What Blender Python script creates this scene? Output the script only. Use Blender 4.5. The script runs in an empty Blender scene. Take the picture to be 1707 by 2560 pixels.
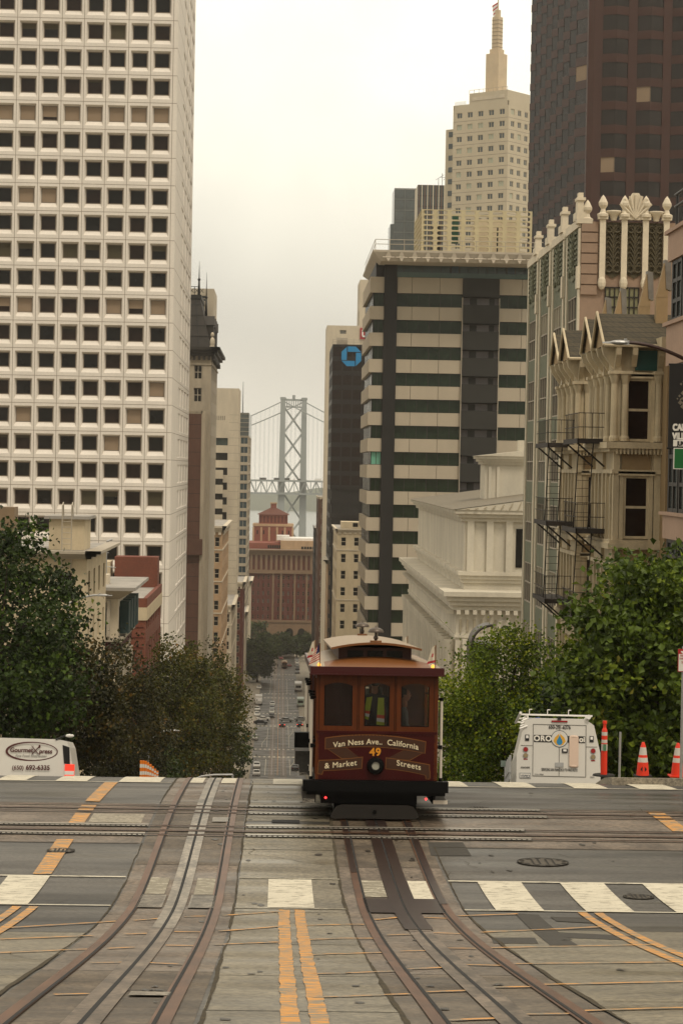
import bpy, math, random
from mathutils import Vector, Matrix
random.seed(7)
C = bpy.context.scene.collection
S = bpy.context.scene
# ------------------------------------------------------------------ camera
F = 5600.0                                   # focal length in photograph pixels (2560 high)
CAM = Vector((-0.21, 0.0, 6.0))
cY = Vector((705-853.5, 1280-1170, -F)).normalized()
r_ = 0.0175
cZ = Vector((math.sin(r_), math.cos(r_), 0)); cZ = (cZ - cZ.dot(cY)*cY).normalized()
cX = cY.cross(cZ)
W2C = Matrix((cX, cY, cZ)).transposed()      # world -> camera
C2W = W2C.transposed()
cd = bpy.data.cameras.new('camera'); cam = bpy.data.objects.new('camera', cd); C.objects.link(cam)
cam.matrix_world = Matrix.Translation(CAM) @ C2W.to_4x4()
cd.sensor_fit = 'VERTICAL'; cd.sensor_height = 36; cd.lens = 36*F/2560
cd.clip_start = 0.2; cd.clip_end = 20000
S.camera = cam
# ------------------------------------------------------------------ sky, sun, exposure
SUN_EL, SUN_AZ = 58, 208
w = bpy.data.worlds.new('World'); S.world = w; w.use_nodes = True
nt = w.node_tree; N = nt.nodes; L = nt.links
bg = N['Background']
sky = N.new('ShaderNodeTexSky'); sky.sky_type = 'NISHITA'; sky.sun_disc = False
sky.sun_elevation = math.radians(SUN_EL); sky.sun_rotation = math.radians(SUN_AZ); sky.dust_density = 5
sm = N.new('ShaderNodeVectorMath'); sm.operation = 'SCALE'; sm.inputs['Scale'].default_value = 0.10
L.new(sky.outputs[0], sm.inputs[0])
tc = N.new('ShaderNodeTexCoord'); sp = N.new('ShaderNodeSeparateXYZ'); L.new(tc.outputs['Generated'], sp.inputs[0])
ramp = N.new('ShaderNodeValToRGB'); L.new(sp.outputs['Z'], ramp.inputs[0])   # overcast deck, brighter with height
e = ramp.color_ramp.elements
e[0].position = 0.0; e[0].color = (0.80, 0.74, 0.62, 1)
e[1].position = 0.9; e[1].color = (1.32, 1.17, 0.93, 1)
for p_, c_ in ((0.06, (0.66, 0.625, 0.54, 1)), (0.12, (0.68, 0.645, 0.56, 1)), (0.19, (0.82, 0.775, 0.66, 1)), (0.30, (1.12, 1.04, .87, 1))):
    q = e.new(p_); q.color = c_
# thin bright patch of cloud where the sun stands behind the fog
dv = N.new('ShaderNodeVectorMath'); dv.operation = 'DOT_PRODUCT'; L.new(tc.outputs['Generated'], dv.inputs[0])
g_ = Vector((0.020, 0.978, 0.205)).normalized(); dv.inputs[1].default_value = g_
mr = N.new('ShaderNodeMapRange'); mr.interpolation_type = 'SMOOTHERSTEP'; L.new(dv.outputs['Value'], mr.inputs[0])
mr.inputs[1].default_value = 0.986; mr.inputs[2].default_value = 0.9995; mr.inputs[3].default_value = 0; mr.inputs[4].default_value = 0.30
nz = N.new('ShaderNodeTexNoise'); nz.inputs['Scale'].default_value = 9; nz.inputs['Detail'].default_value = 5; nz.inputs['Distortion'].default_value = .4
L.new(tc.outputs['Generated'], nz.inputs['Vector'])
mr2 = N.new('ShaderNodeMapRange'); L.new(nz.outputs['Fac'], mr2.inputs[0]); mr2.inputs[1].default_value = .3; mr2.inputs[2].default_value = .7; mr2.inputs[3].default_value = .88; mr2.inputs[4].default_value = 1.12
ad = N.new('ShaderNodeVectorMath'); ad.operation = 'ADD'
cs = N.new('ShaderNodeVectorMath'); cs.operation = 'SCALE'; cs.inputs[0].default_value = (1.0, 0.95, 0.74); L.new(mr.outputs[0], cs.inputs['Scale'])
ml = N.new('ShaderNodeVectorMath'); ml.operation = 'SCALE'; L.new(ramp.outputs[0], ml.inputs[0]); L.new(mr2.outputs[0], ml.inputs['Scale'])
L.new(ml.outputs[0], ad.inputs[0]); L.new(cs.outputs[0], ad.inputs[1])
# the deck is brighter towards the veiled sun (ahead) than behind the viewer
mr3 = N.new('ShaderNodeMapRange'); L.new(sp.outputs['Y'], mr3.inputs[0]); mr3.inputs[1].default_value = -.6; mr3.inputs[2].default_value = .7; mr3.inputs[3].default_value = .58; mr3.inputs[4].default_value = 1.0
ms3 = N.new('ShaderNodeVectorMath'); ms3.operation = 'SCALE'; L.new(ad.outputs[0], ms3.inputs[0]); L.new(mr3.outputs[0], ms3.inputs['Scale'])
mx = N.new('ShaderNodeMix'); mx.data_type = 'RGBA'; mx.inputs[0].default_value = 0.93
L.new(sm.outputs[0], mx.inputs[6]); L.new(ms3.outputs[0], mx.inputs[7]); L.new(mx.outputs[2], bg.inputs['Color'])
bg.inputs['Strength'].default_value = 1.0
sd = bpy.data.lights.new('sun', 'SUN'); sd.energy = 1.5; sd.angle = math.radians(16); sd.color = (1, .89, .74)
so = bpy.data.objects.new('sun', sd); C.objects.link(so)
az = math.radians(SUN_AZ); el = math.radians(SUN_EL)          # rotation measured from +Y towards +X
so_dir = Vector((math.sin(az)*math.cos(el)*-1, math.cos(az)*math.cos(el), math.sin(el)))
so.rotation_euler = so_dir.to_track_quat('Z', 'Y').to_euler()
S.view_settings.view_transform = 'Standard'; S.view_settings.look = 'None'
S.view_settings.exposure = 0.25; S.view_settings.gamma = 1
S.render.engine = 'CYCLES'
S.cycles.volume_bounces = 3; S.cycles.max_bounces = 8; S.cycles.transparent_max_bounces = 12

# ------------------------------------------------------------------ pixel <-> world
def ray(px, py):
    return C2W @ Vector(((px-853.5), (1280-py), -F))
def AT(px, py, Y):                            # point of the photograph's pixel at depth Y
    d = ray(px, py); t = (Y-CAM.y)/d.y; return CAM + d*t
def YX(px, py, X):                            # depth where the pixel's ray meets the plane x = X
    d = ray(px, py); return (X-CAM.x)/d.x*d.y
def ZZ(px, py, Y): return AT(px, py, Y).z
PROF = [(-80,-9.5),(-20,-1.3),(0,1.6),(15.6,3.88),(22,4.85),(25.3,5.32),(27.6,5.61),(29.6,5.82),(31.5,5.93),(33.4,5.99),(36,6.04),(40,6.15),(44,6.38),(47,6.6),(48.6,6.77),(51,7.3),(55,8.15),(65,10.1),(150,23.2),(165,24.5),(295,42.8),(310,43.9),(440,62.8),(560,77),(624,79.5),(720,82),(860,84.2),(1050,87),(1180,88)]
def hs(Y):
    P = PROF
    if Y <= P[0][0]: return P[0][1]
    if Y >= P[-1][0]: return P[-1][1]
    for i in range(len(P)-1):
        if P[i][0] <= Y <= P[i+1][0]: break
    def sl(k):
        if k <= 0 or k >= len(P)-1: return (P[1][1]-P[0][1])/(P[1][0]-P[0][0]) if k <= 0 else 0.008
        a = (P[k][1]-P[k-1][1])/(P[k][0]-P[k-1][0]); b = (P[k+1][1]-P[k][1])/(P[k+1][0]-P[k][0])
        return 0 if a*b <= 0 else 2*a*b/(a+b)
    x0, y0 = P[i]; x1, y1 = P[i+1]; h = x1-x0; t = (Y-x0)/h
    return (2*t**3-3*t**2+1)*y0 + (t**3-2*t**2+t)*h*sl(i) + (-2*t**3+3*t**2)*y1 + (t**3-t**2)*h*sl(i+1)
YS = [-80+4*i for i in range(20)] + [0.5*i for i in range(0, 140)] + [70+5*i for i in range(0, 222)]
ZT = [6.0-hs(y) for y in YS]
import bisect
def zg(Y):
    i = min(max(bisect.bisect_right(YS, Y)-1, 0), len(YS)-2)
    t = (Y-YS[i])/(YS[i+1]-YS[i]); return ZT[i]*(1-t)+ZT[i+1]*t
def G(px, py, lo=8, hi=1170):                 # where a pixel's ray meets the ground
    d = ray(px, py)
    def f(Y): return (CAM+d*(Y/d.y)).z-zg(Y)
    y = lo; prev = f(y)
    first = None
    while y < hi:
        st = 0.25 if y < 80 else 2
        v = f(y+st)
        if prev > 0 >= v:
            a, b = y, y+st
            for _ in range(30):
                m = (a+b)/2
                if f(m) > 0: a = m
                else: b = m
            return CAM+d*(a/d.y)
        prev = v; y += st
    return CAM+d*(hi/d.y)

# ------------------------------------------------------------------ materials
def hx(s):
    s = s.lstrip('#'); v = [int(s[i:i+2], 16)/255 for i in (0, 2, 4)]
    return tuple((x/12.92 if x <= .04045 else ((x+.055)/1.055)**2.4) for x in v)
MC = {}
def mat(name, col, rough=.7, var=.15, scale=1.5, metal=0, bump=0, streak=None, emit=None, spec=.4, fine=0, rvar=0):
    if name in MC: return MC[name]
    if isinstance(col, str): col = hx(col)
    m = bpy.data.materials.new(name); m.use_nodes = True; n = m.node_tree.nodes; l = m.node_tree.links
    b = n['Principled BSDF']; b.inputs['Roughness'].default_value = rough; b.inputs['Metallic'].default_value = metal
    b.inputs['Specular IOR Level'].default_value = spec
    if emit:
        b.inputs['Emission Color'].default_value = (*col, 1); b.inputs['Emission Strength'].default_value = emit
    if var > 0:
        t = n.new('ShaderNodeTexCoord'); mp = n.new('ShaderNodeMapping'); l.new(t.outputs['Object'], mp.inputs[0])
        if streak: mp.inputs['Scale'].default_value = streak
        z = n.new('ShaderNodeTexNoise'); z.inputs['Scale'].default_value = scale; z.inputs['Detail'].default_value = 6; z.inputs['Roughness'].default_value = .62
        l.new(mp.outputs[0], z.inputs['Vector'])
        mrr = n.new('ShaderNodeMapRange'); l.new(z.outputs['Fac'], mrr.inputs[0])
        mrr.inputs[1].default_value = .25 if fine < 12 else .35; mrr.inputs[2].default_value = .75 if fine < 12 else .65
        mrr.inputs[3].default_value = 1-var; mrr.inputs[4].default_value = 1+var
        out = mrr.outputs[0]
        if fine:
            z2 = n.new('ShaderNodeTexNoise'); z2.inputs['Scale'].default_value = fine; z2.inputs['Detail'].default_value = 3
            l.new(t.outputs['Object'], z2.inputs['Vector'])
            m2 = n.new('ShaderNodeMapRange'); l.new(z2.outputs['Fac'], m2.inputs[0]); m2.inputs[1].default_value = .3 if fine < 12 else .4; m2.inputs[2].default_value = .7 if fine < 12 else .6
            fa = .42 if fine >= 12 else .07; z2.inputs['Detail'].default_value = 6; z2.inputs['Roughness'].default_value = .75; m2.inputs[3].default_value = 1-fa; m2.inputs[4].default_value = 1+fa
            mm = n.new('ShaderNodeMath'); mm.operation = 'MULTIPLY'; l.new(out, mm.inputs[0]); l.new(m2.outputs[0], mm.inputs[1]); out = mm.outputs[0]
        sc = n.new('ShaderNodeVectorMath'); sc.operation = 'SCALE'; sc.inputs[0].default_value = col; l.new(out, sc.inputs['Scale'])
        l.new(sc.outputs[0], b.inputs['Base Color'])
        if rvar:
            z3_ = n.new('ShaderNodeTexNoise'); z3_.inputs['Scale'].default_value = .8; z3_.inputs['Detail'].default_value = 5; m3 = n.new('ShaderNodeMapping'); m3.inputs['Scale'].default_value = (.25, 1.3, 1)
            l.new(t.outputs['Object'], m3.inputs[0]); l.new(m3.outputs[0], z3_.inputs['Vector']); q3 = n.new('ShaderNodeMapRange'); l.new(z3_.outputs['Fac'], q3.inputs[0]); q3.inputs[1].default_value = .35; q3.inputs[2].default_value = .65
            q3.inputs[3].default_value = rough-rvar; q3.inputs[4].default_value = rough+rvar; l.new(q3.outputs[0], b.inputs['Roughness'])
        if bump:
            bp = n.new('ShaderNodeBump'); bp.inputs['Strength'].default_value = bump; bp.inputs['Distance'].default_value = .02
            l.new(z.outputs['Fac'], bp.inputs['Height']); l.new(bp.outputs[0], b.inputs['Normal'])
    else: b.inputs['Base Color'].default_value = (*col, 1)
    MC[name] = m; return m
def brickmat(name, c1, c2, cm, scale, rough=.85, bw=.5, rh=.25, axes='XZ', mortar=.02):
    if name in MC: return MC[name]
    m = bpy.data.materials.new(name); m.use_nodes = True; n = m.node_tree.nodes; l = m.node_tree.links
    b = n['Principled BSDF']; b.inputs['Roughness'].default_value = rough
    t = n.new('ShaderNodeTexCoord'); s = n.new('ShaderNodeSeparateXYZ'); l.new(t.outputs['Object'], s.inputs[0])
    a = n.new('ShaderNodeMath'); a.operation = 'ADD'; l.new(s.outputs['X'], a.inputs[0]); l.new(s.outputs['Y'], a.inputs[1])
    cb = n.new('ShaderNodeCombineXYZ'); l.new(a.outputs[0], cb.inputs['X']); l.new(s.outputs['Z' if axes == 'XZ' else 'Y'], cb.inputs['Y'])
    if axes == 'XY': l.new(s.outputs['X'], cb.inputs['X'])
    bt = n.new('ShaderNodeTexBrick'); l.new(cb.outputs[0], bt.inputs['Vector'])
    for k, c in (('Color1', c1), ('Color2', c2), ('Mortar', cm)): bt.inputs[k].default_value = (*hx(c), 1)
    bt.inputs['Scale'].default_value = scale; bt.inputs['Mortar Size'].default_value = mortar; bt.inputs['Brick Width'].default_value = bw; bt.inputs['Row Height'].default_value = rh
    z = n.new('ShaderNodeTexNoise'); z.inputs['Scale'].default_value = .35; z.inputs['Detail'].default_value = 7; l.new(t.outputs['Object'], z.inputs['Vector'])
    q = n.new('ShaderNodeMapRange'); l.new(z.outputs['Fac'], q.inputs[0]); q.inputs[3].default_value = .65; q.inputs[4].default_value = 1.35
    sc = n.new('ShaderNodeVectorMath'); sc.operation = 'SCALE'; l.new(bt.outputs['Color'], sc.inputs[0]); l.new(q.outputs[0], sc.inputs['Scale']); l.new(sc.outputs[0], b.inputs['Base Color'])
    MC[name] = m; return m
def glassmat(name, col=(.02, .02, .02), f=.75):
    if name in MC: return MC[name]
    m = bpy.data.materials.new(name); m.use_nodes = True; n = m.node_tree.nodes; l = m.node_tree.links
    o = n['Material Output']; n.remove(n['Principled BSDF'])
    tr = n.new('ShaderNodeBsdfTransparent'); tr.inputs[0].default_value = (f, f, f*.97, 1)
    gl = n.new('ShaderNodeBsdfGlossy'); gl.inputs['Roughness'].default_value = .03
    fr = n.new('ShaderNodeFresnel'); fr.inputs[0].default_value = 1.5
    mi = n.new('ShaderNodeMixShader'); l.new(fr.outputs[0], mi.inputs[0]); l.new(tr.outputs[0], mi.inputs[1]); l.new(gl.outputs[0], mi.inputs[2]); l.new(mi.outputs[0], o.inputs[0])
    MC[name] = m; return m
def leafmat(name, col):
    if name in MC: return MC[name]
    col = hx(col)
    m = bpy.data.materials.new(name); m.use_nodes = True; n = m.node_tree.nodes; l = m.node_tree.links
    b = n['Principled BSDF']; b.inputs['Base Color'].default_value = (*col, 1); b.inputs['Roughness'].default_value = .5; b.inputs['Specular IOR Level'].default_value = .25
    t = n.new('ShaderNodeBsdfTranslucent'); t.inputs[0].default_value = (col[0]*1.2, col[1]*1.2, col[2]*.7, 1)
    mi = n.new('ShaderNodeMixShader'); mi.inputs[0].default_value = .16
    l.new(b.outputs[0], mi.inputs[1]); l.new(t.outputs[0], mi.inputs[2]); l.new(mi.outputs[0], n['Material Output'].inputs[0])
    MC[name] = m; return m

# ------------------------------------------------------------------ mesh builder
class MB:
    def __init__(s): s.v = []; s.f = []; s.m = []
    def quad(s, a, b, c, d, m=0):
        i = len(s.v); s.v += [tuple(a), tuple(b), tuple(c), tuple(d)]; s.f.append((i, i+1, i+2, i+3)); s.m.append(m)
    def poly(s, pts, m=0):
        i = len(s.v); s.v += [tuple(p) for p in pts]; s.f.append(tuple(range(i, i+len(pts)))); s.m.append(m)
    def box(s, x0, x1, y0, y1, z0, z1, m=0):
        i = len(s.v); s.v += [(x0,y0,z0),(x1,y0,z0),(x1,y1,z0),(x0,y1,z0),(x0,y0,z1),(x1,y0,z1),(x1,y1,z1),(x0,y1,z1)]
        for f in ((0,3,2,1),(4,5,6,7),(0,1,5,4),(1,2,6,5),(2,3,7,6),(3,0,4,7)): s.f.append(tuple(i+k for k in f)); s.m.append(m)
    def hexa(s, b, t, m=0):                   # 4 bottom points, 4 top points
        i = len(s.v); s.v += [tuple(p) for p in b]+[tuple(p) for p in t]
        for f in ((0,3,2,1),(4,5,6,7),(0,1,5,4),(1,2,6,5),(2,3,7,6),(3,0,4,7)): s.f.append(tuple(i+k for k in f)); s.m.append(m)
    def prism(s, pts, d, m=0):                # polygon extruded by vector d
        n = len(pts); d = Vector(d); i = len(s.v)
        s.v += [tuple(p) for p in pts]+[tuple(Vector(p)+d) for p in pts]
        s.f.append(tuple(range(i, i+n))); s.f.append(tuple(range(i+2*n-1, i+n-1, -1))); s.m += [m, m]
        for k in range(n): s.f.append((i+k, i+(k+1) % n, i+n+(k+1) % n, i+n+k)); s.m.append(m)
    def tube(s, p0, p1, r0, r1=None, n=8, m=0, cap=True):
        r1 = r0 if r1 is None else r1
        p0 = Vector(p0); p1 = Vector(p1); d = (p1-p0).normalized()
        a = d.orthogonal().normalized(); b = d.cross(a); i = len(s.v)
        for p, r in ((p0, r0), (p1, r1)):
            for k in range(n):
                t = 2*math.pi*k/n; s.v.append(tuple(p+a*math.cos(t)*r+b*math.sin(t)*r))
        for k in range(n): s.f.append((i+k, i+(k+1) % n, i+n+(k+1) % n, i+n+k)); s.m.append(m)
        if cap: s.f.append(tuple(range(i+n-1, i-1, -1))); s.f.append(tuple(range(i+n, i+2*n))); s.m += [m, m]
    def path(s, pts, r, n=6, m=0):
        for a, b in zip(pts, pts[1:]): s.tube(a, b, r, r, n, m)
    def lathe(s, prof, n=16, m=0, o=(0,0,0), ms=None):
        i = len(s.v)
        for r, z in prof:
            for k in range(n):
                t = 2*math.pi*k/n; s.v.append((o[0]+r*math.cos(t), o[1]+r*math.sin(t), o[2]+z))
        for j in range(len(prof)-1):
            for k in range(n):
                s.f.append((i+j*n+k, i+j*n+(k+1) % n, i+(j+1)*n+(k+1) % n, i+(j+1)*n+k)); s.m.append(ms[j] if ms else m)
    def ball(s, c, rx, ry, rz, n=10, k=6, m=0):
        pr = [(math.sin(math.pi*j/k), -math.cos(math.pi*j/k)) for j in range(k+1)]
        i = len(s.v)
        for a, z in pr:
            for q in range(n):
                t = 2*math.pi*q/n; s.v.append((c[0]+rx*a*math.cos(t), c[1]+ry*a*math.sin(t), c[2]+rz*z))
        for j in range(k):
            for q in range(n): s.f.append((i+j*n+q, i+j*n+(q+1) % n, i+(j+1)*n+(q+1) % n, i+(j+1)*n+q)); s.m.append(m)
    def mesh(s, name, mats):
        me = bpy.data.meshes.new(name); me.from_pydata(s.v, [], s.f)
        for x in (mats if isinstance(mats, (list, tuple)) else [mats]): me.materials.append(x)
        me.polygons.foreach_set('material_index', s.m); me.update(); return me
    def build(s, name, mats, parent=None, loc=(0,0,0), smooth=False, kind=None):
        me = s.mesh(name, mats)
        if smooth: me.polygons.foreach_set('use_smooth', [True]*len(me.polygons))
        return link(name, me, parent, loc, 0, kind)
def link(name, me, parent=None, loc=(0,0,0), rz=0, kind=None):
    o = bpy.data.objects.new(name, me); C.objects.link(o); o.location = loc
    if rz: o.rotation_euler = (0, 0, rz)
    if parent: o.parent = parent
    if kind: o['kind'] = kind
    return o
def thing(name, label, cat, loc=(0,0,0), rz=0, group=None):
    o = bpy.data.objects.new(name, None); C.objects.link(o); o.location = loc; o.rotation_euler = (0,0,rz); o.empty_display_size = .2
    return tag(o, label, cat, group)
def tag(o, label, cat, group=None):
    o['label'] = label; o['category'] = cat
    if group: o['group'] = group
    return o
def kids(o): return [c for c in bpy.data.objects if c.parent == o]
def dup(o, loc, rz=None, label=None, swap=None):
    def rec(a, par):
        c = a.copy(); C.objects.link(c)
        if par: c.parent = par
        for ch in KID.get(a.name, []): rec(ch, c)
        if swap and c.data and hasattr(c.data, 'materials'):
            for i, sl in enumerate(c.material_slots):
                if sl.material and sl.material.name in swap:
                    sl.link = 'OBJECT'; sl.material = swap[sl.material.name]
        return c
    KID = {}
    def walk(a):
        KID[a.name] = list(a.children)
        for x in KID[a.name]: walk(x)
    walk(o)
    r = rec(o, None); r.location = loc
    if rz is not None: r.rotation_euler[2] = rz
    if label: r['label'] = label
    return r
def textmesh(txt, size, align='CENTER', extr=0.0, warp=None, bold=0.0, spacing=1.0):
    cu = bpy.data.curves.new('txt', 'FONT'); cu.body = txt; cu.size = size; cu.align_x = align; cu.extrude = extr; cu.space_character = spacing
    o = bpy.data.objects.new('txt', cu); C.objects.link(o)
    dg = bpy.context.evaluated_depsgraph_get(); me = bpy.data.meshes.new_from_object(o.evaluated_get(dg))
    bpy.data.objects.remove(o); bpy.data.curves.remove(cu)
    for v in me.vertices:
        x, y, z = v.co
        if warp: x, y = warp(x, y)
        v.co = (x, -z, y)                     # stand up, facing -Y
    if bold:                                  # thicken the strokes with shifted copies
        V = [tuple(v.co) for v in me.vertices]; P = [tuple(p.vertices) for p in me.polygons]; n = len(V); V2 = []; P2 = []
        for k, (dx, dz) in enumerate(((-1,-1),(1,1),(-1,1),(1,-1))):
            V2 += [(x+dx*bold, y-.0003*k, z+dz*bold) for x, y, z in V]; P2 += [tuple(i+k*n for i in p) for p in P]
        m2 = bpy.data.meshes.new('lettering'); m2.from_pydata(V2, [], P2); me = m2
    me.materials.clear(); return me
def text(txt, size, m, parent, loc, rz=0, name='lettering', align='CENTER', warp=None, bold=0.0, spacing=1.0):
    me = textmesh(txt, size, align, .001, warp, bold, spacing); me.materials.append(m)
    return link(name, me, parent, loc, rz)
exec_glass = {}
# common materials
M_conc = mat('concrete_panel', '#b3aa98', .85, .2, .6, streak=(1,1,.3), fine=9)
M_dark = mat('black_metal', (.012,.012,.012), .45, .2); M_rust = mat('rusty_black_iron', '#2e2722', .7, .4, 8)
M_steel = mat('galvanised_steel', (.38,.38,.37), .45, .2, 4, metal=.6)
M_white = mat('white_paint', (.72,.70,.66), .45, .08)
M_asph = mat('asphalt', (.050,.045,.037), .5, .5, .55, streak=(.3,1.2,1), fine=16, spec=.55, rvar=.2)
M_roof = mat('roof_membrane', (.30,.28,.25), .8, .35, .5)
# ------------------------------------------------------------------ ground, street, water
def sheet(name, X0, X1, Y0, Y1, off, m, kind='structure', nx=1, label=None):
    b = MB(); ys = [Y0]+[y for y in YS if Y0+1e-4 < y < Y1-1e-4]+[Y1]
    for i in range(nx):
        a = X0+(X1-X0)*i/nx; c = X0+(X1-X0)*(i+1)/nx
        for y0, y1 in zip(ys, ys[1:]):
            b.quad((a,y0,zg(y0)+off),(c,y0,zg(y0)+off),(c,y1,zg(y1)+off),(a,y1,zg(y1)+off))
    return b.build(name, m, None, kind=kind)
def addstrip(b, X0, X1, Y0, Y1, off, m=0, X0b=None, X1b=None):
    ys = [Y0]+[y for y in YS if Y0+1e-4 < y < Y1-1e-4]+[Y1]
    X0b = X0 if X0b is None else X0b; X1b = X1 if X1b is None else X1b
    for y0, y1 in zip(ys, ys[1:]):
        t0 = (y0-Y0)/(Y1-Y0); t1 = (y1-Y0)/(Y1-Y0)
        a0 = X0+(X0b-X0)*t0; a1 = X0+(X0b-X0)*t1; c0 = X1+(X1b-X1)*t0; c1 = X1+(X1b-X1)*t1
        b.quad((a0,y0,zg(y0)+off),(c0,y0,zg(y0)+off),(c1,y1,zg(y1)+off),(a1,y1,zg(y1)+off), m)
def addline(b, p, q, wd, off, m=0, ragged=0, seed=0, stp=.25):      # painted line between two ground points
    p = Vector((p[0], p[1])); q = Vector((q[0], q[1])); n = max(2, int((q-p).length/stp)); d = (q-p).normalized(); nn = Vector((-d.y, d.x))
    rr = random.Random(seed); pts = []
    for i in range(n+1):
        c = p+(q-p)*i/n; wa = wd/2+rr.uniform(-ragged, ragged)*.5; wb = wd/2+rr.uniform(-ragged, ragged)*.5
        pts.append((c-nn*wa, c+nn*wb))
    for (a0, c0), (a1, c1) in zip(pts, pts[1:]):
        b.quad((a0.x,a0.y,zg(a0.y)+off),(c0.x,c0.y,zg(c0.y)+off),(c1.x,c1.y,zg(c1.y)+off),(a1.x,a1.y,zg(a1.y)+off), m)
M_gnd = mat('ground_concrete', '#7a7364', .85, .25, .8, fine=14)
M_slab = mat('track_concrete', '#61564a', .55, .38, 1.1, streak=(1,.5,1), fine=14, spec=.45, rvar=.2)
M_slab2 = mat('centre_concrete', '#6b6454', .5, .3, .7, streak=(.7,1.3,1), fine=15, spec=.5, rvar=.2)
M_agg = mat('exposed_aggregate', '#52483b', .6, .4, 1.3, fine=18, rvar=.15)
M_walk = mat('pavement_concrete', '#8a8273', .8, .2, .8, fine=15)
def paint(name, col, wear):                                 # worn road paint: the tarmac shows through
    m = bpy.data.materials.new(name); m.use_nodes = True; n = m.node_tree.nodes; l = m.node_tree.links
    b = n['Principled BSDF']; b.inputs['Roughness'].default_value = .6
    t = n.new('ShaderNodeTexCoord'); z = n.new('ShaderNodeTexNoise'); z.inputs['Scale'].default_value = 9; z.inputs['Detail'].default_value = 8; z.inputs['Roughness'].default_value = .75
    mp = n.new('ShaderNodeMapping'); mp.inputs['Scale'].default_value = (.45, 1.6, 1); l.new(t.outputs['Object'], mp.inputs[0]); l.new(mp.outputs[0], z.inputs['Vector'])
    r = n.new('ShaderNodeValToRGB'); l.new(z.outputs['Fac'], r.inputs[0]); r.color_ramp.elements[0].position = wear; r.color_ramp.elements[1].position = wear+.06
    z2 = n.new('ShaderNodeTexNoise'); z2.inputs['Scale'].default_value = 2.2; z2.inputs['Detail'].default_value = 5; l.new(t.outputs['Object'], z2.inputs['Vector'])
    q = n.new('ShaderNodeMapRange'); l.new(z2.outputs['Fac'], q.inputs[0]); q.inputs[3].default_value = .75; q.inputs[4].default_value = 1.15
    sc = n.new('ShaderNodeVectorMath'); sc.operation = 'SCALE'; sc.inputs[0].default_value = hx(col); l.new(q.outputs[0], sc.inputs['Scale'])
    mi = n.new('ShaderNodeMix'); mi.data_type = 'RGBA'; l.new(r.outputs[0], mi.inputs[0]); mi.inputs[6].default_value = (*hx('#77705f'), 1); l.new(sc.outputs[0], mi.inputs[7])
    l.new(mi.outputs[2], b.inputs['Base Color']); return m
M_pw = paint('white_road_paint', '#c6bfab', .41); M_pw2 = paint('worn_white_paint', '#c4bda9', .53)
M_py = paint('yellow_road_paint', '#c88a30', .465); M_py2 = paint('faded_yellow_paint', '#c98f42', .455)
M_rail = mat('rusty_rail', '#5d3f2b', .42, .5, 3, metal=.35, streak=(1,.3,1))
M_plate = mat('slot_plate', '#6b5f53', .4, .5, 3, metal=.45, streak=(1,.4,1), fine=13)
M_plate_l = mat('worn_steel_plate', '#857d71', .38, .45, 3, metal=.5, streak=(1,.4,1), fine=13)
M_gap = mat('slot_gap', (.004,.004,.004), .8, 0)
M_dirt = mat('joint_dirt', '#38301f', .95, .5, 6)
M_stain = mat('wet_grease', '#2a1d18', .3, .4, 5, streak=(1,.4,1), spec=.6)
M_patch = mat('dark_tar_patch', '#33302a', .75, .35, 14)

sheet('ground', -600, 600, -80, 1180, -.02, M_gnd, nx=2)
sheet('road', -7, 7, -20, 1130, 0, M_asph, nx=2)
cb = MB()
for a, c in ((-60,-7.0),(7.0,60)): addstrip(cb, a, c, 29.0, 47.6, 0.0)
cb.build('cross_street', M_asph, None, kind='structure')
for sx in (-1, 1):
    nm = 'pavement'
    for (a, c) in ((48.0, 160), (160, 1120)):
        b = MB(); ys = [a]+[y for y in YS if a < y < c]+[c]
        x0, x1 = (7.0, 30.0) if sx > 0 else (-30.0, -7.0)
        k0 = x0 if sx > 0 else x1
        for y0, y1 in zip(ys, ys[1:]):
            b.quad((x0,y0,zg(y0)+.15),(x1,y0,zg(y0)+.15),(x1,y1,zg(y1)+.15),(x0,y1,zg(y1)+.15))
            b.quad((k0,y0,zg(y0)-.05),(k0,y0,zg(y0)+.15),(k0,y1,zg(y1)+.15),(k0,y1,zg(y1)-.05))
        b.quad((x0,a,zg(a)-.05),(x1,a,zg(a)-.05),(x1,a,zg(a)+.15),(x0,a,zg(a)+.15))
        b.build(nm, M_walk, None, kind='structure')
# concrete in the intersection under the crossing rails, the centre slab and the lower corners
b = MB(); 
for a, c in ((-60,-2.36),(2.3,60)): addstrip(b, a, c, 35.7, 41.0, .004)
b.build('crossing_slab', M_slab, None, kind='structure')
CEN = (-.74, .74)
b = MB(); 
for y0, y1 in ((-20,16.4),(16.44,19.9),(19.94,24.2),(24.24,28.9),(28.94,35.2),(35.24,38.2),(38.6,41.5),(41.54,46.4),(46.44,49)):
    addstrip(b, CEN[0]+.02, CEN[1]-.02, y0, y1, .006)
b.build('centre_slab', M_slab2, None, kind='structure')
SL = (-1.515, 1.515)
b = MB(); b2 = MB()
for s in SL:
    for y0, y1, mm in ((-20,20.3,b2),(20.33,24.9,b),(24.93,28.3,b),(28.33,33.6,b),(33.63,41.5,b2),(41.53,47,b),(47.03,90,b),(90,1100,b)):
        addstrip(mm, s-.80, s+.76, y0, y1, .004)
b.build('track_slab', M_slab, None, kind='structure'); b2.build('track_slab', M_agg, None, kind='structure')
b = MB(); addstrip(b, -7, -2.35, -20, 25.6, .004); addstrip(b, 2.3, 9, -20, 26.8, .004, 0, 2.3, 9)
b.build('lower_slab', M_slab2, None, kind='structure')
b = MB()                                                    # cracks and joints
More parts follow.
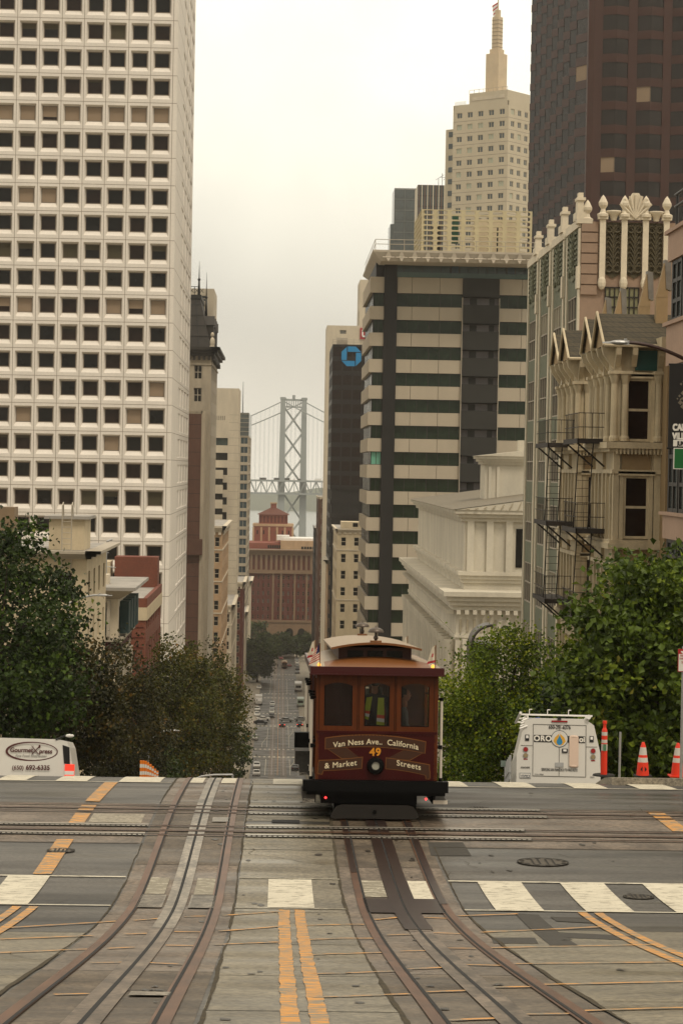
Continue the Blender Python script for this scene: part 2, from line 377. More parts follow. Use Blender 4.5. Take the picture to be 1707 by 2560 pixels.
for x, y0, y1 in ((-2.34,-20,35.7),(2.30,-20,35.7),(-.73,-20,47),(.75,-20,47),(-2.34,41,48),(2.3,41,48)):
    y = y0
    while y < y1:
        n = min(y+random.uniform(.12, .3), y1); wn_ = min(max((0.012 if y == y0 else wv)+random.uniform(-.006, .006), .006), .026); jn = min(max((0 if y == y0 else jx)+random.uniform(-.008,.008), -.03), .03)
        if y == y0: wv, jx = wn_, jn
        addstrip(b, x-wv+jx, x+wv+jx, y, n, .012, 0, x-wn_+jn, x+wn_+jn); y = n; wv, jx = wn_, jn
for yy, xa, xb in ((25.6,-7,-2.36),(26.8,2.3,7.0),(20.3,-7,-2.4),(22.3,2.4,7),(17.6,2.4,7),(17.2,-7,-2.4),(41.0,-30,-2.4),(35.7,-30,-2.4),(35.7,2.3,30),(41.0,2.3,30)):
    addstrip(b, xa, xb, yy-.012, yy+.012, .012)
for yy in (38.6, 38.2): pass
b.build('road_joints', M_dirt, None, kind='structure')
b = MB(); rc = random.Random(12)                            # hairline cracks wandering over slabs and asphalt
for k in range(34):
    x, y = rc.uniform(-6, 6.5), rc.uniform(12, 46); a = rc.uniform(0, 6.28) if k % 3 else rc.choice((0, PI_ if False else 3.14159))
    if min(abs(abs(x)-1.515), 9) < .7 and k % 2: continue
    for j in range(rc.randint(6, 18)):
        a += rc.gauss(0, .35); x2, y2 = x+.16*math.cos(a), y+.16*math.sin(a)
        addline(b, (x, y), (x2, y2), rc.uniform(.006, .014), .0128); x, y = x2, y2
b.build('road_cracks', M_dirt, None, kind='structure')
b = MB(); 
for x0, x1, y0, y1 in ((-3.4,-2.5,38.1,39.3),(-6.4,-5.2,22,24.5)): addstrip(b, x0, x1, y0, y1, .0085)
b.build('concrete_patch', mat('new_concrete', '#8d8574', .6, .25, 1.2, fine=15), None, kind='structure')
b = MB()                                                    # oil drips down the middle of the lanes, tar seams
for k in range(150):
    lane = rc.choice((-1.515+.28, 1.515-.28, 1.515+.3, -.45, .4, 4.8, -4.8, 3.0)); x = lane+rc.gauss(0, .16); y = rc.uniform(12, 47); r_o = rc.uniform(.012, .06)
    b.poly([(x+r_o*rc.uniform(.7,1.2)*math.cos(t*.785), y+r_o*rc.uniform(1,2.2)*math.sin(t*.785), zg(y)+.0135+(zg(y+.1)-zg(y))*10*r_o*math.sin(t*.785)*1.3) for t in range(8)])
b.build('oil_spots', mat('oil_spot', '#2a241c', .4, .3, 9), None, kind='structure')
# California Street tracks: two rails and a cable slot each
def track_lines():
    rb = MB(); pb = MB(); gb = MB(); lb = MB()
    for s in SL:
        for e_ in (-1, 1):
            c = s+e_*.5335
            for y0, y1 in ((-20,90),(560,1100)):
                addstrip(rb, c-.075, c+.055 if e_ < 0 else c+.075, y0, y1, .018)
                addstrip(gb, c-e_*.035-.016, c-e_*.035+.016, y0, y1, .022)
        for y0, y1 in ((-20,26.3),(26.3,90)):
            tgt = lb if (s < 0 and y0 > 20) else pb
            addstrip(tgt, s-.135, s-.018, y0, y1-.04, .018); addstrip(tgt, s+.018, s+.135, y0, y1-.04, .018)
        addstrip(pb, s-.15, s+.15, 560, 1100, .018)
        addstrip(gb, s-.02, s+.02, -20, 90, .0195)
    rb.build('track_rails', M_rail, None, kind='structure'); pb.build('slot_plates', M_plate, None, kind='structure')
    lb.build('slot_plates', M_plate_l, None, kind='structure'); gb.build('rail_grooves', M_gap, None, kind='structure')
track_lines()
# Powell Street tracks crossing, with bright steel grating near the California tracks
rb = MB(); gb = MB(); lb = MB()
for yc in (37.15, 40.05):
    for e_ in (-.5335, .5335):
        addstrip(rb, -60, 60, yc+e_-.05, yc+e_+.05, .026); addstrip(gb, -60, 60, yc+e_+.01, yc+e_+.045, .030)
    addstrip(gb, -60, 60, yc-.015, yc+.015, .030); addstrip(rb, -60, 60, yc-.09, yc-.02, .026); addstrip(rb, -60, 60, yc+.02, yc+.09, .026)
    for x0, x1 in ((-5.2,-2.35),(-.7,4.0)) if yc < 38 else ((-.7, 4.6),):
        for e_ in (-.5335, .5335):
            addstrip(lb, x0, x1, yc+e_-.13, yc+e_-.055, .032); addstrip(lb, x0, x1, yc+e_+.055, yc+e_+.14, .032)
            x = x0
            while x < x1: addstrip(gb, x, x+.03, yc+e_-.12, yc+e_-.07, .036); x += .085
rb.build('crossing_rails', M_rail, None, kind='structure'); gb.build('crossing_grooves', M_gap, None, kind='structure'); lb.build('crossing_plates', mat('polished_steel', '#b9b4a8', .33, .3, 4, metal=.55, streak=(.4,1,1)), None, kind='structure')
# steel covers in the track lanes
b = MB(); g2 = MB()
for x0, x1, y0, y1 in ((-2.02,-1.68,29.2,30.6),(-1.34,-1.0,29.2,30.6),(-1.3,-1.0,38.3,38.9),(-1.34,-1.02,17.5,17.85)):
    addstrip(b, x0, x1, y0, y1, .022)
    for k in range(9): addstrip(g2, x0+.02, x1-.02, y0+(y1-y0)*(k+.5)/9, y0+(y1-y0)*(k+.5)/9+.02, .026) if y1-y0 > 1 else None
b.build('steel_cover', M_plate_l, None, kind='structure')
b = MB(); addstrip(b, 1.515-.52, 1.515-.15, 28.9, 30.5, .022); addstrip(b, 1.515+.16, 1.515+.5, 28.9, 30.5, .022)
b.build('steel_cover', M_stain, None, kind='structure')
addstrip(g2, -.28, .2, 38.35, 38.75, .012)
g2.build('drain_slots', M_gap, None, kind='structure')
b = MB()                                                    # grease along the slot and the running rails
addstrip(b, 1.515-.17, 1.515-.014, 26.5, 39, .024); addstrip(b, 1.515+.014, 1.515+.17, 26.5, 39, .024)
addstrip(b, 1.515-.6, 1.515-.52, 33, 38.6, .024); addstrip(b, 1.515+.5, 1.515+.6, 30, 38.6, .024)
b.build('grease_stain', M_stain, None, kind='structure')
# paint
b = MB(); b2 = MB()
for x0, x1 in ((-5.2,-4.65),(-4.05,-3.45),(-.30,.32),(2.72,3.36),(3.92,4.56),(5.12,5.76),(6.3,6.9)):
    addstrip(b, x0, x1, 29.45, 32.3, .014)
for x0, x1 in ((-2.05,-1.72),(-1.32,-.98),(1.0,1.34)): addstrip(b2, x0, x1, 30.7, 32.3, .014)
addstrip(b, 1.70, 2.05, 30.55, 32.3, .014)
for xa, xb in ((-7,-2.36),(2.3,9)):
    for y in (29.4, 32.3): addstrip(b, xa, xb, y, y+.09, .0145)
addstrip(b2, -.73, .73, 29.3, 29.4, .0145); addstrip(b2, -.73, .73, 32.34, 32.42, .0145)
for x0, x1 in ((-7.1,-6.5),(-5.95,-5.35),(-4.75,-4.1),(-3.45,-2.6),(-2.05,-1.72),(-1.35,-.98),(-.28,.34),(3.05,3.75),(4.45,5.15),(5.95,6.65),(7.3,8.1)):
    addstrip(b, x0, x1, 46.1, 48.7, .014)
for xa, xb in ((-9,-2.36),(-.72,.72),(2.3,9)): addstrip(b, xa, xb, 46.0, 46.1, .0145)
b.build('crosswalk_paint', M_pw, None, kind='structure'); b2.build('crosswalk_paint', M_pw2, None, kind='structure')
b = MB()
addline(b, (-.085,-20), (-.085,29.2), .135, .014, 0, .018, 71); addline(b, (.12,-20), (.12,29.2), .13, .014, 0, .018, 72)
addstrip(b, 3.78, 3.90, -20, 29.3, .0145); addstrip(b, 3.99, 4.11, -20, 29.3, .0145)
addstrip(b, -3.62, -3.50, -20, 29.2, .0145); addstrip(b, -3.40, -3.28, -20, 29.2, .0145)
for y0, y1 in ((32.5,34.6),(34.8,36.0),(37.9,39.3),(39.6,40.6),(41.2,45.9)): addstrip(b, -3.72, -3.45, y0, y1, .0145)
addstrip(b, 6.55, 6.85, 37.9, 40.8, .0145)
b.build('yellow_line', M_py, None, kind='structure')
b = MB(); k = 0
z3 = lambda x, y: (x/1.845, 1900+y/1.845); z4 = lambda x, y: (850+x/1.8296, 1900+y/1.8296)
for f_, L_ in ((z3, [((0,780),(540,748)),((0,832),(430,815)),((0,895),(425,877)),((620,745),(745,735)),((575,809),(690,805)),((500,875),(650,868)),((420,942),(600,938)),((255,1090),(460,1084)),
        ((850,727),(955,725)),((805,797),(940,799)),((765,860),(915,862)),((655,940),(870,950)),((1030,722),(1300,703)),((1015,795),(1300,772)),((985,857),(1285,845)),
        ((1410,768),(1568,764)),((1415,834),(1568,828)),((1425,905),(1568,898)),((1450,992),(1568,990)),((1440,1102),(1568,1098))]),
    (z4, [((540,718),(810,708)),((640,793),(1250,765)),((690,864),(1420,850)),((800,938),(1568,930)),((925,1034),(1568,1020)),((1095,1155),(1568,1140)),
        ((160,735),(290,722)),((340,722),(490,730)),((210,806),(340,802)),((415,795),(550,800)),((275,880),(400,878)),((490,866),(620,868)),((320,962),(480,955)),((570,942),(735,946)),((400,1068),(590,1062)),((690,1047),(870,1044)),((500,1198),(710,1190)),((825,1170),(1050,1168)),
        ((0,757),(110,757)),((0,821),(150,821)),((0,893),(195,886)),((0,982),(250,972)),((0,1090),(320,1077))])):
    for a, c in L_:
        k += 1; addline(b, G(*f_(*a)), G(*f_(*c)), .075, .016, 0, .025, k)
b.build('yellow_hatching', M_py2, None, kind='structure')
b = MB()
for f_, qd in ((z4, ((400,378),(560,378),(600,440),(415,440))), (z4, ((800,703),(905,710),(1085,850),(960,850))), (z4, ((960,720),(1190,725),(1190,750),(990,740))),
        (z4, ((985,790),(1350,808),(1345,828),(1000,815))), (z4, ((690,815),(890,815),(905,842),(700,842)))):
    P4 = [G(*f_(*p)) for p in qd]
    n = 6
    for i in range(n):
        for j in range(n):
            def bl(u, v):
                p = (P4[0]*(1-u)+P4[1]*u)*(1-v)+(P4[3]*(1-u)+P4[2]*u)*v
                return (p.x, p.y, zg(p.y)+.008)
            b.quad(bl(i/n,j/n), bl((i+1)/n,j/n), bl((i+1)/n,(j+1)/n), bl(i/n,(j+1)/n))
b.build('tar_patch', M_patch, None, kind='structure')
def disc(px, py, r, name='manhole_cover', label='', m=None):
    p = G(px, py); b = MB(); n = 24
    b.poly([(r*math.cos(t*2*math.pi/n), r*math.sin(t*2*math.pi/n), zg(p.y+r*math.sin(t*2*math.pi/n))-zg(p.y)) for t in range(n)])
    for q in range(n):
        t0 = q*2*math.pi/n; t1 = (q+1)*2*math.pi/n
        pt = lambda t, k: (k*math.cos(t), k*math.sin(t), zg(p.y+k*math.sin(t))-zg(p.y)+.006)
        if q % 2 == 0: b.quad(pt(t0,r*.9), pt(t1,r*.9), pt(t1,r*.75), pt(t0,r*.75), 1)
        b.quad(pt(t0,r), pt(t1,r), pt(t1,r*.94), pt(t0,r*.94), 1)
    for x in (-.4,-.15,.15,.4): b.quad((x*r-.015,-r*.6,.006-.0*r),(x*r+.015,-r*.6,.006),(x*r+.015,r*.6,.006),(x*r-.015,r*.6,.006), 1)
    tag(b.build(name, [mat('cast_iron', '#453e33', .6, .3, 6, metal=.2), mat('iron_groove', '#1e1a14', .8, .2)], None, (p.x, p.y, zg(p.y)+.014)), label, 'manhole cover')
disc(1356, 2157, .40, label='large round iron manhole cover on the asphalt right of the tracks')
disc(153, 2128, .22, label='small round utility cover under the yellow dashes on the left')
disc(1595, 2244, .22, label='small utility cover between the white crosswalk bars on the right')
disc(1196, 2021, .18, label='small round lid on the asphalt right of the cable car step')
# lower street markings, far below
b = MB(); b2 = MB()
for x0, x1, yy in [(-3.25,-3.1,(560,606)),(3.1,3.25,(560,606)),(-3.25,-3.1,(640,700)),(3.1,3.25,(640,706)),(3.1,3.25,(760,806)),(-3.25,-3.1,(832,895)),(3.1,3.25,(832,895)),(-.08,.08,(560,900))]:
    addstrip(b2 if x0 == -.08 else b, x0, x1, yy[0], yy[1], .03)
for Yc in (612, 634, 708, 752, 812, 829, 898, 922):
    x = -6.6
    while x < 6.6:
        addstrip(b, x, x+.62, Yc-1.3, Yc+1.3, .03); x += 1.32
for y in range(560, 760, 9): addstrip(b, 5.1, 5.2, y, y+3, .03)
for x0, y0, x1, y1 in ((-4.6,640,-4.6,652),(-4.6,652,-3.2,672),(3.2,672,4.6,690),(4.6,690,4.6,700),(3.2,585,4.4,598),(4.4,598,4.4,606)): addline(b, (x0,y0), (x1,y1), .16, .03)
b.build('lane_paint', M_pw, None, kind='structure'); b2.build('yellow_line', M_py2, None, kind='structure')
# bay water
b = MB(); b.quad((-1480,1120,-84.2),(1480,1120,-84.2),(1480,5400,-84.2),(-1480,5400,-84.2))
M_water = mat('bay_water', (.10,.12,.12), .25, .35, .012, streak=(1,6,1), spec=.5)
b.build('water', M_water, None, kind='structure')
# far shore hills
b = MB(); rr = random.Random(3); x = -1480; z = 25
pts = []
while x <= 1480: pts.append((x, 4900, -84.3+max(10, 40+18*math.sin(x*.004)+rr.uniform(-4,4)))); x += 60
for a, c in zip(pts, pts[1:]):
    b.quad((a[0],4700,-84.4),(c[0],4700,-84.4),c,a); b.quad(a,c,(c[0],5300,-84.4),(a[0],5300,-84.4))
b.build('hills', mat('far_hills', '#4b5244', .9, .2, .01), None, kind='structure')
# ------------------------------------------------------------------ buildings
WM = {}
def winmesh(w_, h_, nx, ny, bar, frame, glass, blind=0, bm_=None, thick=.06):
    key = (round(w_,2), round(h_,2), nx, ny, bar, frame.name, glass.name, blind, bm_.name if bm_ else '')
    if key in WM: return WM[key]
    b = MB(); W = w_/2
    if blind > 0:
        zb = h_*(1-blind)
        if blind < 1: b.quad((-W,0,0),(W,0,0),(W,0,zb),(-W,0,zb),0)
        b.quad((-W,0,zb),(W,0,zb),(W,0,h_),(-W,0,h_),2)
    else: b.quad((-W,0,0),(W,0,0),(W,0,h_),(-W,0,h_),0)
    if bar > 0:
        for i in range(nx+1):
            c = -W+w_*i/nx; c = min(max(c, -W+bar/2), W-bar/2); b.box(c-bar/2, c+bar/2, -thick, 0, 0, h_, 1)
        for j in range(ny+1):
            c = h_*j/ny; c = min(max(c, bar/2), h_-bar/2); b.box(-W, W, -thick*.9, 0, c-bar/2, c+bar/2, 1)
    WM[key] = b.mesh('window', [glass, frame]+([bm_] if bm_ else [])); return WM[key]
ROT = {'front': 0, 'left': -math.pi/2, 'right': math.pi/2}
class Bld:
    """extents local to root: x0..x1, y0..y1, 0..H"""
    def __init__(s, name, label, cat, root, ext, rz=0, group=None):
        s.root = thing(name, label, cat, root, rz, group); s.R = Vector(root); s.x0, s.x1, s.y0, s.y1, s.H = ext
        s.w = MB(); s.mats = []; s.wins = []; s.rng = random.Random(name+label); s.capwin = 100
    def mi(s, m):
        if m not in s.mats: s.mats.append(m)
        return s.mats.index(m)
    def P(s, face, u, z, d):
        return (u, s.y0+d, z) if face == 'front' else (s.x1-d, u, z) if face == 'right' else (s.x0+d, u, z)
    def quad(s, face, u0, u1, z0, z1, d, m):
        P = s.P; s.w.quad(P(face,u0,z0,d), P(face,u1,z0,d), P(face,u1,z1,d), P(face,u0,z1,d), s.mi(m))
    def bar(s, face, u0, u1, z0, z1, d0, d1, m):            # a box standing between depths d0 (outer) and d1
        a = s.P(face,u0,z0,d0); b = s.P(face,u1,z1,d1)
        s.w.box(min(a[0],b[0]),max(a[0],b[0]),min(a[1],b[1]),max(a[1],b[1]),min(a[2],b[2]),max(a[2],b[2]), s.mi(m))
    def core(s, m, inset=.5, roof=M_roof):
        s.w.box(s.x0+inset, s.x1-inset, s.y0+inset, s.y1-.01, 0, s.H-.02, s.mi(m))
        s.w.box(s.x0+.01, s.x1-.01, s.y0+.01, s.y1-.02, s.H-.5, s.H-.015, s.mi(roof))
    def grid(s, face, u0, u1, z0, z1, nc, nr, wf, hf, m, depth=.25, splay=0, wz=.5, sb=1.1, st=.6, win=None, reveal=None, skip=None):
        """wall skin with real openings; wf, hf the open share of each cell; win(col,row) -> mesh args"""
        cw = (u1-u0)/nc; ch = (z1-z0)/nr; k = s.mi(m); kr = s.mi(reveal or m); P = s.P; q = s.w.quad
        for j in range(nr):
            for i in range(nc):
                a = u0+i*cw; c = a+cw; e0 = z0+j*ch; e1 = e0+ch
                if skip and skip(i, j): q(P(face,a,e0,0),P(face,c,e0,0),P(face,c,e1,0),P(face,a,e1,0),k); continue
                ou = cw*(1-wf)/2; oz = ch*(1-hf)
                A, B_ = a+ou, c-ou; Z0, Z1 = e0+oz*wz, e1-oz*(1-wz)
                q(P(face,a,e0,0),P(face,c,e0,0),P(face,B_,Z0,0),P(face,A,Z0,0),k)
                q(P(face,a,e1,0),P(face,c,e1,0),P(face,B_,Z1,0),P(face,A,Z1,0),k)
                q(P(face,a,e0,0),P(face,A,Z0,0),P(face,A,Z1,0),P(face,a,e1,0),k)
                q(P(face,c,e0,0),P(face,B_,Z0,0),P(face,B_,Z1,0),P(face,c,e1,0),k)
                A2, B2, Y0, Y1 = A+splay, B_-splay, Z0+splay*sb, Z1-splay*st
                q(P(face,A,Z0,0),P(face,B_,Z0,0),P(face,B2,Y0,depth),P(face,A2,Y0,depth),kr)
                q(P(face,A,Z1,0),P(face,B_,Z1,0),P(face,B2,Y1,depth),P(face,A2,Y1,depth),kr)
                q(P(face,A,Z0,0),P(face,A2,Y0,depth),P(face,A2,Y1,depth),P(face,A,Z1,0),kr)
                q(P(face,B_,Z0,0),P(face,B2,Y0,depth),P(face,B2,Y1,depth),P(face,B_,Z1,0),kr)
                if win:
                    wa = win(i, j)
                    if wa: s.wins.append((face, (A2+B2)/2, Y0, depth-.002, winmesh(B2-A2, Y1-Y0, *wa)))
    def finish(s, wallname='wall', extra=None):
        W = s.w.build(wallname, s.mats, s.root)
        ws = s.wins[:s.capwin]; rest = s.wins[s.capwin:]
        for face, u, z, d, me in ws: link('window', me, s.root, s.P(face, u, z, d), ROT[face])
        if rest:
            b = MB(); ml_ = []
            for face, u, z, d, me in rest:
                c = math.cos(ROT[face]); n = math.sin(ROT[face]); o = s.P(face, u, z, d); i0 = len(b.v)
                b.v += [(o[0]+v.co.x*c-v.co.y*n, o[1]+v.co.x*n+v.co.y*c, o[2]+v.co.z) for v in me.vertices]
                for p in me.polygons:
                    m = me.materials[p.material_index]
                    if m not in ml_: ml_.append(m)
                    b.f.append(tuple(i0+v for v in p.vertices)); b.m.append(ml_.index(m))
            b.build('window', ml_, s.root, kind='stuff')
        return W
    def part(s, name, mb, mats, smooth=False): return mb.build(name, mats, s.root, smooth=smooth)
def place(side, Xl, Y0, Y1, depthX, ztop):
    """box along the street: side -1 has its street wall at x=Xl facing +X; returns root, ext, zb"""
    zb = zg(min(Y1, 1100))-1.0
    root = (Xl, Y0, zb); ext = ((-depthX, 0) if side < 0 else (0, depthX))+(0, Y1-Y0, ztop-zb)
    return root, ext, zb
G_dark = mat('dark_glass', (.009,.008,.007), .12, .5, .5, spec=.22)
G_dark2 = mat('brown_dark_glass', (.018,.010,.007), .2, .6, .8, spec=.2)
G_green = mat('green_glass', (.014,.028,.013), .12, .8, .35, spec=.3)
G_teal = mat('teal_glass', (.035,.06,.058), .12, .4, .3, spec=.6)
G_grey = mat('grey_glass', (.07,.085,.085), .15, .35, .3, spec=.6)
G_blue = mat('blue_glass', (.02,.045,.06), .1, .5, .4, spec=.6)
B_tan = mat('tan_blind', '#8d7a64', .7, .06, .5)
B_olive = mat('olive_blind', '#3f3822', .7, .1, .5)
M_wht = mat('white_tower_panel', '#ddd6cb', .75, .07, .35, streak=(1,1,.25), fine=3)
M_joint = mat('panel_joint', '#85796b', .9, .1)
# ---- white grid tower, left
Yf = 313.0; zt = 32.0
zb = zg(340)-1
Xc = AT(446, 55, Yf).x; cellw = 55.2/17.9; ncol = 10; X0w = Xc-.62-ncol*cellw
fz0 = ZZ(300, 1421, Yf)                                      # joint below the lowest window row that shows
rowh = 68.25/17.9; nrow = 24
tb = Bld('office_tower', 'tall white concrete office tower with a grid of deep square windows at the left edge', 'tower',
         (Xc, Yf, zb), (X0w-Xc, 0, 0, YX(489, 55, Xc)-Yf, fz0+rowh*27-zb))
tb.core(M_wht, .9)
z0 = fz0-4*rowh-zb
def tw(i, j):
    jj = j-4; r = tb.rng.random()
    if jj in (16,) : return (1,1,.10,M_joint,G_dark2,1.0 if r < .7 else .75,B_tan) if r < .85 else (1,1,.10,M_joint,G_dark2)
    if jj in (9,) and r < .75: return (1,1,.10,M_joint,G_dark2, .6 if r < .35 else 1.0, B_tan)
    if jj in (11, 19, 2) and r < .5: return (1,1,.10,M_joint,G_dark, .4 if r < .2 else 1.0, B_olive)
    if r < .06: return (1,1,.10,M_joint,G_dark,1.0,B_tan)
    if r < .12: return (1,1,.10,M_joint,G_dark2,.2,B_olive)
    return (1,1,.10,M_joint,G_dark if r < .7 else G_dark2)
nr_tot = 31
gx0, gx1 = X0w-Xc, -.62
# rows are built from the top so that the highest, largest rows in the picture become parts
for j in range(nr_tot-1, -1, -1):
    tb.grid('front', gx0, gx1, z0+j*rowh, z0+(j+1)*rowh, ncol, 1, .80, .75, M_wht, .62, .20, .55, 3.1, 1.1, win=(lambda i, _, j=j: tw(i, j)) if j < 26 else None)
tb.quad('front', gx1, 0, 0, z0+nr_tot*rowh, 0, M_wht); tb.quad('front', gx0, gx1, 0, z0, 0, M_wht)
for i in range(ncol+1): tb.bar('front', gx0+i*cellw-.035, gx0+i*cellw+.035, z0, z0+nr_tot*rowh, -.004, .02, M_joint)
for j in range(nr_tot+1): tb.bar('front', gx0, -.02, z0+j*rowh-.035, z0+j*rowh+.035, -.006, .02, M_joint)
sl = tb.y1; ns = 12
for j in range(nr_tot):
    tb.grid('right', sl*.32, sl*.97, z0+j*rowh, z0+(j+1)*rowh, 4, 1, .80, .72, M_wht, .10, .06, .42)
tb.quad('right', sl*.32, sl*.97, z0, z0+nr_tot*rowh, .10, M_wht); tb.quad('right', 0, sl*.32, z0, z0+nr_tot*rowh, 0, M_wht); tb.quad('right', sl*.97, sl, z0, z0+nr_tot*rowh, 0, M_wht)
for j in range(nr_tot+1): tb.bar('right', 0, sl, z0+j*rowh-.03, z0+j*rowh+.03, -.006, .02, M_joint)
tb.quad('right', 0, sl, 0, z0, 0, M_wht)
tb.finish()

# ---- generic stone/brick street building
def cornice(b, face, u0, u1, z, h, out, m, dent=None, step=3):
    for k in range(step): b.bar(face, u0-(out*(k+1)/step), u1+(out*(k+1)/step), z-h+h*k/step, z-h+h*(k+1)/step+.003*k, -out*(k+1)/step, .05, m)
    if dent:
        n = int((u1-u0)/dent); w_ = (u1-u0)/n
        for i in range(n): b.bar(face, u0+w_*(i+.25), u0+w_*(i+.75), z-h*1.45, z-h-.002, -out*.4, .05, m)
def street_bld(name, label, cat, side, Xl, Y0, Y1, dX, ztop, m, trim, fl, wf, hf, colsF, colsS, glass, frame=None, nx=1, ny=2, corn=.8, out=.6, band=None, sideM=None, depth=.3, group=None, zmin=None, roof=M_roof, dent=1.2):
    root, ext, zb = place(side, Xl, Y0, Y1, dX, ztop)
    b = Bld(name, label, cat, root, ext, 0, group); b.core(m, depth+.1, roof)
    f = 'right' if side < 0 else 'left'; top = b.H-corn*1.3
    n = int(top/fl); n = min(n, int((ztop-(zmin if zmin is not None else zb))/fl)+1); zlo = top-n*fl
    fr = frame or trim
    wn = lambda i, j: (nx, ny, .09, fr, glass)
    for j in range(n-1, -1, -1):
        b.grid('front', ext[0], ext[1], zlo+j*fl, zlo+(j+1)*fl, colsF, 1, wf, hf, m, depth, win=wn)
        b.grid(f, 0, ext[3], zlo+j*fl, zlo+(j+1)*fl, colsS, 1, wf, hf, sideM or m, depth, win=wn)
        if band and j % band == 0:
            for q, u0, u1 in (('front',ext[0],ext[1]),(f,0,ext[3])): b.bar(q, u0-.1, u1+.1, zlo+j*fl-.14, zlo+j*fl+.14, -.12, .05, trim)
    for q, u0, u1, mm in (('front',ext[0],ext[1],m),(f,0,ext[3],sideM or m)):
        b.quad(q, u0, u1, 0, zlo, 0, mm); b.quad(q, u0, u1, top, b.H, 0, mm)
        if corn: cornice(b, q, u0, u1, b.H+.004, corn, out, trim, dent)
    return b
M_bstone = mat('brown_granite', '#5c4034', .6, .2, .7, streak=(1,1,.4), fine=6)
M_gstone = mat('grey_limestone', '#a89d8a', .85, .22, .5, streak=(1,1,.3), fine=5)
M_lstone = mat('light_stone', '#c2b7a2', .8, .14, .4, streak=(1,1,.3), fine=5)
M_cream = mat('cream_stucco', '#bfb093', .8, .14, .6, streak=(1,1,.35), fine=4)
M_tanst = mat('tan_stucco', '#a98d6e', .8, .15, .6, streak=(1,1,.35))
M_brick = brickmat('red_brick', '#74331f', '#5d2818', '#7d6350', 4.0)
M_brick2 = mat('far_red_brick', '#54241a', .85, .2, .6, fine=2)
M_brick3 = mat('weathered_rose_brick', '#7b4233', .85, .15, .5, fine=2)
M_slate = mat('dark_slate', '#2d2924', .6, .3, .8, fine=5)
M_frame = mat('pale_window_frame', '#a59c8c', .6, .1)
M_dframe = mat('dark_window_frame', '#241f1a', .5, .1)
# left side, near to far --------------------------------------------------
XL = -12.6
# beige flat-roofed building behind the big tree
y0 = YX(218, 1390, XL); b = street_bld('apartment_building', 'beige stucco building with flat overhanging roof and roof ladder behind the large left tree', 'building', -1, XL, y0, y0+16, 11, ZZ(218, 1378, y0), M_cream, M_frame, 3.1, .34, .55, 4, 4, G_dark, corn=.5, out=.9, dent=None)
r = MB(); h = b.H
r.box(-2.6,-.3,1.5,6,h,h+2.0,0); r.box(-2.9,0.0,1.2,6.4,h+2.0,h+2.2,1)
b.part('roof_shed', r, [M_cream, M_roof]); r = MB(); r.box(-6.3,-4.9,2,4,h,h+2.7,0); b.part('roof_vent', r, mat('tan_metal', '#7d6a52', .6, .1))
r = MB(); r.path([(-1.6,-.1,h-1.2),(-1.6,-.1,h+2.9),(-1.6,.5,h+3.1),(-1.6,.9,h+2.2)], .04); r.path([(-1.0,-.1,h-1.2),(-1.0,-.1,h+2.9),(-1.0,.5,h+3.1),(-1.0,.9,h+2.2)], .04)
for k in range(10): r.tube((-1.6,-.1,h-1+k*.36),(-1.0,-.1,h-1+k*.36), .02)
b.part('roof_ladder', r, M_frame); b.finish()
for k, xx in enumerate((-7.9,-6.9)):
    rv = MB(); rv.lathe([(0,1.05),(.42,.75),(.42,.7),(.2,.65),(.2,0)], 12); tag(rv.build('vent_cap', M_white, None, (XL+xx, y0+3, b.R.z+b.H), smooth=True), ('left' if k == 0 else 'right')+' one of two white conical caps on the beige roof behind the tree', 'roof vent')
# grey Victorian with maroon frieze
y0 = YX(296, 1500, XL); b = street_bld('row_building', 'pale grey Victorian building with maroon frieze and teal window bay left of the brick building', 'building', -1, XL, y0, y0+15, 9.5, ZZ(296, 1478, y0), M_lstone, M_frame, 3.3, .42, .62, 4, 4, G_dark, corn=.5, out=.2, dent=None)
h = b.H; M_mar = mat('maroon_paint', '#43161a', .6, .1); M_teal = mat('teal_paint', '#22393a', .6, .15)
for q, u0, u1 in (('front',b.x0,0),('right',0,b.y1)):
    b.bar(q, u0, u1, h-4.6, h-3.9, -.10, .05, M_mar); b.bar(q, u0-.3, u1+.3, h-3.88, h-3.6, -.35, .05, M_frame)
r = MB(); r.hexa([(-9.5,-.1,h-.6),(.1,-.1,h-.6),(.1,15,h-.6),(-9.5,15,h-.6)], [(-9.5,-1.3,h+.1),(1.3,-1.3,h+.1),(1.3,15.5,h+.1),(-9.5,15.5,h+.1)], 0); r.box(-9.5,1.4,-1.4,15.6,h+.1,h+.35,1)
b.part('roof_eaves', r, [M_frame, M_roof]); r = MB(); r.box(-7,-3.4,2,6,h+.35,h+1.9,0); r.box(-3.2,-1,3,5,h+.35,h+1.1,0); b.part('roof_hatch', r, M_lstone)
r = MB()
for x in (-3.6,-1.9,-.7): r.box(x-.12,x+.12,-.5,0,h-3.5,h-.7,1)
r.box(-3.4,-2.1,-.3,0,h-3.4,h-.9,0); r.box(-1.7,-.9,-.3,0,h-3.4,h-.9,0); b.part('bay_window', r, [M_teal, M_frame])
r = MB()
for k in range(4): r.box(0,.7,2+k*3.2,4.2+k*3.2,h-3.4,h-.9,0); r.box(0,.3,2.2+k*3.2,4+k*3.2,h-8.6,h-5.2,1)
b.part('bay_window', r, [M_teal, M_frame]); b.finish()
# brick building
y0 = YX(366, 1510, XL); b = street_bld('brick_building', 'red brick building with cream parapet band and rows of small street side lamps', 'building', -1, XL, y0, YX(402,1560,XL), 11.5, ZZ(366, 1500, y0), M_brick, M_cream, 3.5, .5, .62, 1, 9, G_dark2, M_dframe, corn=0, depth=.2)
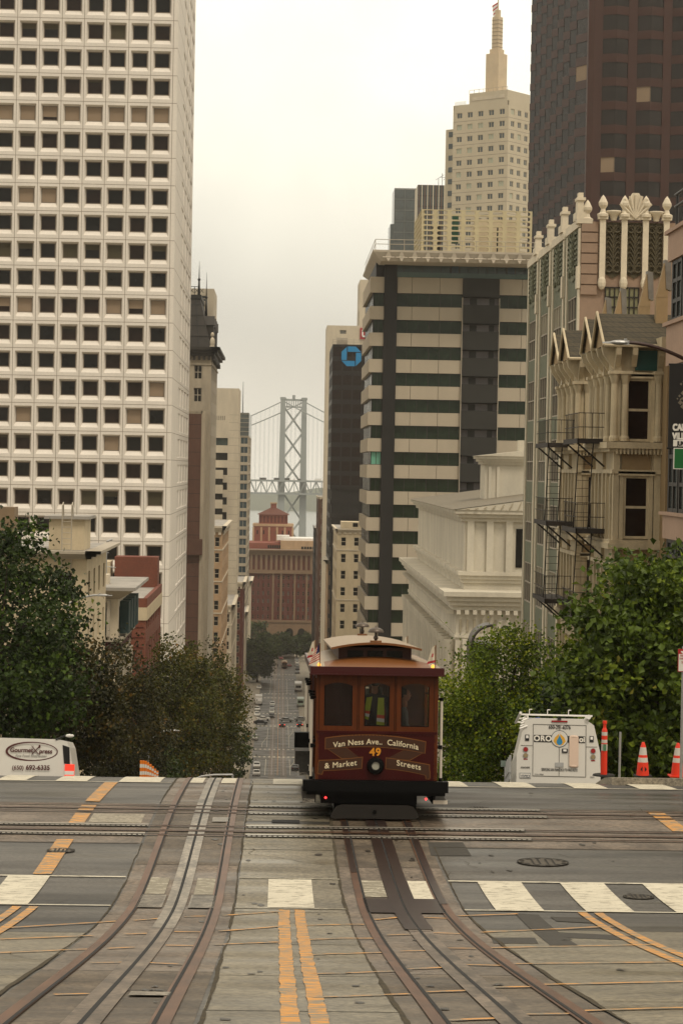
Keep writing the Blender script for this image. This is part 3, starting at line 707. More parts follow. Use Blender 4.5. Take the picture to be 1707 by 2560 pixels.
# rebuild front as a windowless brick wall with courses
h = b.H; b.quad('front', b.x0, 0, 0, h, -.02, M_brick)
b.wins = [q for q in b.wins if q[0] != 'front']
for q, u0, u1 in (('front',b.x0,0),('right',0,b.y1)):
    b.bar(q, u0-.05, u1, h-1.9, h-.7, -.12, .05, M_cream); b.bar(q, u0-.05, u1, h-.7, h+.15, -.08, .3, M_brick)
for k in range(22): b.bar('front', b.x0+.3, -.2, h-2.6-k*.95, h-2.5-k*.95, -.08, 0, M_brick2)
r = MB()
for k in range(11): r.ball((.35, 1+k*2.1, h-8.6), .16,.16,.16, 8, 4); r.ball((.35, 1+k*2.1, h-15.2), .16,.16,.16, 8, 4)
b.part('wall_lamp', r, M_white, True)
r = MB(); r.box(-4.6,-.2,b.y1-4,b.y1-.6,h,h+3.1,0); b.part('rooftop_block', r, M_brick)
r = MB(); r.box(-11.2,-5,b.y1-5,b.y1-1,h,h+2.6,0); b.part('penthouse', r, M_cream)
b.finish()
tb_ = b
m_ = MB(); m_.tube((0,0,0),(0,0,5.2),.05); m_.tube((-1.1,0,2.9),(.9,0,2.7),.04); m_.tube((-.6,0,4.1),(.2,0,4.1),.03); m_.tube((.0,0,5.2),(.5,.1,5.4),.1); m_.box(-1.3,-.5,-.3,.3,0,.8)
tag(m_.build('roof_antenna', M_steel, None, (XL-4.2, y0+6, tb_.R.z+tb_.H)), 'grey metal mast with cross arms standing on the red brick roof', 'antenna')
# brown granite fronted building with white pilaster strip
XL = -14.0
y0 = YX(500, 1300, XL); zt = ZZ(490, 1027, y0)
b = street_bld('office_building', 'narrow brown granite fronted building beside the white tower with a strip of green windows', 'building', -1, XL, y0, YX(519,1300,XL), 12, zt, M_bstone, M_gstone, 3.9, .3, .6, 2, 3, G_green, M_gstone, corn=.5, out=.15, sideM=M_lstone, dent=None)
b.quad('front', b.x0, 0, 0, b.H, -.03, M_bstone); b.wins = [q for q in b.wins if q[0] != 'front']
for k in range(1, 24): b.bar('front', b.x0, -.02, b.H-k*2.35, b.H-k*2.35+.06, -.05, 0, M_dframe)
b.bar('front', -3.2, .5, b.H-24.5, b.H-21.8, -.8, 0, M_bstone)
for u in (.0, 10, 20, 30): b.bar('right', u, u+1.0, 0, b.H, -.6, 0, M_gstone)
b.finish()
# mansard tower
y0 = YX(529, 900, XL); y1 = YX(544, 900, XL); zt = ZZ(529, 868, y0)
root, ext, zb = place(-1, XL, y0, y1, 16, zt)
b = Bld('stone_tower', 'grey stone tower with steep black mansard roof and spires right of the white tower', 'tower', root, ext); b.core(M_gstone, .4)
fl = 4.36; zl = b.H-2.6-5*fl
for j in range(4, -1, -1):
    b.grid('front', -15.2, -.7, zl+j*fl, zl+(j+1)*fl, 4, 1, .42, .62, M_gstone, .4, win=lambda i, _: (2,2,.14,M_frame,G_dark))
    b.grid('right', .8, b.y1-.6, zl+j*fl, zl+(j+1)*fl, 6, 1, .3, .5, M_gstone, .3, win=lambda i, _: (1,2,.1,M_frame,G_dark))
b.quad('front', -.7, 0, 0, b.H, 0, M_gstone); b.quad('front', -16, -15.2, 0, b.H, 0, M_gstone); b.quad('front', -15.2, -.7, 0, zl, 0, M_gstone); b.quad('right', 0, b.y1, 0, zl, 0, M_gstone)
b.quad('front', -15.2, -.7, b.H-2.6, b.H, 0, M_gstone); b.quad('right', 0, b.y1, b.H-2.6, b.H, 0, M_gstone); b.quad('right', 0, .8, zl, b.H-2.6, 0, M_gstone); b.quad('right', b.y1-.6, b.y1, zl, b.H-2.6, 0, M_gstone)
for q, u0, u1 in (('front',-16,0),('right',0,b.y1)): cornice(b, q, u0, u1, b.H+.003, 1.7, 1.6, M_slate, .9); b.bar(q, u0, u1, b.H-3.4, b.H-3.1, -.2, .05, M_gstone)
for k in range(40): b.bar('front', -15.9, -.1, k*1.45+2, k*1.45+2.05, -.02, 0, M_joint)
r = MB(); h = b.H; rt = ZZ(520, 735, y0)-zb; d = 2.6
r.hexa([(-16,.2,h),(-.2,.2,h),(-.2,b.y1,h),(-16,b.y1,h)], [(-14,d,rt),(-2.6,d,rt),(-2.6,b.y1-2,rt),(-14,b.y1-2,rt)], 0)
for k in range(7): r.hexa([(-14.6+k*2,.1,h),(-14.4+k*2,.1,h),(-14.4+k*2,.3,h),(-14.6+k*2,.3,h)], [(-13.3+k*1.65,d-.15,rt),(-13.1+k*1.65,d-.15,rt),(-13.1+k*1.65,d,rt),(-13.3+k*1.65,d,rt)], 1)
for k in range(1, 5):
    t = k/5; r.box(-15.9+2*t,-.3-2.4*t, .12+d*t*.96,.3+d*t,h+(rt-h)*t,h+(rt-h)*t+.15,1)
r.box(-14.4,-2.2,d-.4,b.y1-1.6,rt-.8,rt,1)
b.part('mansard_roof', r, [M_slate, M_dark])
r = MB()
for k in range(13): x = -14+k*.95; r.tube((x,d,rt),(x,d,rt+1.6),.07); r.tube((x+.1,d,rt+1.2),(x+.8,d,rt+.4),.05); r.tube((x+.1,d,rt+.4),(x+.8,d,rt+1.2),.05)
r.box(-14,-2.6,d-.05,d+.05,rt+1.5,rt+1.62); b.part('iron_cresting', r, M_dark)
for x, y, z, hh in ((-2.7,d,rt,6.5),(-1.5,d+7,rt-4,9)):
    r = MB(); r.tube((x,y,z),(x,y,z+hh*.45),.28,.16); r.tube((x,y,z+hh*.45),(x,y,z+hh),.12,.02); r.ball((x,y,z+hh*.45),.3,.3,.3,8,4); b.part('spire', r, M_dark, True)
for k in range(4):
    y = 4+k*7.6; r = MB(); r.box(-1.6,.2,y-1.1,y+1.1,h,h+4.4); r.prism([(-1.6,y-1.4,h+4.4),(-1.6,y+1.4,h+4.4),(-1.6,y,h+6.2)],(2,0,0)); b.part('dormer', r, M_slate)
r = MB(); r.ball((.1,0.6,h+.9),.5,.5,1.1,8,6); r.ball((.1,.6,h+2.4),.35,.35,.5,8,6); r.box(-.4,.5,.1,1.1,h,h+.3); b.part('roof_statue', r, M_lstone, True)
b.finish()
# pale slab behind it
y0 = y1+6; b = street_bld('office_building', 'pale windowless slab rising behind the black mansard roof', 'building', -1, XL-.4, YX(540,760,XL), YX(540,760,XL)+20, 14, ZZ(540, 722, YX(540,760,XL)), M_lstone, M_lstone, 4, .3, .3, 3, 3, G_grey, corn=0, zmin=20); b.finish()
# orange-tan low building with white eaves
XL = -13.4
for (px, py, dpt, nm, lb, mt, tr, fl, yb) in (
    (557, 1315, 60, 'brick_building', 'orange tan brick building with bright cornices below the white stepped office block', M_tanst, M_lstone, 3.6, None),
    (580, 1512, 50, 'stone_building', 'narrow cream stone building with projecting cornice above the autumn trees', M_gstone, M_lstone, 3.8, None)):
    y0 = YX(px, py, XL); b = street_bld(nm, lb, 'building', -1, XL, y0, y0+dpt, 14, ZZ(px, py, y0), mt, tr, fl, .45, .6, 6, 9, G_dark, corn=1.4, out=.9, band=2); b.finish()
# white stepped office block
y0 = YX(598, 1000, XL); zt = ZZ(590, 971, y0)
root, ext, zb = place(-1, XL, y0, y0+26, 16, zt)
b = Bld('office_block', 'white stone office block with wide dark strip windows and a stepped balcony front', 'building', root, ext); b.core(M_lstone, .7)
fl = 4.45; h = b.H; zl = h-13.8-16*fl
b.quad('front', -2.9, 0, 0, h, 0, M_lstone); b.quad('right', 0, b.y1, 0, h, 0, M_lstone); b.quad('front', -16, -2.9, h-13.8, h, 0, M_lstone); b.quad('front', -16, -2.9, 0, zl, 0, M_lstone)
for j in range(15, -1, -1): b.grid('front', -16, -2.9, zl+j*fl, zl+(j+1)*fl, 2, 1, .92, .5, M_lstone, .6, win=lambda i, _, j=j: (2,1,.1,M_dframe,G_teal if j == 15 else G_dark))
for j in range(28): b.bar('front', -2.88, -.02, h-8-j*2.3, h-8-j*2.3+.07, -.012, 0, M_joint); b.bar('right', 0, b.y1, h-8-j*2.3, h-8-j*2.3+.07, -.012, 0, M_joint)
for k in range(10): b.bar('front', -9.8+k*.6, -9.6+k*.6, h-9.6, h-8.3, -.01, .1, M_dframe)
r = MB(); dz = ZZ(560, 1175, y0)-zb
for j in range(8):
    z = dz-j*4.45; r.box(-10,-4.4,-3.2,-.0,z-2.6,z,0); r.box(-10,-4.4,-2.6,-.0,z-4.4,z-2.6,1)
    for k in range(8): r.box(-9.8+k*.7,-9.55+k*.7,-3.3,-3.2,z-2.6,z-.6,0)
b.part('balcony_stack', r, [M_lstone, G_dark]); b.finish()
# glass tower
XL = -13.2; y0 = YX(622, 1100, XL); zt = ZZ(622, 1032, y0); y1 = YX(628, 1100, XL)
root, ext, zb = place(-1, XL, y0, y1, 14, zt)
b = Bld('glass_tower', 'slim green glass tower with pale floor bands left of the bridge', 'tower', root, ext); b.core(M_gstone, .5)
fl = 3.55; h = b.H; n = int((h-9)/fl); zl = h-9-n*fl
for j in range(n-1, -1, -1):
    b.grid('front', -13.5, 0, zl+j*fl, zl+(j+1)*fl, 4, 1, .82, .72, M_gstone, .3, win=lambda i, _: (2,1,.12,M_frame,G_blue))
    b.grid('right', 0, b.y1, zl+j*fl, zl+(j+1)*fl, 5, 1, .9, .72, M_gstone, .3, win=lambda i, _: (2,1,.12,M_frame,G_blue))
b.quad('front', -14, -13.5, 0, h, 0, M_gstone)
b.quad('front', -14, 0, h-9, h, 0, G_grey); b.quad('right', 0, b.y1, h-9, h, 0, G_grey)
for k in range(6): b.bar('front', -14, 0, h-9+k*1.7, h-9+k*1.7+.15, -.15, 0, M_frame)
r = MB(); r.tube((-2.5,1,h),(-2.5,1,h+12),.18,.08); b.part('mast', r, M_dark); b.finish()
# far left row
for (px, py, nm, lb, mt, tr) in ((608,1455,'brick_building','small dark red brick building with white cornice at the foot of the glass tower',M_brick2,M_lstone),(614,1530,'stone_building','low grey cream building with cornice, farthest but one on the left kerb',M_gstone,M_lstone),(626,1452,'stone_building','thin pale building edge beside the glass tower at the far end of the street',M_lstone,M_lstone)):
    y0 = YX(px, py, -12.8); b = street_bld(nm, lb, 'building', -1, -12.8, y0, y0+40, 14, ZZ(px, py, y0), mt, tr, 3.8, .45, .6, 4, 6, G_dark, corn=1.6, out=1); b.finish()
# ---- right side --------------------------------------------------------
XR = 13.0
M_band = mat('beige_spandrel', '#aea390', .85, .07, .4, streak=(1,1,.3), fine=8)
M_char = mat('charcoal_panel', '#272622', .7, .12, .5, streak=(1,1,.5))
M_blk = mat('black_pier', '#15120f', .6, .12, .5)
# striped office slab
y0 = YX(924, 800, XR); y1 = YX(906, 800, XR); s_ = F/y0
top = ZZ(1000, 693, y0); zb = zg(y1)-1; fl = 66.0/s_
b = Bld('office_block', 'office block striped in beige bands and green glass with a flat white roof slab', 'building', (XR, y0, zb), (0, 26, 0, y1-y0, ZZ(1000, 650, y0)-zb))
px2 = lambda p: (p-924)/s_
b.w.box(.9, 26, .9, y1-y0-.1, 0, b.H-.1, b.mi(M_blk))
nf = 20; T = top-zb
for j in range(nf):
    zt_ = T-j*fl-(.0 if j == 0 else .55); zh = 2.45 if j == 0 else 2.05
    if j == 0: zlow = T-2.45
    else: zlow = T-j*fl-.45-2.05; zt_ = T-j*fl-.45
    for u0, u1 in ((0, px2(959)), (px2(990)+.1, px2(1028)), (px2(1028)+.06, px2(1097)), (px2(1097)+.06, px2(1155)), (px2(1247), px2(1303)), (px2(1303)+.06, 26)):
        b.bar('front', u0, u1, zlow, zt_, 0, .6, M_band)
    for k in range(4): u = (y1-y0)/4; b.bar('left', u*k+(.62 if k == 0 else .06), u*(k+1)-.0, zlow, zt_, 0, .6, M_band)
    gz0 = T-(j+1)*fl-.45; gh = zlow-gz0
    for u0, u1, n_ in ((.55, px2(959), 2), (px2(990), px2(1155), 7), (px2(1247), 26, 4)):
        for q in range(2 if u1-u0 > 8 else 1):
            nn = 2 if u1-u0 > 8 else 1; a = u0+(u1-u0)*q/nn; c = u0+(u1-u0)*(q+1)/nn
            gg = mat('pale_teal_glass', '#6fae96', .2, .1) if (j == 6 and u0 < 1 ) else G_green  # corner panes of one floor in a paler teal
            b.wins.append(('front', (a+c)/2, gz0, .5, winmesh(c-a, gh, max(1, n_//nn), 1, .08, M_dframe, gg)))
    b.wins.append(('left', (y1-y0)/2, gz0, .5, winmesh(y1-y0-.4, gh, 6, 1, .08, M_dframe, G_green)))
b.bar('front', px2(959), px2(990), 0, b.H, -.35, .6, M_blk)
b.finish()
r = MB()
for j in range(nf): z = T-j*fl; r.box(px2(1155)+.05, px2(1247)-.05, -.5, -.38, z-3.0, z, 0); r.box(px2(1155)+.05, px2(1247)-.05, -.5, .6, z-3.0, z-2.85, 0)
b.part('balcony_front', r, M_char)
r = MB(); mgw = mat('balcony_wall', '#716c6c', .8, .1)
r.box(px2(1155), px2(1247), .62, .75, 0, T-3, 0)
for j in range(nf): z = T-j*fl-3; r.box(px2(1155)+1.2, px2(1155)+2.3, .55, .62, z-1.3, z-.05, 1); r.box(px2(1247)-1.5, px2(1247)-.7, .55, .62, z-1.3, z-.05, 1)
r.box(px2(1155)-.08,px2(1155)+.04,-.45,.6,0,T-3,2); r.box(px2(1247)-.04,px2(1247)+.08,-.45,.6,0,T-3,2)
b.part('balcony_back_wall', r, [mgw, M_char, M_frame])
r = MB(); zg0 = T+.05; zg1 = b.H
r.box(2.2, 26, .4, y1-y0+2, zg0, zg1, 0)
for k in range(17): r.box(2.2+k*1.45, 2.28+k*1.45, .3, .4, zg0, zg1, 1)
r.box(2.2,26,-.1,-.04,zg0,zg0+.75,2)
for xx in (px2(1123), px2(1263)): r.box(xx,xx+1.5,.25,.3,zg0,zg1-.5,1); r.box(xx+.2,xx+1.3,.2,.25,zg0,zg1-.7,3)
b.part('penthouse_glazing', r, [G_teal, M_dframe, mat('glass_rail', '#49605a', .2, .1), G_blue])
ys_ = y0-7; xs_ = AT(933, 640, ys_).x; z1 = ZZ(940, 624, ys_)-zb; z0_ = ZZ(940, 651, ys_)-zb
r = MB(); dx = xs_-XR
r.hexa([(dx+1.2,-6.4,z0_),(26.5,-6.4,z0_),(26.5,y1-y0,z0_),(dx+1.2,y1-y0,z0_)], [(dx,-7,z1-.3),(26.5,-7,z1-.3),(26.5,y1-y0+5,z1-.3),(dx,y1-y0+5,z1-.3)], 0)
r.box(dx,26.5,-7,y1-y0+5,z1-.298,z1,0)
for k in range(13):
    x = dx+2.3+k*2.0; r.poly([(x-.45,-7.08,z0_+.65),(x,-7.2,z0_-.15),(x+.45,-7.08,z0_+.65),(x,-7.2,z1+.05)],0); r.tube((x-.9,-7.03,z0_+.5),(x+.9,-7.03,z0_+.5),.12)
b.part('roof_slab', r, mat('white_concrete', '#b3a998', .8, .1, .5))
r = MB()
for z in (z1+.9, z1+1.6): r.tube((dx+.3,-6.7,z),(26,-6.7,z),.05); r.tube((dx+.3,-6.7,z),(dx+.3,y1-y0+4,z),.05)
for k in range(12): r.tube((dx+.3+k*2.2,-6.7,z1),(dx+.3+k*2.2,-6.7,z1+1.6),.05)
b.part('roof_railing', r, M_frame)
# pierced screen on the roof
ysn = y0+2; r = MB(); q0 = AT(1054, 523, ysn); q1 = AT(1330, 523, ysn); zb2 = ZZ(1100, 628, ysn)-zb; zt2 = q0.z-zb
xa, xb = q0.x-XR, q1.x-XR; nc, nr = 8, 8; cw = (xb-xa)/nc; ch = (zt2-zb2)/nr
def screen(r, fn, nc, nr, cw, ch, z0):
    for i in range(nc):
        for j in range(nr):
            cx, cz = (i+.5)*cw, z0+(j+.5)*ch
            hx_ = [(-.36,-.22),(-.24,-.38),(.24,-.38),(.36,-.22),(.36,.22),(.24,.38),(-.24,.38),(-.36,.22)]
            oc = [(-.5,-.22),(-.24,-.5),(.24,-.5),(.5,-.22),(.5,.22),(.24,.5),(-.24,.5),(-.5,.22)]
            H_ = [(cx+a*cw, cz+c*ch) for a, c in hx_]; O_ = [(cx+a*cw, cz+c*ch) for a, c in oc]
            for k in range(8):
                a, c, d_, e2 = O_[k], O_[(k+1) % 8], H_[(k+1) % 8], H_[k]
                r.quad(fn(*a,0), fn(*c,0), fn(*d_,0), fn(*e2,0)); r.quad(fn(*e2,0), fn(*d_,0), fn(*d_,.5), fn(*e2,.5))
            for sx, sz in ((-1,-1),(1,-1),(1,1),(-1,1)): r.poly([fn(cx+sx*.5*cw,cz+sz*.5*ch,0), fn(cx+sx*.24*cw,cz+sz*.5*ch,0), fn(cx+sx*.5*cw,cz+sz*.22*ch,0)])
screen(r, lambda u, z, d: (xa+u, 2+d, z), nc, nr, cw, ch, zb2)
screen(r, lambda u, z, d: (xa+d, 2+u, z), 9, nr, cw, ch, zb2)
b.part('pierced_screen', r, mat('screen_concrete', '#b8ad8c', .85, .1, .5))
r = MB(); r.box(xa+9,xb-2,7,16,zb2,zt2-.8,0); r.box(xa+2,xa+3.2,5,7,zb2,zt2-2,1); r.box(xa+5.0,xa+6.0,5,6,zb2+1.6,zt2-.5,2); r.tube((xa+12.2,5,zb2),(xa+12.2,5,zt2-2.3),.12,m=1)
b.part('rooftop_plant', r, [M_cream, M_char, mat('green_duct', '#1f4a36', .6, .1)])
# dark tower with the blue octagon
y0 = YX(831, 900, XR); y1 = YX(816, 900, XR)
zt = ZZ(860, 861, y0); root, ext, zb = place(1, XR, y0, min(y1, y0+40), 22, zt)
b = Bld('office_tower', 'very dark brown tower carrying a blue octagon sign near its top', 'tower', root, ext); b.core(M_blk, .4)
fl = 3.9; n = int(b.H/fl); M_bwn = mat('dark_brown_panel', '#120c09', .5, .12, .5)
for j in range(n-1, -1, -1):
    b.grid('front', 0, 22, b.H-(n-j)*fl, b.H-(n-j-1)*fl, 8, 1, .9, .7, M_bwn, .15, win=None if j < n-10 else (lambda i, _: (1,1,.06,M_bwn,G_dark2)))
    b.grid('left', 0, b.y1, b.H-(n-j)*fl, b.H-(n-j-1)*fl, 8, 1, .6, .7, M_bwn, .2)
b.quad('front', 0, 22, 0, b.H-n*fl+.1, 0, M_bwn)
r = MB(); h = b.H
for k in range(12): r.tube((k*1.9,.2,h),(k*1.9,.2,h+1.3),.06)
r.tube((0,.2,h+1.3),(21,.2,h+1.3),.06); r.tube((0,.2,h+.7),(21,.2,h+.7),.06); r.box(1,4,.5,2,h,h+1.8); r.tube((10,2,h),(10,2,h+6),.1); b.part('roof_railing', r, M_frame)
# octagon of four blue bars
c = AT(878, 891, y0); cx, cz = c.x-XR, c.z-zb; R_ = 24.5*y0/F; a = R_; k_ = R_*.45; i_ = R_*.42; g = R_*.045
seg = [(-k_,a),(k_-.2*R_,a),(a,k_),(a, i_),(-i_, i_),(-i_, a)]
seg = [(-i_+g, a),(k_, a),(a, k_),(a, i_+g),(-i_+g, i_+g)]
r = MB()
for q in range(4):
    ca, sa = [(1,0),(0,-1),(-1,0),(0,1)][q]
    pts = [(cx+x*ca-z*sa, -.35, cz+x*sa+z*ca) for x, z in seg]; r.prism(pts, (0,.3,0))
b.part('octagon_sign', r, mat('blue_sign', '#1d7fb4', .4, .05)); b.finish()
# light concrete tower behind, with red and white sign
y0 = YX(816, 900, XR); zt = ZZ(860, 814, y0)
b = street_bld('office_tower', 'light concrete tower standing behind the dark octagon tower with a red and white sign', 'tower', 1, XR, y0, YX(812,1000,XR)+8, 30, zt, M_lstone, M_lstone, 4, .2, .3, 3, 3, G_grey, corn=0, zmin=40)
c = AT(907, 835, y0); s_ = y0/F; b.finish()
r = MB(); r.box(c.x-XR-7*s_, c.x-XR+30*s_, -.5, 0, c.z-b.R.z-13*s_, c.z-b.R.z+15*s_, 0); sg = b.part('rooftop_sign', r, mat('red_sign', '#a3222c', .5, .05))
r = MB(); X_ = c.x-XR; Zc = c.z-b.R.z; u = s_
r.box(X_-3*u,X_+1*u,-.7,-.5,Zc-4*u,Zc+10*u); r.box(X_+6*u,X_+10*u,-.7,-.5,Zc-4*u,Zc+10*u); r.prism([(X_-3*u,-.7,Zc-4*u),(X_-1*u,-.7,Zc-8*u),(X_+8*u,-.7,Zc-8*u),(X_+10*u,-.7,Zc-4*u)],(0,.2,0))
lt = r.build('lettering', M_white, sg)
# thin tower behind
y0 = 800; q = AT(900, 699, y0)
b = street_bld('office_tower', 'narrow cream tower with square windows showing left of the striped block', 'tower', 1, q.x, y0, y0+25, 20, q.z, M_lstone, M_lstone, 8.6, .3, .62, 3, 4, G_dark, corn=0, zmin=30); b.finish()
# far right small ones
for (px, py, X_, nm, lb, mt, tr, dp) in ((797,1242,13,'brick_building','slender brown brick building left of the dark octagon tower',mat('brown_brick','#4d3325',.8,.15,.5,fine=2),M_lstone,50),
        (787,1320,13,'office_building','slim black building edge beside the red brick block far down the street',M_blk,M_blk,40),):
    y0 = YX(px, py, X_); b = street_bld(nm, lb, 'building', 1, X_, y0, y0+dp, 16, ZZ(px, py, y0), mt, tr, 4, .4, .5, 5, 6, G_dark, corn=.6, out=.3); b.finish()
y0 = YX(841, 1450, XR); zt = ZZ(850, 1322, y0)
b = street_bld('stone_building', 'small cream stone building with a round turret in front of the dark octagon tower', 'building', 1, XR, y0, y0+40, 12, zt, M_cream, M_lstone, 3.9, .38, .52, 4, 7, G_dark, corn=.8, out=.5, band=3)
h = b.H; r = MB(); r.box(1,12,2,12,h,h+1.6,0); r.box(7,9,2,5,h,h+2.5,0); r.box(3.6,4.8,0,1,h+.5,h+1.4,1); r.box(5.4,6.6,0,1,h+.5,h+1.4,1); b.part('penthouse', r, [M_cream, G_dark])
r = MB(); r.lathe([(1.5,0),(1.5,2.6),(1.7,2.8),(1.1,3.4),(1.1,4.5),(.55,5),(.55,7.4),(.2,8.4),(0,8.8)], 14, 0, (9.2,3.4,h)); b.part('turret', r, M_cream, True); b.finish()
y0 = YX(826, 1560, XR-.2); b = street_bld('stone_building', 'lower tan stone shop building with projecting cornice right behind the cable car roof', 'building', 1, XR-.2, y0+44, y0+70, 12, ZZ(815, 1400, y0+44), M_tanst, M_lstone, 3.9, .4, .55, 4, 6, G_dark, corn=1, out=1.2); b.finish()
# beige tower with stepped top and spire, rotated
Yb = 694.0; s_ = F/Yb; q = AT(1271, 250, Yb); zt = q.z; M_bei = mat('beige_tower_stone', '#beb39c', .85, .08, .15, streak=(1,1,.3))
fl = 30/s_; rz = math.radians(-40)
b = Bld('office_tower', 'tall beige stone tower with stepped top and a flag mast in the mist', 'tower', (q.x, Yb, -75), (-21, 0, 0, 16, zt+75), rz); b.core(M_bei, .4)
zlo = b.H-1.5-22*fl
wb = lambda i, j: (2,1,.14,M_bei,G_grey if b.rng.random() < .85 else mat('pale_blind_glass', '#a9ae9a', .4, .1))
for j in range(21, -1, -1):
    b.grid('front', -20.6, -.4, zlo+j*fl, zlo+(j+1)*fl, 5, 1, .5, .48, M_bei, .2, win=wb); b.grid('right', .5, 15.5, zlo+j*fl, zlo+(j+1)*fl, 4, 1, .5, .48, M_bei, .2, win=wb)
for f_, u0, u1 in (('front',-21,-20.6),('front',-.4,0),('right',0,.5),('right',15.5,16)): b.quad(f_, u0, u1, 0, b.H, 0, M_bei)
for f_, u0, u1 in (('front',-21,0),('right',0,16)): b.quad(f_, u0, u1, b.H-1.5, b.H, 0, M_bei); b.quad(f_, u0, u1, 0, zlo, 0, M_bei)
for j in range(22): b.bar('front', -21, 0, zlo+j*fl-.06, zlo+j*fl+.06, -.01, .02, M_joint); b.bar('right', 0, 16, zlo+j*fl-.06, zlo+j*fl+.06, -.01, .02, M_joint)
b.finish()
r = MB(); H_ = b.H
b2w = MB(); b2w.box(-25.2,-21.02,2,15,0,H_-1.6*fl-1,0); b.part('side_wing', b2w, M_bei)
for j in range(14):
    r = MB(); r.box(-24,-22.2,1.9,2,H_-2.1*fl-j*fl-1.6,H_-2.1*fl-j*fl,0); b.part('window', r, G_grey)
r = MB(); r.box(-16,-1.5,1.5,14,H_,H_+3.6,0); r.box(-15,-2.5,1.38,1.5,H_+1.2,H_+2.3,1); b.part('roof_block', r, [M_bei, M_lstone])
r = MB()
for k in range(9): r.tube((-16+k*1.8,1.5,H_+3.6),(-16+k*1.8,1.5,H_+4.7),.07)
for k in range(11): r.tube((-20.5+k*.4,.3,H_),(-20.5+k*.4,.3,H_+1.2),.06)
r.tube((-16,1.5,H_+4.6),(-1.6,1.5,H_+4.6),.06); b.part('roof_railing', r, M_frame)
M_sp = mat('mast_cladding', '#c4b296', .7, .1, .3); sx, sy = -9.6, 8
def zz(py): return ZZ(1240, py, Yb+12)-b.R.z
r = MB(); r.box(sx-3.2,sx+1.6,sy-2.4,sy+2.4,H_+3.6,zz(135),0); r.box(sx-2.4,sx+.9,sy-1.6,sy+1.6,zz(135),zz(123),0); r.box(sx-1.9,sx+.5,sy-1.2,sy+1.2,zz(123),zz(42),0); r.box(sx-1.3,sx,sy-.6,sy+.7,zz(42),zz(24),0); r.tube((sx-.6,sy,zz(24)),(sx-.6,sy,zz(-40)),.22,.12)
for k in range(8): z = zz(118)+k*1.2; r.box(sx-2.0,sx+.6,sy-1.3,sy+1.3,z,z+.1,1)
b.part('spire', r, [M_sp, M_joint])
fg = MB()
FR = lambda x, z: (sx-.7-x, sy-.02*math.sin(x*3), z)
zf = zz(4)
for k in range(9): fg.quad(FR(.0,zf-k*.55),FR(2.2-.1*k,zf-.9-k*.66),FR(2.15-.1*k,zf-1.5-k*.66),FR(0,zf-.55-k*.55),0 if k % 2 == 0 else 1)
fl_o = b.part('flag', fg, [mat('flag_red', '#a8343a', .7, .05), M_white])
# misty glass towers beside it
q = AT(986, 470, 900); b = Bld('glass_tower', 'grey blue glass tower left of the beige tower, half lost in mist', 'tower', (q.x, 900, -78), (0, 17, 0, 18, q.z+78))
b.core(M_gstone, .3); fl = 4.4; n = 24; 
for j in range(n): b.grid('front', 0, 17, b.H-(j+1)*fl, b.H-j*fl, 4, 1, .93, .9, mat('mullion_grey','#5d6260',.5,.1), .1, win=lambda i, _: (1,1,.1,M_dframe,G_grey))
b.quad('left', 0, 18, 0, b.H, 0, G_grey); b.quad('front', 0, 17, 0, b.H-n*fl, 0, G_grey)
r = MB(); zlow = ZZ(986, 560, 900)+78; r.box(-1.4,0,.3,18,0,zlow); b.part('lower_wing', r, G_grey); b.finish()
q = AT(1044, 462, 840); b = Bld('office_tower', 'grey tower with brown and white vertical fins beside the beige tower', 'tower', (q.x, 840, -78), (0, 15, 0, 18, q.z+78))
b.core(M_gstone, .3); b.quad('front', 0, 15, 0, b.H, 0, G_grey); b.quad('left', 0, 18, 0, b.H, 0, M_lstone)
for k in range(14): b.bar('front', .4+k*1.05, .7+k*1.05, 0, b.H, -.4, 0, M_lstone if k % 2 else M_bstone)
for j in range(20): b.bar('front', 0, 15, b.H-j*3.9-.3, b.H-j*3.9, -.1, 0, M_char)
r = MB()
for k in range(5): r.tube((8+k*1.4,4,b.H),(8+k*1.4,4,b.H+3+2*(k % 3)),.09); r.tube((7+k*1.4,4,b.H+2.5+(k % 2)),(10+k*1.2,4,b.H+4.5-(k % 2)),.07)
b.part('roof_antenna', r, M_char); b.finish()
# brown faceted tower
M_brn = mat('carnelian_granite', '#3f251d', .45, .12, .3, streak=(1,1,.4), fine=2)
Yt = 370.0; s_ = F/Yt; q = AT(1466, 300, Yt); zb = -50; fl = 59.0/s_
root = thing('bay_window_tower', 'huge dark brown granite tower with rows of angled bay windows at the upper right', 'tower', (q.x, Yt, zb))
zhi = ZZ(1466, 0, Yt)+30-zb; nf = 24; ztopw = ZZ(1466, 38, Yt)-zb
wbm = MB(); lx = q.x
def facet(pts, j, wallm, flat):
    pass
pitch = 86.5/s_; bays = []
pl = [(0,0)]
fr_pts = []                                                  # plan outline from the far left end to the right
yb_ = YX(1335, 300, lx)-Yt; nb = 9; sp_ = yb_/nb
for k in range(nb, 0, -1):
    y = k*sp_; fr_pts += [((0,y),(-.0,y-.18*sp_),'w'), ((0,y-.18*sp_),(-1.5,y-.5*sp_),'g'), ((-1.5,y-.5*sp_),(0,y-.82*sp_),'g'), ((0,y-.82*sp_),(0,y-sp_),'w')]
x = 0.0; fr_pts.append(((0,0),(.9,-.4),'w')); fr_pts.append(((.9,-.4),(1.6,-.4),'w')); x = 1.6
for k in range(4):
    fr_pts += [((x,-.4),(x+.25*pitch*.5,-.4),'w'), ((x+.125*pitch,-.4),(x+.5*pitch,-1.5),'g'), ((x+.5*pitch,-1.5),(x+.875*pitch,-.4),'g'), ((x+.875*pitch,-.4),(x+pitch,-.4),'w')]; x += pitch
gl = MB(); glass_parts = []
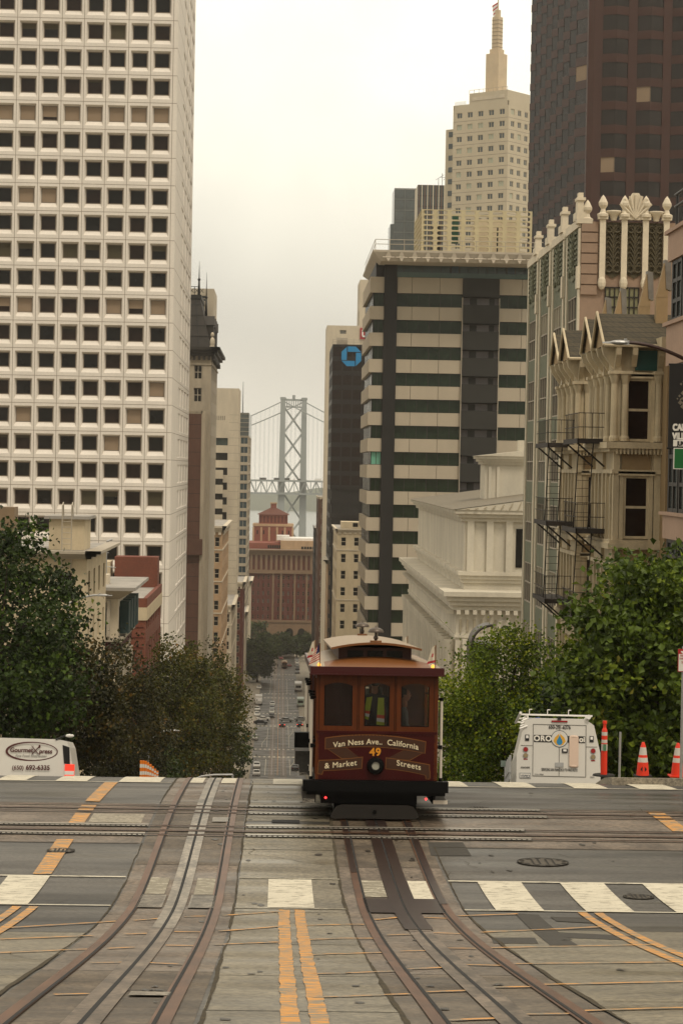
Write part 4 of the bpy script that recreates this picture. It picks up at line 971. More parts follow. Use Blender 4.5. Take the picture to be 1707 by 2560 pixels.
for (a, c, t) in fr_pts:
    if t == 'w': wbm.quad((a[0],a[1],0),(c[0],c[1],0),(c[0],c[1],zhi),(a[0],a[1],zhi))
    else:
        v = Vector((c[0]-a[0], c[1]-a[1])); u_ = v.normalized(); nrm = Vector((-u_.y, u_.x)); nrm = nrm if (nrm.y > 0 if a[1] <= 0 else nrm.x > 0) else -nrm
        for j in range(-7, nf):
            z1_ = ztopw-j*fl-fl*.36+fl*.36; zt_ = ztopw-j*fl; zb_ = zt_-fl*.64
            wbm.quad((a[0],a[1],zb_-fl*.36),(c[0],c[1],zb_-fl*.36),(c[0],c[1],zb_),(a[0],a[1],zb_))
            a2 = (a[0]+nrm.x*.12, a[1]+nrm.y*.12); c2 = (c[0]+nrm.x*.12, c[1]+nrm.y*.12)
            for z in (zb_, zt_): wbm.quad((a[0],a[1],z),(c[0],c[1],z),(c2[0],c2[1],z),(a2[0],a2[1],z))
            glass_parts.append((a2, c2, zb_, zt_))
        wbm.quad((a[0],a[1],0),(c[0],c[1],0),(c[0],c[1],ztopw-(nf-1)*fl-fl),(a[0],a[1],ztopw-(nf-1)*fl-fl))
wbm.quad((x,-.4,0),(x,yb_,0),(x,yb_,zhi),(x,-.4,zhi)); wbm.quad((0,yb_,0),(x,yb_,0),(x,yb_,zhi),(0,yb_,zhi)); wbm.poly([(0,0,zhi),(x,0,zhi),(x,yb_,zhi),(0,yb_,zhi)])
wbm.build('wall', M_brn, root)
G_brn = mat('bronze_glass', (.022,.017,.014), .13, .4, .25, spec=.35)
glass_parts.sort(key=lambda g: (g[2] > ztopw+1, g[0][1] > 1, -g[2])); rb = random.Random(5)
rest = MB()
for k, (a, c, z0_, z1_) in enumerate(glass_parts):
    tgt = MB() if k < 100 else rest
    bl_ = rb.random() < .004
    tgt.quad((a[0],a[1],z0_),(c[0],c[1],z0_),(c[0],c[1],z1_),(a[0],a[1],z1_), 1 if bl_ else 0)
    if k < 100: tgt.build('window', [G_brn, B_tan], root)
rest.build('window', [G_brn, B_tan], root, kind='stuff')
# red brick block and its roof tower closing the street
Ye = 1052.0; s_ = F/Ye
def ex(px): return AT(px, 1450, Ye).x
zE = lambda py: ZZ(700, py, Ye)
zb = zg(1060)-1
b = Bld('brick_block', 'large red brick block with tan colonnaded top floors closing the street end', 'building', (ex(700), Ye, zb), (ex(590)-ex(700), ex(840)-ex(700), 0, 40, zE(1374)-zb)); b.core(M_brick2, .5)
M_tan2 = mat('tan_terracotta', '#77604a', .85, .15, .3, fine=1)
xl, xr = b.x0, b.x1; H_ = b.H; zc = lambda py: zE(py)-zb
fl = (zc(1434)-zc(1552))/6
for j in range(5, -1, -1): b.grid('front', xl, xr, zc(1552)+j*fl, zc(1552)+(j+1)*fl, 20, 1, .38, .55, M_brick2, .4, win=lambda i, _: (1,2,.12,M_tan2,G_dark if b.rng.random() < .8 else G_grey))
b.grid('front', xl, xr, zc(1428), zc(1385), 20, 1, .5, .86, M_tan2, .8, win=lambda i, _: (1,3,.12,M_tan2,G_dark))
b.quad('front', xl, xr, 0, zc(1552), 0, M_tan2)
b.bar('front', xl-.5, xr+.5, zc(1434), zc(1428), -.8, 0, M_tan2); b.quad('front', xl, xr, zc(1385), H_, 0, M_tan2); cornice(b, 'front', xl, xr, H_+.01, 1.6, 2.0, M_tan2)
for p in (683, 703, 737, 767): b.bar('front', ex(p)-ex(700)-.45, ex(p)-ex(700)+.45, zc(1552), zc(1434), -.25, 0, M_tan2)
b.bar('front', xl, xr, zc(1556), zc(1550), -.4, 0, M_tan2)
for p in (726, 756):
    cx_ = ex(p)-ex(700); r = MB(); r.poly([(cx_+1.7*math.cos(t*math.pi/12), -.05, zc(1580)+1.9*math.sin(t*math.pi/12)) for t in range(13)]+[(cx_-1.7,-.05,0),(cx_+1.7,-.05,0)]); b.part('archway', r, G_dark)
r = MB(); r.box(xl,xr,5,38,H_,zc(1359),0)
for k in range(14): r.box(ex(668)-ex(700)+k*1.05,ex(668)-ex(700)+k*1.05+.8,4.9,5,H_+.4,zc(1364),2)
r.box(ex(700)-ex(700),xr,3,38,H_,zc(1352),1)
for k in range(9): r.box(ex(752)-ex(700)+k*1.3,ex(752)-ex(700)+k*1.3+1,2.9,3,H_+.3,zc(1366),2)
r.box(ex(706)-ex(700),xr,6,30,zc(1352),zc(1346),3); r.box(ex(690)-ex(700),ex(722)-ex(700),8,20,zc(1352),zc(1340),3)
b.part('penthouse', r, [M_brick3, M_tanst, G_dark, M_white]); b.finish()
Yt2 = 1085.0; ex2 = lambda p: AT(p, 1320, Yt2).x; z2 = lambda p: ZZ(690, p, Yt2); bx = ex2(683)
root = thing('brick_tower', 'rose brick roof tower with arcaded lantern and hipped tile roof in front of the bridge', 'tower', (bx, Yt2, zb))
r = MB(); W1 = ex2(732)-bx; W2 = ex2(719)-bx; zq = lambda p: z2(p)-zb
r.box(-W1,W1,0,2*W1,0,zq(1316),0); r.box(-W1-.4,W1+.4,-.4,2*W1+.4,zq(1316),zq(1310),1)
for k in range(6): xk = -W1+k*2*W1/5; r.box(xk-.45,xk+.45,-.15,0,0,zq(1318),1)
r.box(-W2,W2,(W1-W2),W1+W2,zq(1310),zq(1287),0); r.build('wall', [M_brick3, M_tanst], root)
for k in range(8):
    xk = -W2+(k+.5)*2*W2/8; r = MB(); hw = W2/8*.6; zt_ = zq(1291)
    r.poly([(xk+hw*math.cos(t*math.pi/8), W1-W2-.05, zt_-.4+hw*math.sin(t*math.pi/8)) for t in range(9)]+[(xk-hw,W1-W2-.05,zq(1307)),(xk+hw,W1-W2-.05,zq(1307))]); r.build('arch_window', M_brick2, root)
for k in range(6):
    xk = -W1*.8+k*W1*1.6/5; r = MB(); r.box(xk-.3,xk+.3,-.06,0,zq(1336),zq(1326)); r.build('window', G_dark, root)
r = MB(); zr = zq(1287); ro = W2+.9; A = [(-ro,W1-ro,zr),(ro,W1-ro,zr),(ro,W1+ro,zr),(-ro,W1+ro,zr)]; t_ = 1.7; Bq = [(-t_,W1-t_,zq(1271)),(t_,W1-t_,zq(1271)),(t_,W1+t_,zq(1271)),(-t_,W1+t_,zq(1271))]
r.hexa(A, Bq); rf = r.build('roof', mat('clay_tiles', '#5b3328', .8, .15, .8), root)
r = MB(); r.box(-1.4,1.4,W1-1.4,W1+1.4,zq(1272),zq(1260),0); r.box(-1.7,1.7,W1-1.7,W1+1.7,zq(1260),zq(1257),1); r.build('chimney', [M_brick3, M_tanst], rf)
# ---- white classical bank ---------------------------------------------
M_bank = mat('white_granite', '#c2bbaa', .85, .2, .4, streak=(1,1,.35), fine=5); M_bank2 = mat('bank_darker_stone', '#a89e88', .85, .15, .6)  # second stone is a darker tone for joints, frieze bars and roof ribs
XB = 15.0; y0 = YX(1140, 1500, XB); y1 = YX(1022, 1420, XB)
zc_ = ZZ(1140, 1478, y0); zb = zg(y1)-1
root = thing('classical_building', 'white stone classical building with side columns, deep cornices and pedimented upper storey', 'building', (XB, y0, zb))
LY = y1-y0; H_ = zc_-zb; W_ = 16
r = MB(); r.box(0,W_,0,LY,0,H_-.01,0)
for k in range(4): o = .25*(k+1)*1.15; r.box(-o,W_+o,-o,LY+o,H_-1.6+.4*k,H_-1.6+.4*(k+1)+.002*k,0)
n = int(LY/.7)
for k in range(n): r.box(-.8,-.2,k*.7,k*.7+.35,H_-1.95,H_-1.602,0)
for k in range(int(W_/.7)): r.box(k*.7,k*.7+.35,-.8,-.2,H_-1.95,H_-1.602,0)
r.box(-.12,W_,-.12,LY,H_-4.0,H_-3.7,0)
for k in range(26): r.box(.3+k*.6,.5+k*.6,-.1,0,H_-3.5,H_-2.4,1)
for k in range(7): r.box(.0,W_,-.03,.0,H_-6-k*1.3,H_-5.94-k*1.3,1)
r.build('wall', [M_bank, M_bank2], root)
for k in range(int(LY/3.4)):
    c = MB(); y = 1.2+k*3.4; c.lathe([(.62,0),(.62,.3),(.5,.5),(.42,H_-5.2),(.6,H_-4.6),(.62,H_-4.2)], 12, 0, (-.35,y,0)); c.build('column', M_bank, root, smooth=True)
    c = MB(); c.box(-.06,.0,y+1.1,y+2.4,H_-14,H_-5.4); c.build('window', G_dark, root)
r = MB(); r.box(4.5,6.1,-.06,0,H_-13.5,H_-8.5); r.build('window', G_dark, root)
for xx in (.9, 2.5, 4.0): r = MB(); r.box(xx-.35,xx+.35,-.5,0,H_-12.8,H_-4.1); r.build('pilaster', M_bank, root)
r = MB(); r.lathe([(0,0),(.5,.06),(.62,.1),(.7,.02)], 16, 0, (0,0,0)); r.v = [(4.2+x, -.1-z, H_-3.05+y) for x, y, z in r.v]; r.build('rosette', M_bank, root, smooth=True)
# attic block with gable
yA = y0+3; kx = lambda p, py: AT(p, py, yA).x-XB; kz = lambda py: ZZ(1200, py, yA)-zb
xa = kx(1160, 1400); zA0 = H_; zA1 = kz(1275); W2 = W_
r = MB(); r.box(xa,W2,3,LY-2,zA0-.1,zA1,0)
for k in range(3): o = .3*(k+1); r.box(xa-o,W2+o,3-o,LY-2+o,zA1-1.0+.33*k,zA1-1.0+.33*(k+1)+.002*k,0)
for k in range(3): o = .18*(k+1); r.box(xa-o,W2+o,3-o,LY-2+o,H_+.6+.33*k,H_+.6+.33*(k+1)+.002*k,0)
for xx in (xa+.5, xa+2.2, xa+3.9): r.box(xx-.3,xx+.3,2.7,3,H_+1.6,zA1-1,0)
r.box(xa+4.5,xa+5.6,2.92,3,H_+2,zA1-1.6,1); r.build('attic_storey', [M_bank, G_dark], root)
r = MB(); pk = zA1+1.25; mid = xa+7.5
r.prism([(xa-1.0,2.0,zA1),(mid,2.0,pk),(2*mid-xa+1,2.0,zA1)], (0,LY-4.5,0), 0)
r.quad((xa-1.15,1.95,zA1+.02),(mid,1.95,pk+.05),(mid,LY-2.3,pk+.05),(xa-1.15,LY-2.3,zA1+.02),1); rf = r.build('gable_roof', [M_bank, mat('lead_roof', '#6d6555', .7, .2)], root)
r = MB()
for k in range(10): t = k/10; x = xa+t*(mid-xa); r.tube((x,1.9,zA1+.1),(x+.3,1.85,zA1+1.2*t+.05),.05)
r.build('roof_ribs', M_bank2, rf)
# rear top block
yB_ = y0+24; x1_ = AT(1211, 1200, yB_).x-XB; z3a = ZZ(1211, 1140, yB_)-zb; z3b = ZZ(1211, 1252, yB_)-zb
r = MB(); r.box(x1_,W2+4,24,29,zA0,z3a,0)
for k in range(3): o = .22*(k+1); r.box(x1_-o,W2+4+o,24-o,29+o,z3a-.8+.27*k,z3a-.8+.27*(k+1)+.002*k,0)
r.box(x1_+5.2-1.2,x1_+6.4-1.2,23.92,24,z3b+1.0,z3b+3.0,1); r.prism([(x1_-.9,23.2,z3a),(x1_+8,23.2,z3a+1.1),(x1_+17,23.2,z3a)], (0,6,0), 0)
for xx in (x1_+.5,x1_+1.3): r.box(xx-.15,xx+.15,23.8,24,z3b,z3a-1,0)
r.box(x1_+3.4,x1_+5.4,25,27,z3a+.5,z3a+1.6,0); r.build('rear_block', [M_bank, G_dark], root)
# ---- green and pink art deco apartment building -------------------------
M_grn = mat('sage_stucco', '#686c5a', .85, .15, .6, streak=(1,1,.3), fine=4); M_pink = mat('pink_stucco', '#937d6b', .85, .1, .5, streak=(1,1,.3), fine=4)
M_crm = mat('cream_trim', '#cfc4ae', .7, .14, .8, fine=6); M_olv = mat('olive_relief', '#4d4634', .8, .2, 2); M_grl = mat('green_relief', '#6f715d', .8, .25, 2)
y0 = YX(1449, 700, XR); y1 = YX(1316, 800, XR); zb = zg(y1)-1; s0 = F/y0
zt = ZZ(1449, 553, y0)
b = Bld('apartment_building', 'art deco apartment building with sage green bays, cream ribs, pink front and leaf relief panels', 'building', (XR, y0, zb), (0, 14, 0, y1-y0, zt-zb)); b.core(M_grn, .4)
W = y1-y0; H_ = b.H; fl = 3.22; ztp = ZZ(1449, 715, y0)-zb
nb = 4; bw = W/nb
for j in range(7, -1, -1):
    b.grid('left', 0, W, ztp-(8-j)*fl, ztp-(7-j)*fl, nb, 1, .52, .66, M_grn, .07, wz=.7, win=lambda i, _: (3,2,.06,M_frame,G_grey if b.rng.random() < .5 else G_dark, .5, mat('net_curtain', '#8f8a76', .8, .2, 3)) if b.rng.random() < .5 else (3,2,.06,M_frame,G_dark))
b.quad('left', 0, W, 0, ztp-8*fl, 0, M_grn); b.quad('left', 0, W, ztp, H_, 0, M_grn)
ux = lambda p: AT(p, 650, y0).x-XR
b.quad('front', 0, 14, 0, H_, 0, M_pink)
wq = ux(1512), ux(1598); zw = ZZ(1550, 718, y0)-zb, ZZ(1550, 760, y0)-zb
b.wins.append(('front', (wq[0]+wq[1])/2, zw[1]-.6, -.03, winmesh(wq[1]-wq[0], zw[0]-zw[1]+.6, 7, 3, .05, M_dframe, mat('pale_olive_glass', '#7c7a5c', .3, .15, 2))))
for k in range(7): b.bar('front', .02, ux(1492), H_-.05-(k+1)*.47+.06, H_-.05-k*.47, -.09, 0, M_pink)
b.finish()
def finial(r, x, y, z, s_=1):
    r.lathe([(.0,0),(.26,0),(.26,.12),(.14,.18),(.1,.34),(.2,.5),(.21,.62),(.1,.85),(0,.98)], 10, 0, (x,y,z))
    if s_ != 1: pass
def relief(r, fn, w_, h_, m=0):                              # a leafy panel: stem, curling fronds, scrolls
    r.quad(fn(0,0,0),fn(w_,0,0),fn(w_,h_,0),fn(0,h_,0),m)
    r.poly([fn(0,0,.02),fn(w_/2,-.18,.02),fn(w_,0,.02)],m)
    n = max(4, int(h_/.27))
    for k in range(n):
        z0_ = .25+k*(h_-.5)/n
        for sx in (-1, 1):
            dd_ = .05
            pts = [(w_/2+sx*w_*.04, z0_), (w_/2+sx*w_*.22, z0_+.22), (w_/2+sx*w_*.36, z0_+.30), (w_/2+sx*w_*.45, z0_+.20)]
            for a, c in zip(pts, pts[1:]): r.tube(fn(*a,.05), fn(*c,.05), .045, .035, 5, m, False)
    r.tube(fn(w_/2,.1,.05), fn(w_/2,h_-.1,.05), .05, .05, 5, m, False)
    for zz_ in (.25, h_-.3):
        for sx in (-1,1):
            for k in range(8): t0 = k*math.pi/4; t1 = t0+math.pi/4; r.tube(fn(w_/2+sx*w_*.27+.16*math.cos(t0), zz_+.16*math.sin(t0),.06), fn(w_/2+sx*w_*.27+.16*math.cos(t1), zz_+.16*math.sin(t1),.06), .05,.05,5,m,False)
pil = [ux(1503), ux(1557), ux(1610), ux(1662)]
zp0 = ZZ(1550, 706, y0)-zb; zp1 = ZZ(1550, 550, y0)-zb
for k, x in enumerate(pil):
    r = MB(); r.box(x-.13,x+.13,-.22,0,zp0,zp1,0); r.box(x-.22,x+.22,-.28,.02,zp1,zp1+.12,0); finial(r, x, -.13, zp1+.12); r.ball((x,-.16,zp0-.05),.19,.14,.32,8,6); b.part('pilaster', r, M_crm, True if False else False)
for k in range(3):
    a = pil[k]+.16; c = pil[k+1]-.16; r = MB(); z0_ = zp0+.35; relief(r, lambda u, z, d, a=a, z0_=z0_: (a+u, -.03-d, z0_+z), c-a, zp1-z0_-.12); b.part('relief_panel', r, M_olv)
mx_ = (pil[1]+pil[2])/2
r = MB(); r.prism([(mx_-.34,-.2,zp1),(mx_+.34,-.2,zp1),(mx_+.42,-.2,zp1+.5),(mx_+.28,-.2,zp1+.95),(mx_+.14,-.2,zp1+1.2),(mx_-.14,-.2,zp1+1.2),(mx_-.28,-.2,zp1+.95),(mx_-.42,-.2,zp1+.5)],(0,.25,0))
for k in range(7): t = math.radians(90+(k-3)*17); r.tube((mx_,-.22,zp1+.05),(mx_+1.0*math.cos(t)*.9,-.24,zp1+.05+1.05*math.sin(t)),.04,.07,6)
b.part('shell_ornament', r, M_crm)
for x in ((pil[0]+pil[1])/2, (pil[2]+pil[3])/2): r = MB(); r.lathe([(.12,0),(.14,.1),(.2,.25),(.34,.38),(.34,.44),(0,.44)], 12, 0, (x,-.1,zp1-.05)); b.part('urn', r, M_crm, True)
for k in range(nb):
    ya = k*bw
    st = 0
    r = MB()
    for yy, ww in ((ya+.0,.45),(ya+bw-1.2,.35)):
        r.box(-.07,0,yy,yy+ww,0,H_-.3,0)
    r.box(-.14,0,ya-.05,ya+.55,ztp-.1,ztp+.9,0); b.part('rib', r, M_crm)
    r = MB(); relief(r, lambda u, z, d, ya=ya: (-.03-d, ya+.8+u, ztp+.55+z), bw-2.2, H_-ztp-.75, 0); b.part('relief_panel', r, M_grl)
    r = MB(); r.box(-.12,.25,ya+.05,ya+bw-.8,H_-.25,H_+.12,0); r.box(-.2,.25,ya+.1,ya+1.3,H_+.1,H_+.45,0); r.box(-.16,.12,ya+.12,ya+.8,H_+.45,H_+.95,0); r.box(-.2,.2,ya+.05,ya+.85,H_+.95,H_+1.08,0); r.box(-.12,.10,ya+.15,ya+.6,H_+1.08,H_+1.3,0); b.part('parapet_ornament', r, M_crm)
r = MB(); finial(r, .3, .2, H_+.02); r.box(-.2,.5,-.1,.5,H_-.1,H_+.12,0); b.part('finial', r, M_crm)
# ---- Victorian with two bays and gables -------------------------------
M_vic = mat('cream_painted_wood', '#ac987a', .75, .2, 1.2, streak=(1,1,.25), fine=7); M_vp = mat('ochre_panel', '#937d5c', .8, .14, 1, fine=6); M_vl = mat('pale_wood_trim', '#baac8f', .7, .3, 2.2, streak=(1,1,.3), fine=8)
M_shg = brickmat('shingles', '#453d2b', '#3a3425', '#1f1b12', 2.6, bw=.6, rh=.5, mortar=.03); M_tealp = mat('teal_panel', '#12403a', .5, .2, 3)
VY0, VY1 = 77.0, 98.4; zb = zg(98)-1; zev = ZZ(1600, 846, 78)-zb
root = thing('victorian_building', 'cream Victorian building with two tall bays, columns, shingled gables and teal panels', 'building', (13.0, VY0, zb))
r = MB(); r.box(0.001,9,0,VY1-VY0,0,zev-.4,0); r.box(-.25,9,-.2,VY1-VY0,zev-.4,zev,1); r.build('wall', [M_vp, M_vl], root)
def bay(Ya, Yb, X0b, ex_=0):
    ya, yb = Ya-VY0, Yb-VY0; x0 = X0b-13.0
    r = MB(); r.box(x0+.12,0,ya+.12,yb-.12,0,zev-.3,0)                   # ochre core
    # corner boards, floor bands
    for (cx, cy) in ((x0,ya),(x0,yb-.22),(x0,(ya+yb)/2-.1)): r.box(cx,cx+.22,cy,cy+.22,0,zev-.3,1)
    r.box(-.25,.0,ya,ya+.2,0,zev-.3,1)
    tops = [zev-1.35, zev-4.75, zev-8.0, zev-11.2, zev-14.4]
    for t in tops:
        r.box(x0-.18,.03,ya-.18,yb+.18,t-2.62,t-2.42,1); r.box(x0-.12,.03,ya-.12,yb+.12,t-2.42,t-2.3,1); r.box(x0-.06,.03,ya-.06,yb+.06,t+.02,t+.16,1)
        r.box(x0+.3,-.35,ya+.04,ya+.12,t-.05+.2,t+.72,2) if t < zev-2 else None
    t = zev-3.85; r.box(x0-.3,.03,ya-.3,yb+.3,t,t+.22,1)
    for k in range(14): r.box(x0+.05+k*.13,x0+.11+k*.13,ya-.24,ya-.1,t-.2,t,1)
    r.build('bay', [M_vl, M_vl, M_vp], root)
    bo = root
    for t in tops:
        w_ = -x0-.75; cx = (x0-.02)/2
        link('window', winmesh(w_, 2.2, 1, 2, .09, M_vl, G_dark2), root, (cx, ya+.1, t-2.25))
        f = MB(); f.box(cx-w_/2-.16,cx-w_/2,ya-.0,ya+.12,t-2.3,t+.02); f.box(cx+w_/2,cx+w_/2+.16,ya-.0,ya+.12,t-2.3,t+.02); f.box(cx-w_/2-.2,cx+w_/2+.2,ya-.06,ya+.12,t-.05,t+.1); f.build('window_frame', M_vl, root)
        nn = max(2, int((yb-ya)/1.6))
        for k in range(nn):
            cy = ya+(k+.5)*(yb-ya)/nn; link('window', winmesh(.85, 2.15, 1, 2, .08, M_vl, G_dark2), root, (x0+.1, cy, t-2.25), -math.pi/2)
            f = MB(); f.box(x0-.06,x0+.1,cy-.58,cy-.43,t-2.3,t+.02); f.box(x0-.06,x0+.1,cy+.43,cy+.58,t-2.3,t+.02); f.build('window_frame', M_vl, root)
    nn = 4                                                    # engaged columns on the top storey
    for (cx, cy) in [(x0-.02,ya+k*(yb-ya)/nn) for k in range(nn+1)]+[(-.12,ya-.02),(x0+.35,ya-.04)]:
        c = MB(); c.lathe([(.17,0),(.17,.12),(.13,.2),(.115,2.0),(.19,2.25),(.21,2.35)], 10, 0, (cx,cy,zev-3.6)); c.box(cx-.22,cx+.22,cy-.22,cy+.22,zev-1.26,zev-1.15); c.build('column', M_vl, root)
    q = MB(); q.box(-.95,-.2,ya-.02,ya+.12,zev-1.12,zev-.42); q.build('teal_panel', M_tealp, root)
    q = MB()
    for cx in (x0+.05, x0+.62, -.1):
        q = MB(); q.prism([(cx-.08,ya-.02,zev-.3),(cx-.08,ya-.42,zev-.3),(cx-.08,ya-.36,zev-.6),(cx-.08,ya-.05,zev-1.0)],(.18,0,0)); q.build('bracket', M_vl, root)
    for k in range(5):
        cy = ya+k*(yb-ya-.2)/4; q = MB(); q.prism([(x0,cy,zev-.3),(x0-.5,cy,zev-.3),(x0-.42,cy,zev-.6),(x0-.06,cy,zev-1.1)],(0,.2,0)); q.build('bracket', M_vl, root)
    # two gables facing the street with shingled slopes towards the viewer
    q = MB(); n_g = 2; gw = (yb-ya+.5)/n_g
    for k in range(n_g):
        a = ya-.35+k*gw; m_ = a+gw*.62; c = a+gw*1.0; zt_ = zev+.95; xf = x0-.45; xb = 1.6
        q.quad((xf,a,zev-.25),(xb-.3,a,zev-.25),(xb-.6,m_,zt_),(xf,m_,zt_),0); q.quad((xf,c,zev-.25),(xb,c,zev-.25),(xb-.6,m_,zt_),(xf,m_,zt_),0)
        q.poly([(xf+.12,a,zev-.25),(xf+.12,m_,zt_-.05),(xf+.12,c,zev-.25)],2)
        q.tube((xf-.02,a-.04,zev-.28),(xf-.02,m_,zt_+.05),.05,.05,6,1); q.tube((xf-.02,c+.04,zev-.28),(xf-.02,m_,zt_+.05),.05,.05,6,1); q.tube((xf+.06,a+.3,zev-.28),(xf+.06,m_,zt_-.3),.035,.035,6,1)
        q.tube((xf-.02,a-.04,zev-.28),(xb-.3,a-.04,zev-.28),.06,.06,6,1)
    q.build('gable_roof', [M_shg, M_vl, M_vp], root)
bay(78.0, 83.6, 11.35); bay(87.6, 93.2, 11.35)
# metal-capped gable peaks behind the roof edge
M_zinc = mat('weathered_zinc', '#7b7770', .5, .25, 3, metal=.4)
for (px, py, Y_) in ((1515, 745, 92), (1552, 722, 88), (1618, 680, 83), (1662, 652, 79)):
    c = AT(px, py, Y_); x, y, z = c.x-13, Y_-VY0, c.z-zb
    r = MB(); r.prism([(x-.30,y,z-1.3),(x+.12,y,z-1.3),(x+.12,y,z-.12),(x,y,z)], (0,.3,0), 1); r.box(x-.3,x+.12,y,y+.3,zev,z-1.29,1); r.prism([(x-.02,y-.03,z+.04),(x+.2,y-.03,z-.02),(x+.24,y-.03,z-1.05),(x+.05,y-.03,z-1.0)], (0,.4,0), 0)
    r.build('gable_peak', [M_zinc, M_vp], root)
# fire escapes hung on the bays
def escape(Ya, Yb, Xo, tops, lb):
    zr_ = zb; e_ = thing('fire_escape', lb, 'fire escape', (Xo, Ya, zr_+tops[-1]))
    base = tops[-1]
    L_ = Yb-Ya
    for k, t in enumerate(tops):
        z = t-base; p = MB(); p.box(0,1.0,0,L_,z-.08,z,0); p.box(-.03,1.0,-.05,0,z-.14,z+.04,0); p.box(-.05,0,-.05,L_,z-.14,z+.04,0); p.build('platform', M_rust, e_)
        q = MB()
        for zz_ in (.45,.95): q.tube((0,0,z+zz_),(0,L_,z+zz_),.015,.015,5); q.tube((0,0,z+zz_),(1,0,z+zz_),.015,.015,5)
        for i in range(int(L_/.35)): q.tube((0,i*.35,z),(0,i*.35,z+.95),.014,.014,4)
        for i in range(5): q.tube((i*.24,0,z),(i*.24,0,z+.95),.014,.014,4)
        q.build('railing', M_rust, e_)
        q = MB(); q.tube((.0,.4,z-.1),(1.0,.4,z-.95),.035,.035,5); q.tube((.0,L_-.5,z-.1),(1.0,L_-.5,z-.95),.035,.035,5); q.build('brace', M_rust, e_)
        if k < len(tops)-1:
            z2 = tops[k+1]-base; q = MB(); a0 = Vector((.1,.6,z)); a1 = Vector((.1,1.7,z2)); b0 = Vector((.62,.6,z)); b1 = Vector((.62,1.7,z2))
            q.tube(a0,a1,.022,.022,5); q.tube(b0,b1,.022,.022,5)
            for i in range(1, 11): q.tube(a0+(a1-a0)*i/11, b0+(b1-b0)*i/11, .012,.012,4)
            q.build('ladder', M_rust, e_)
zz1 = lambda py, Y: ZZ(1520, py, Y)-zb
escape(79.5, 83.4, 10.3, [zz1(1100,79.5), zz1(1325,79.5), zz1(1325,79.5)-3.2], 'black iron fire escape on the nearer Victorian bay, just above the leafy right tree')
escape(88.4, 92.6, 10.3, [zz1(1112,88.4), zz1(1308,88.4), zz1(1502,88.4)], 'black iron fire escape on the farther Victorian bay, in front of the sage green ribs')
# pink building at the right edge
PX = 13.2; M_ps = mat('pink_concrete', '#a58a77', .8, .1, .5, fine=4)
zb = zg(76)-1; root = thing('corner_building', 'pink concrete building with dark framed bay windows at the right edge', 'building', (PX, 60.0, zb))
H_ = ZZ(1690, 560, 72)-zb; r = MB(); r.box(0,10,0,15.6,0,H_,0); r.build('wall', M_ps, root)
q = lambda py: ZZ(1690, py, 72)-zb
r = MB()
for a, c in ((565,640),(800,908),(1285,1350)): r.box(-.75,.002,0.2,14.2,q(c),q(a),0)
r.box(-.85,0,.1,14.4,q(806),q(796),0); r.box(-.85,0,.1,14.4,q(1290),q(1282),0); r.box(-.85,0,.1,14.4,q(570),q(560),0); r.build('bay_spandrel', M_ps, root)
for k, (a, c) in enumerate(((640,796),(908,1070),(1070,1282),(1350,1480))):
    for j in range(7): link('window', winmesh(1.75, q(a)-q(c), 2, 3, .13, M_dframe, G_grey), root, (-.6, 1.2+j*1.95, q(c)), -math.pi/2)
    link('window', winmesh(.6, q(a)-q(c), 1, 3, .1, M_dframe, G_grey), root, (-.3, .25, q(c)))
    link('window', winmesh(.6, q(a)-q(c), 1, 3, .1, M_dframe, G_grey), root, (-.3, 14.15, q(c)), math.pi)
r = MB(); r.tube((-.4,.2,H_+.9),(-.4,15,H_+.9),.05)
for k in range(10): r.tube((-.4,.2+k*1.6,H_),(-.4,.2+k*1.6,H_+1.3),.05)
r.tube((-.4,.2,H_+1.3),(-.4,15,H_+1.3),.05); r.build('roof_railing', M_dark, root)

# ------------------------------------------------------------------ bay bridge
D_ = 2285.0; s_ = F/D_; M_brg = mat('bridge_steel', '#8b908e', .6, .08, .02)
zW = -84.2; q = lambda px, py: AT(px, py, D_)
cL = q(716.5, 1100).x; cR = q(749, 1100).x
# two legs seen at an angle: the far leg stands a little deeper
zT = q(730, 993).z
root = thing('suspension_bridge', 'grey suspension bridge with a cross braced tower, double deck and cables fading into mist', 'bridge', ((cL+cR)/2, D_, zW))
h = zT-zW; hx_ = (cR-cL)/2*1.0
def leg(x0, y0_):
    r = MB(); wb_, wt = 3.9, 2.5
    r.hexa([(x0-wb_,y0_-4,-1),(x0+wb_,y0_-4,-1),(x0+wb_,y0_+4,-1),(x0-wb_,y0_+4,-1)], [(x0*.965-wt,y0_-3,h),(x0*.965+wt,y0_-3,h),(x0*.965+wt,y0_+3,h),(x0*.965-wt,y0_+3,h)])
    r.box(x0*.965-3.2,x0*.965+3.2,y0_-3.4,y0_+3.4,h-2.5,h-.5); return r.build('tower_leg', M_brg, root)
leg(-11.2, 0); leg(11.2, 9)
zs = [h-14+12, h-44, h-77, h-110]
dz = [q(730,p).z-zW for p in (1018, 1082, 1146, 1205, 1232, 1300, 1360)]
for a, c in ((dz[0],dz[1]),(dz[1],dz[2]),(dz[2],dz[3]-2),(dz[4],dz[5]),(dz[5],dz[6])):
    r = MB()
    for p0, p1 in (((-9.6,0,a),(9.6,9,c)),((9.6,9,a),(-9.6,0,c))): r.tube(p0, p1, 1.25, 1.25, 4)
    r.build('cross_brace', M_brg, root)
r = MB(); zt_ = q(730,997).z-zW; r.hexa([(-11,0,zt_-9),(11,9,zt_-9),(11,10,zt_-9),(-11,1,zt_-9)], [(-11,0,zt_-7.5),(11,9,zt_-7.5),(11,10,zt_-7.5),(-11,1,zt_-7.5)])
for k in range(9): x = -9+k*2.25; r.box(x-.45,x+.45,(x+11)*.41,(x+11)*.41+1,zt_-8,zt_-1)
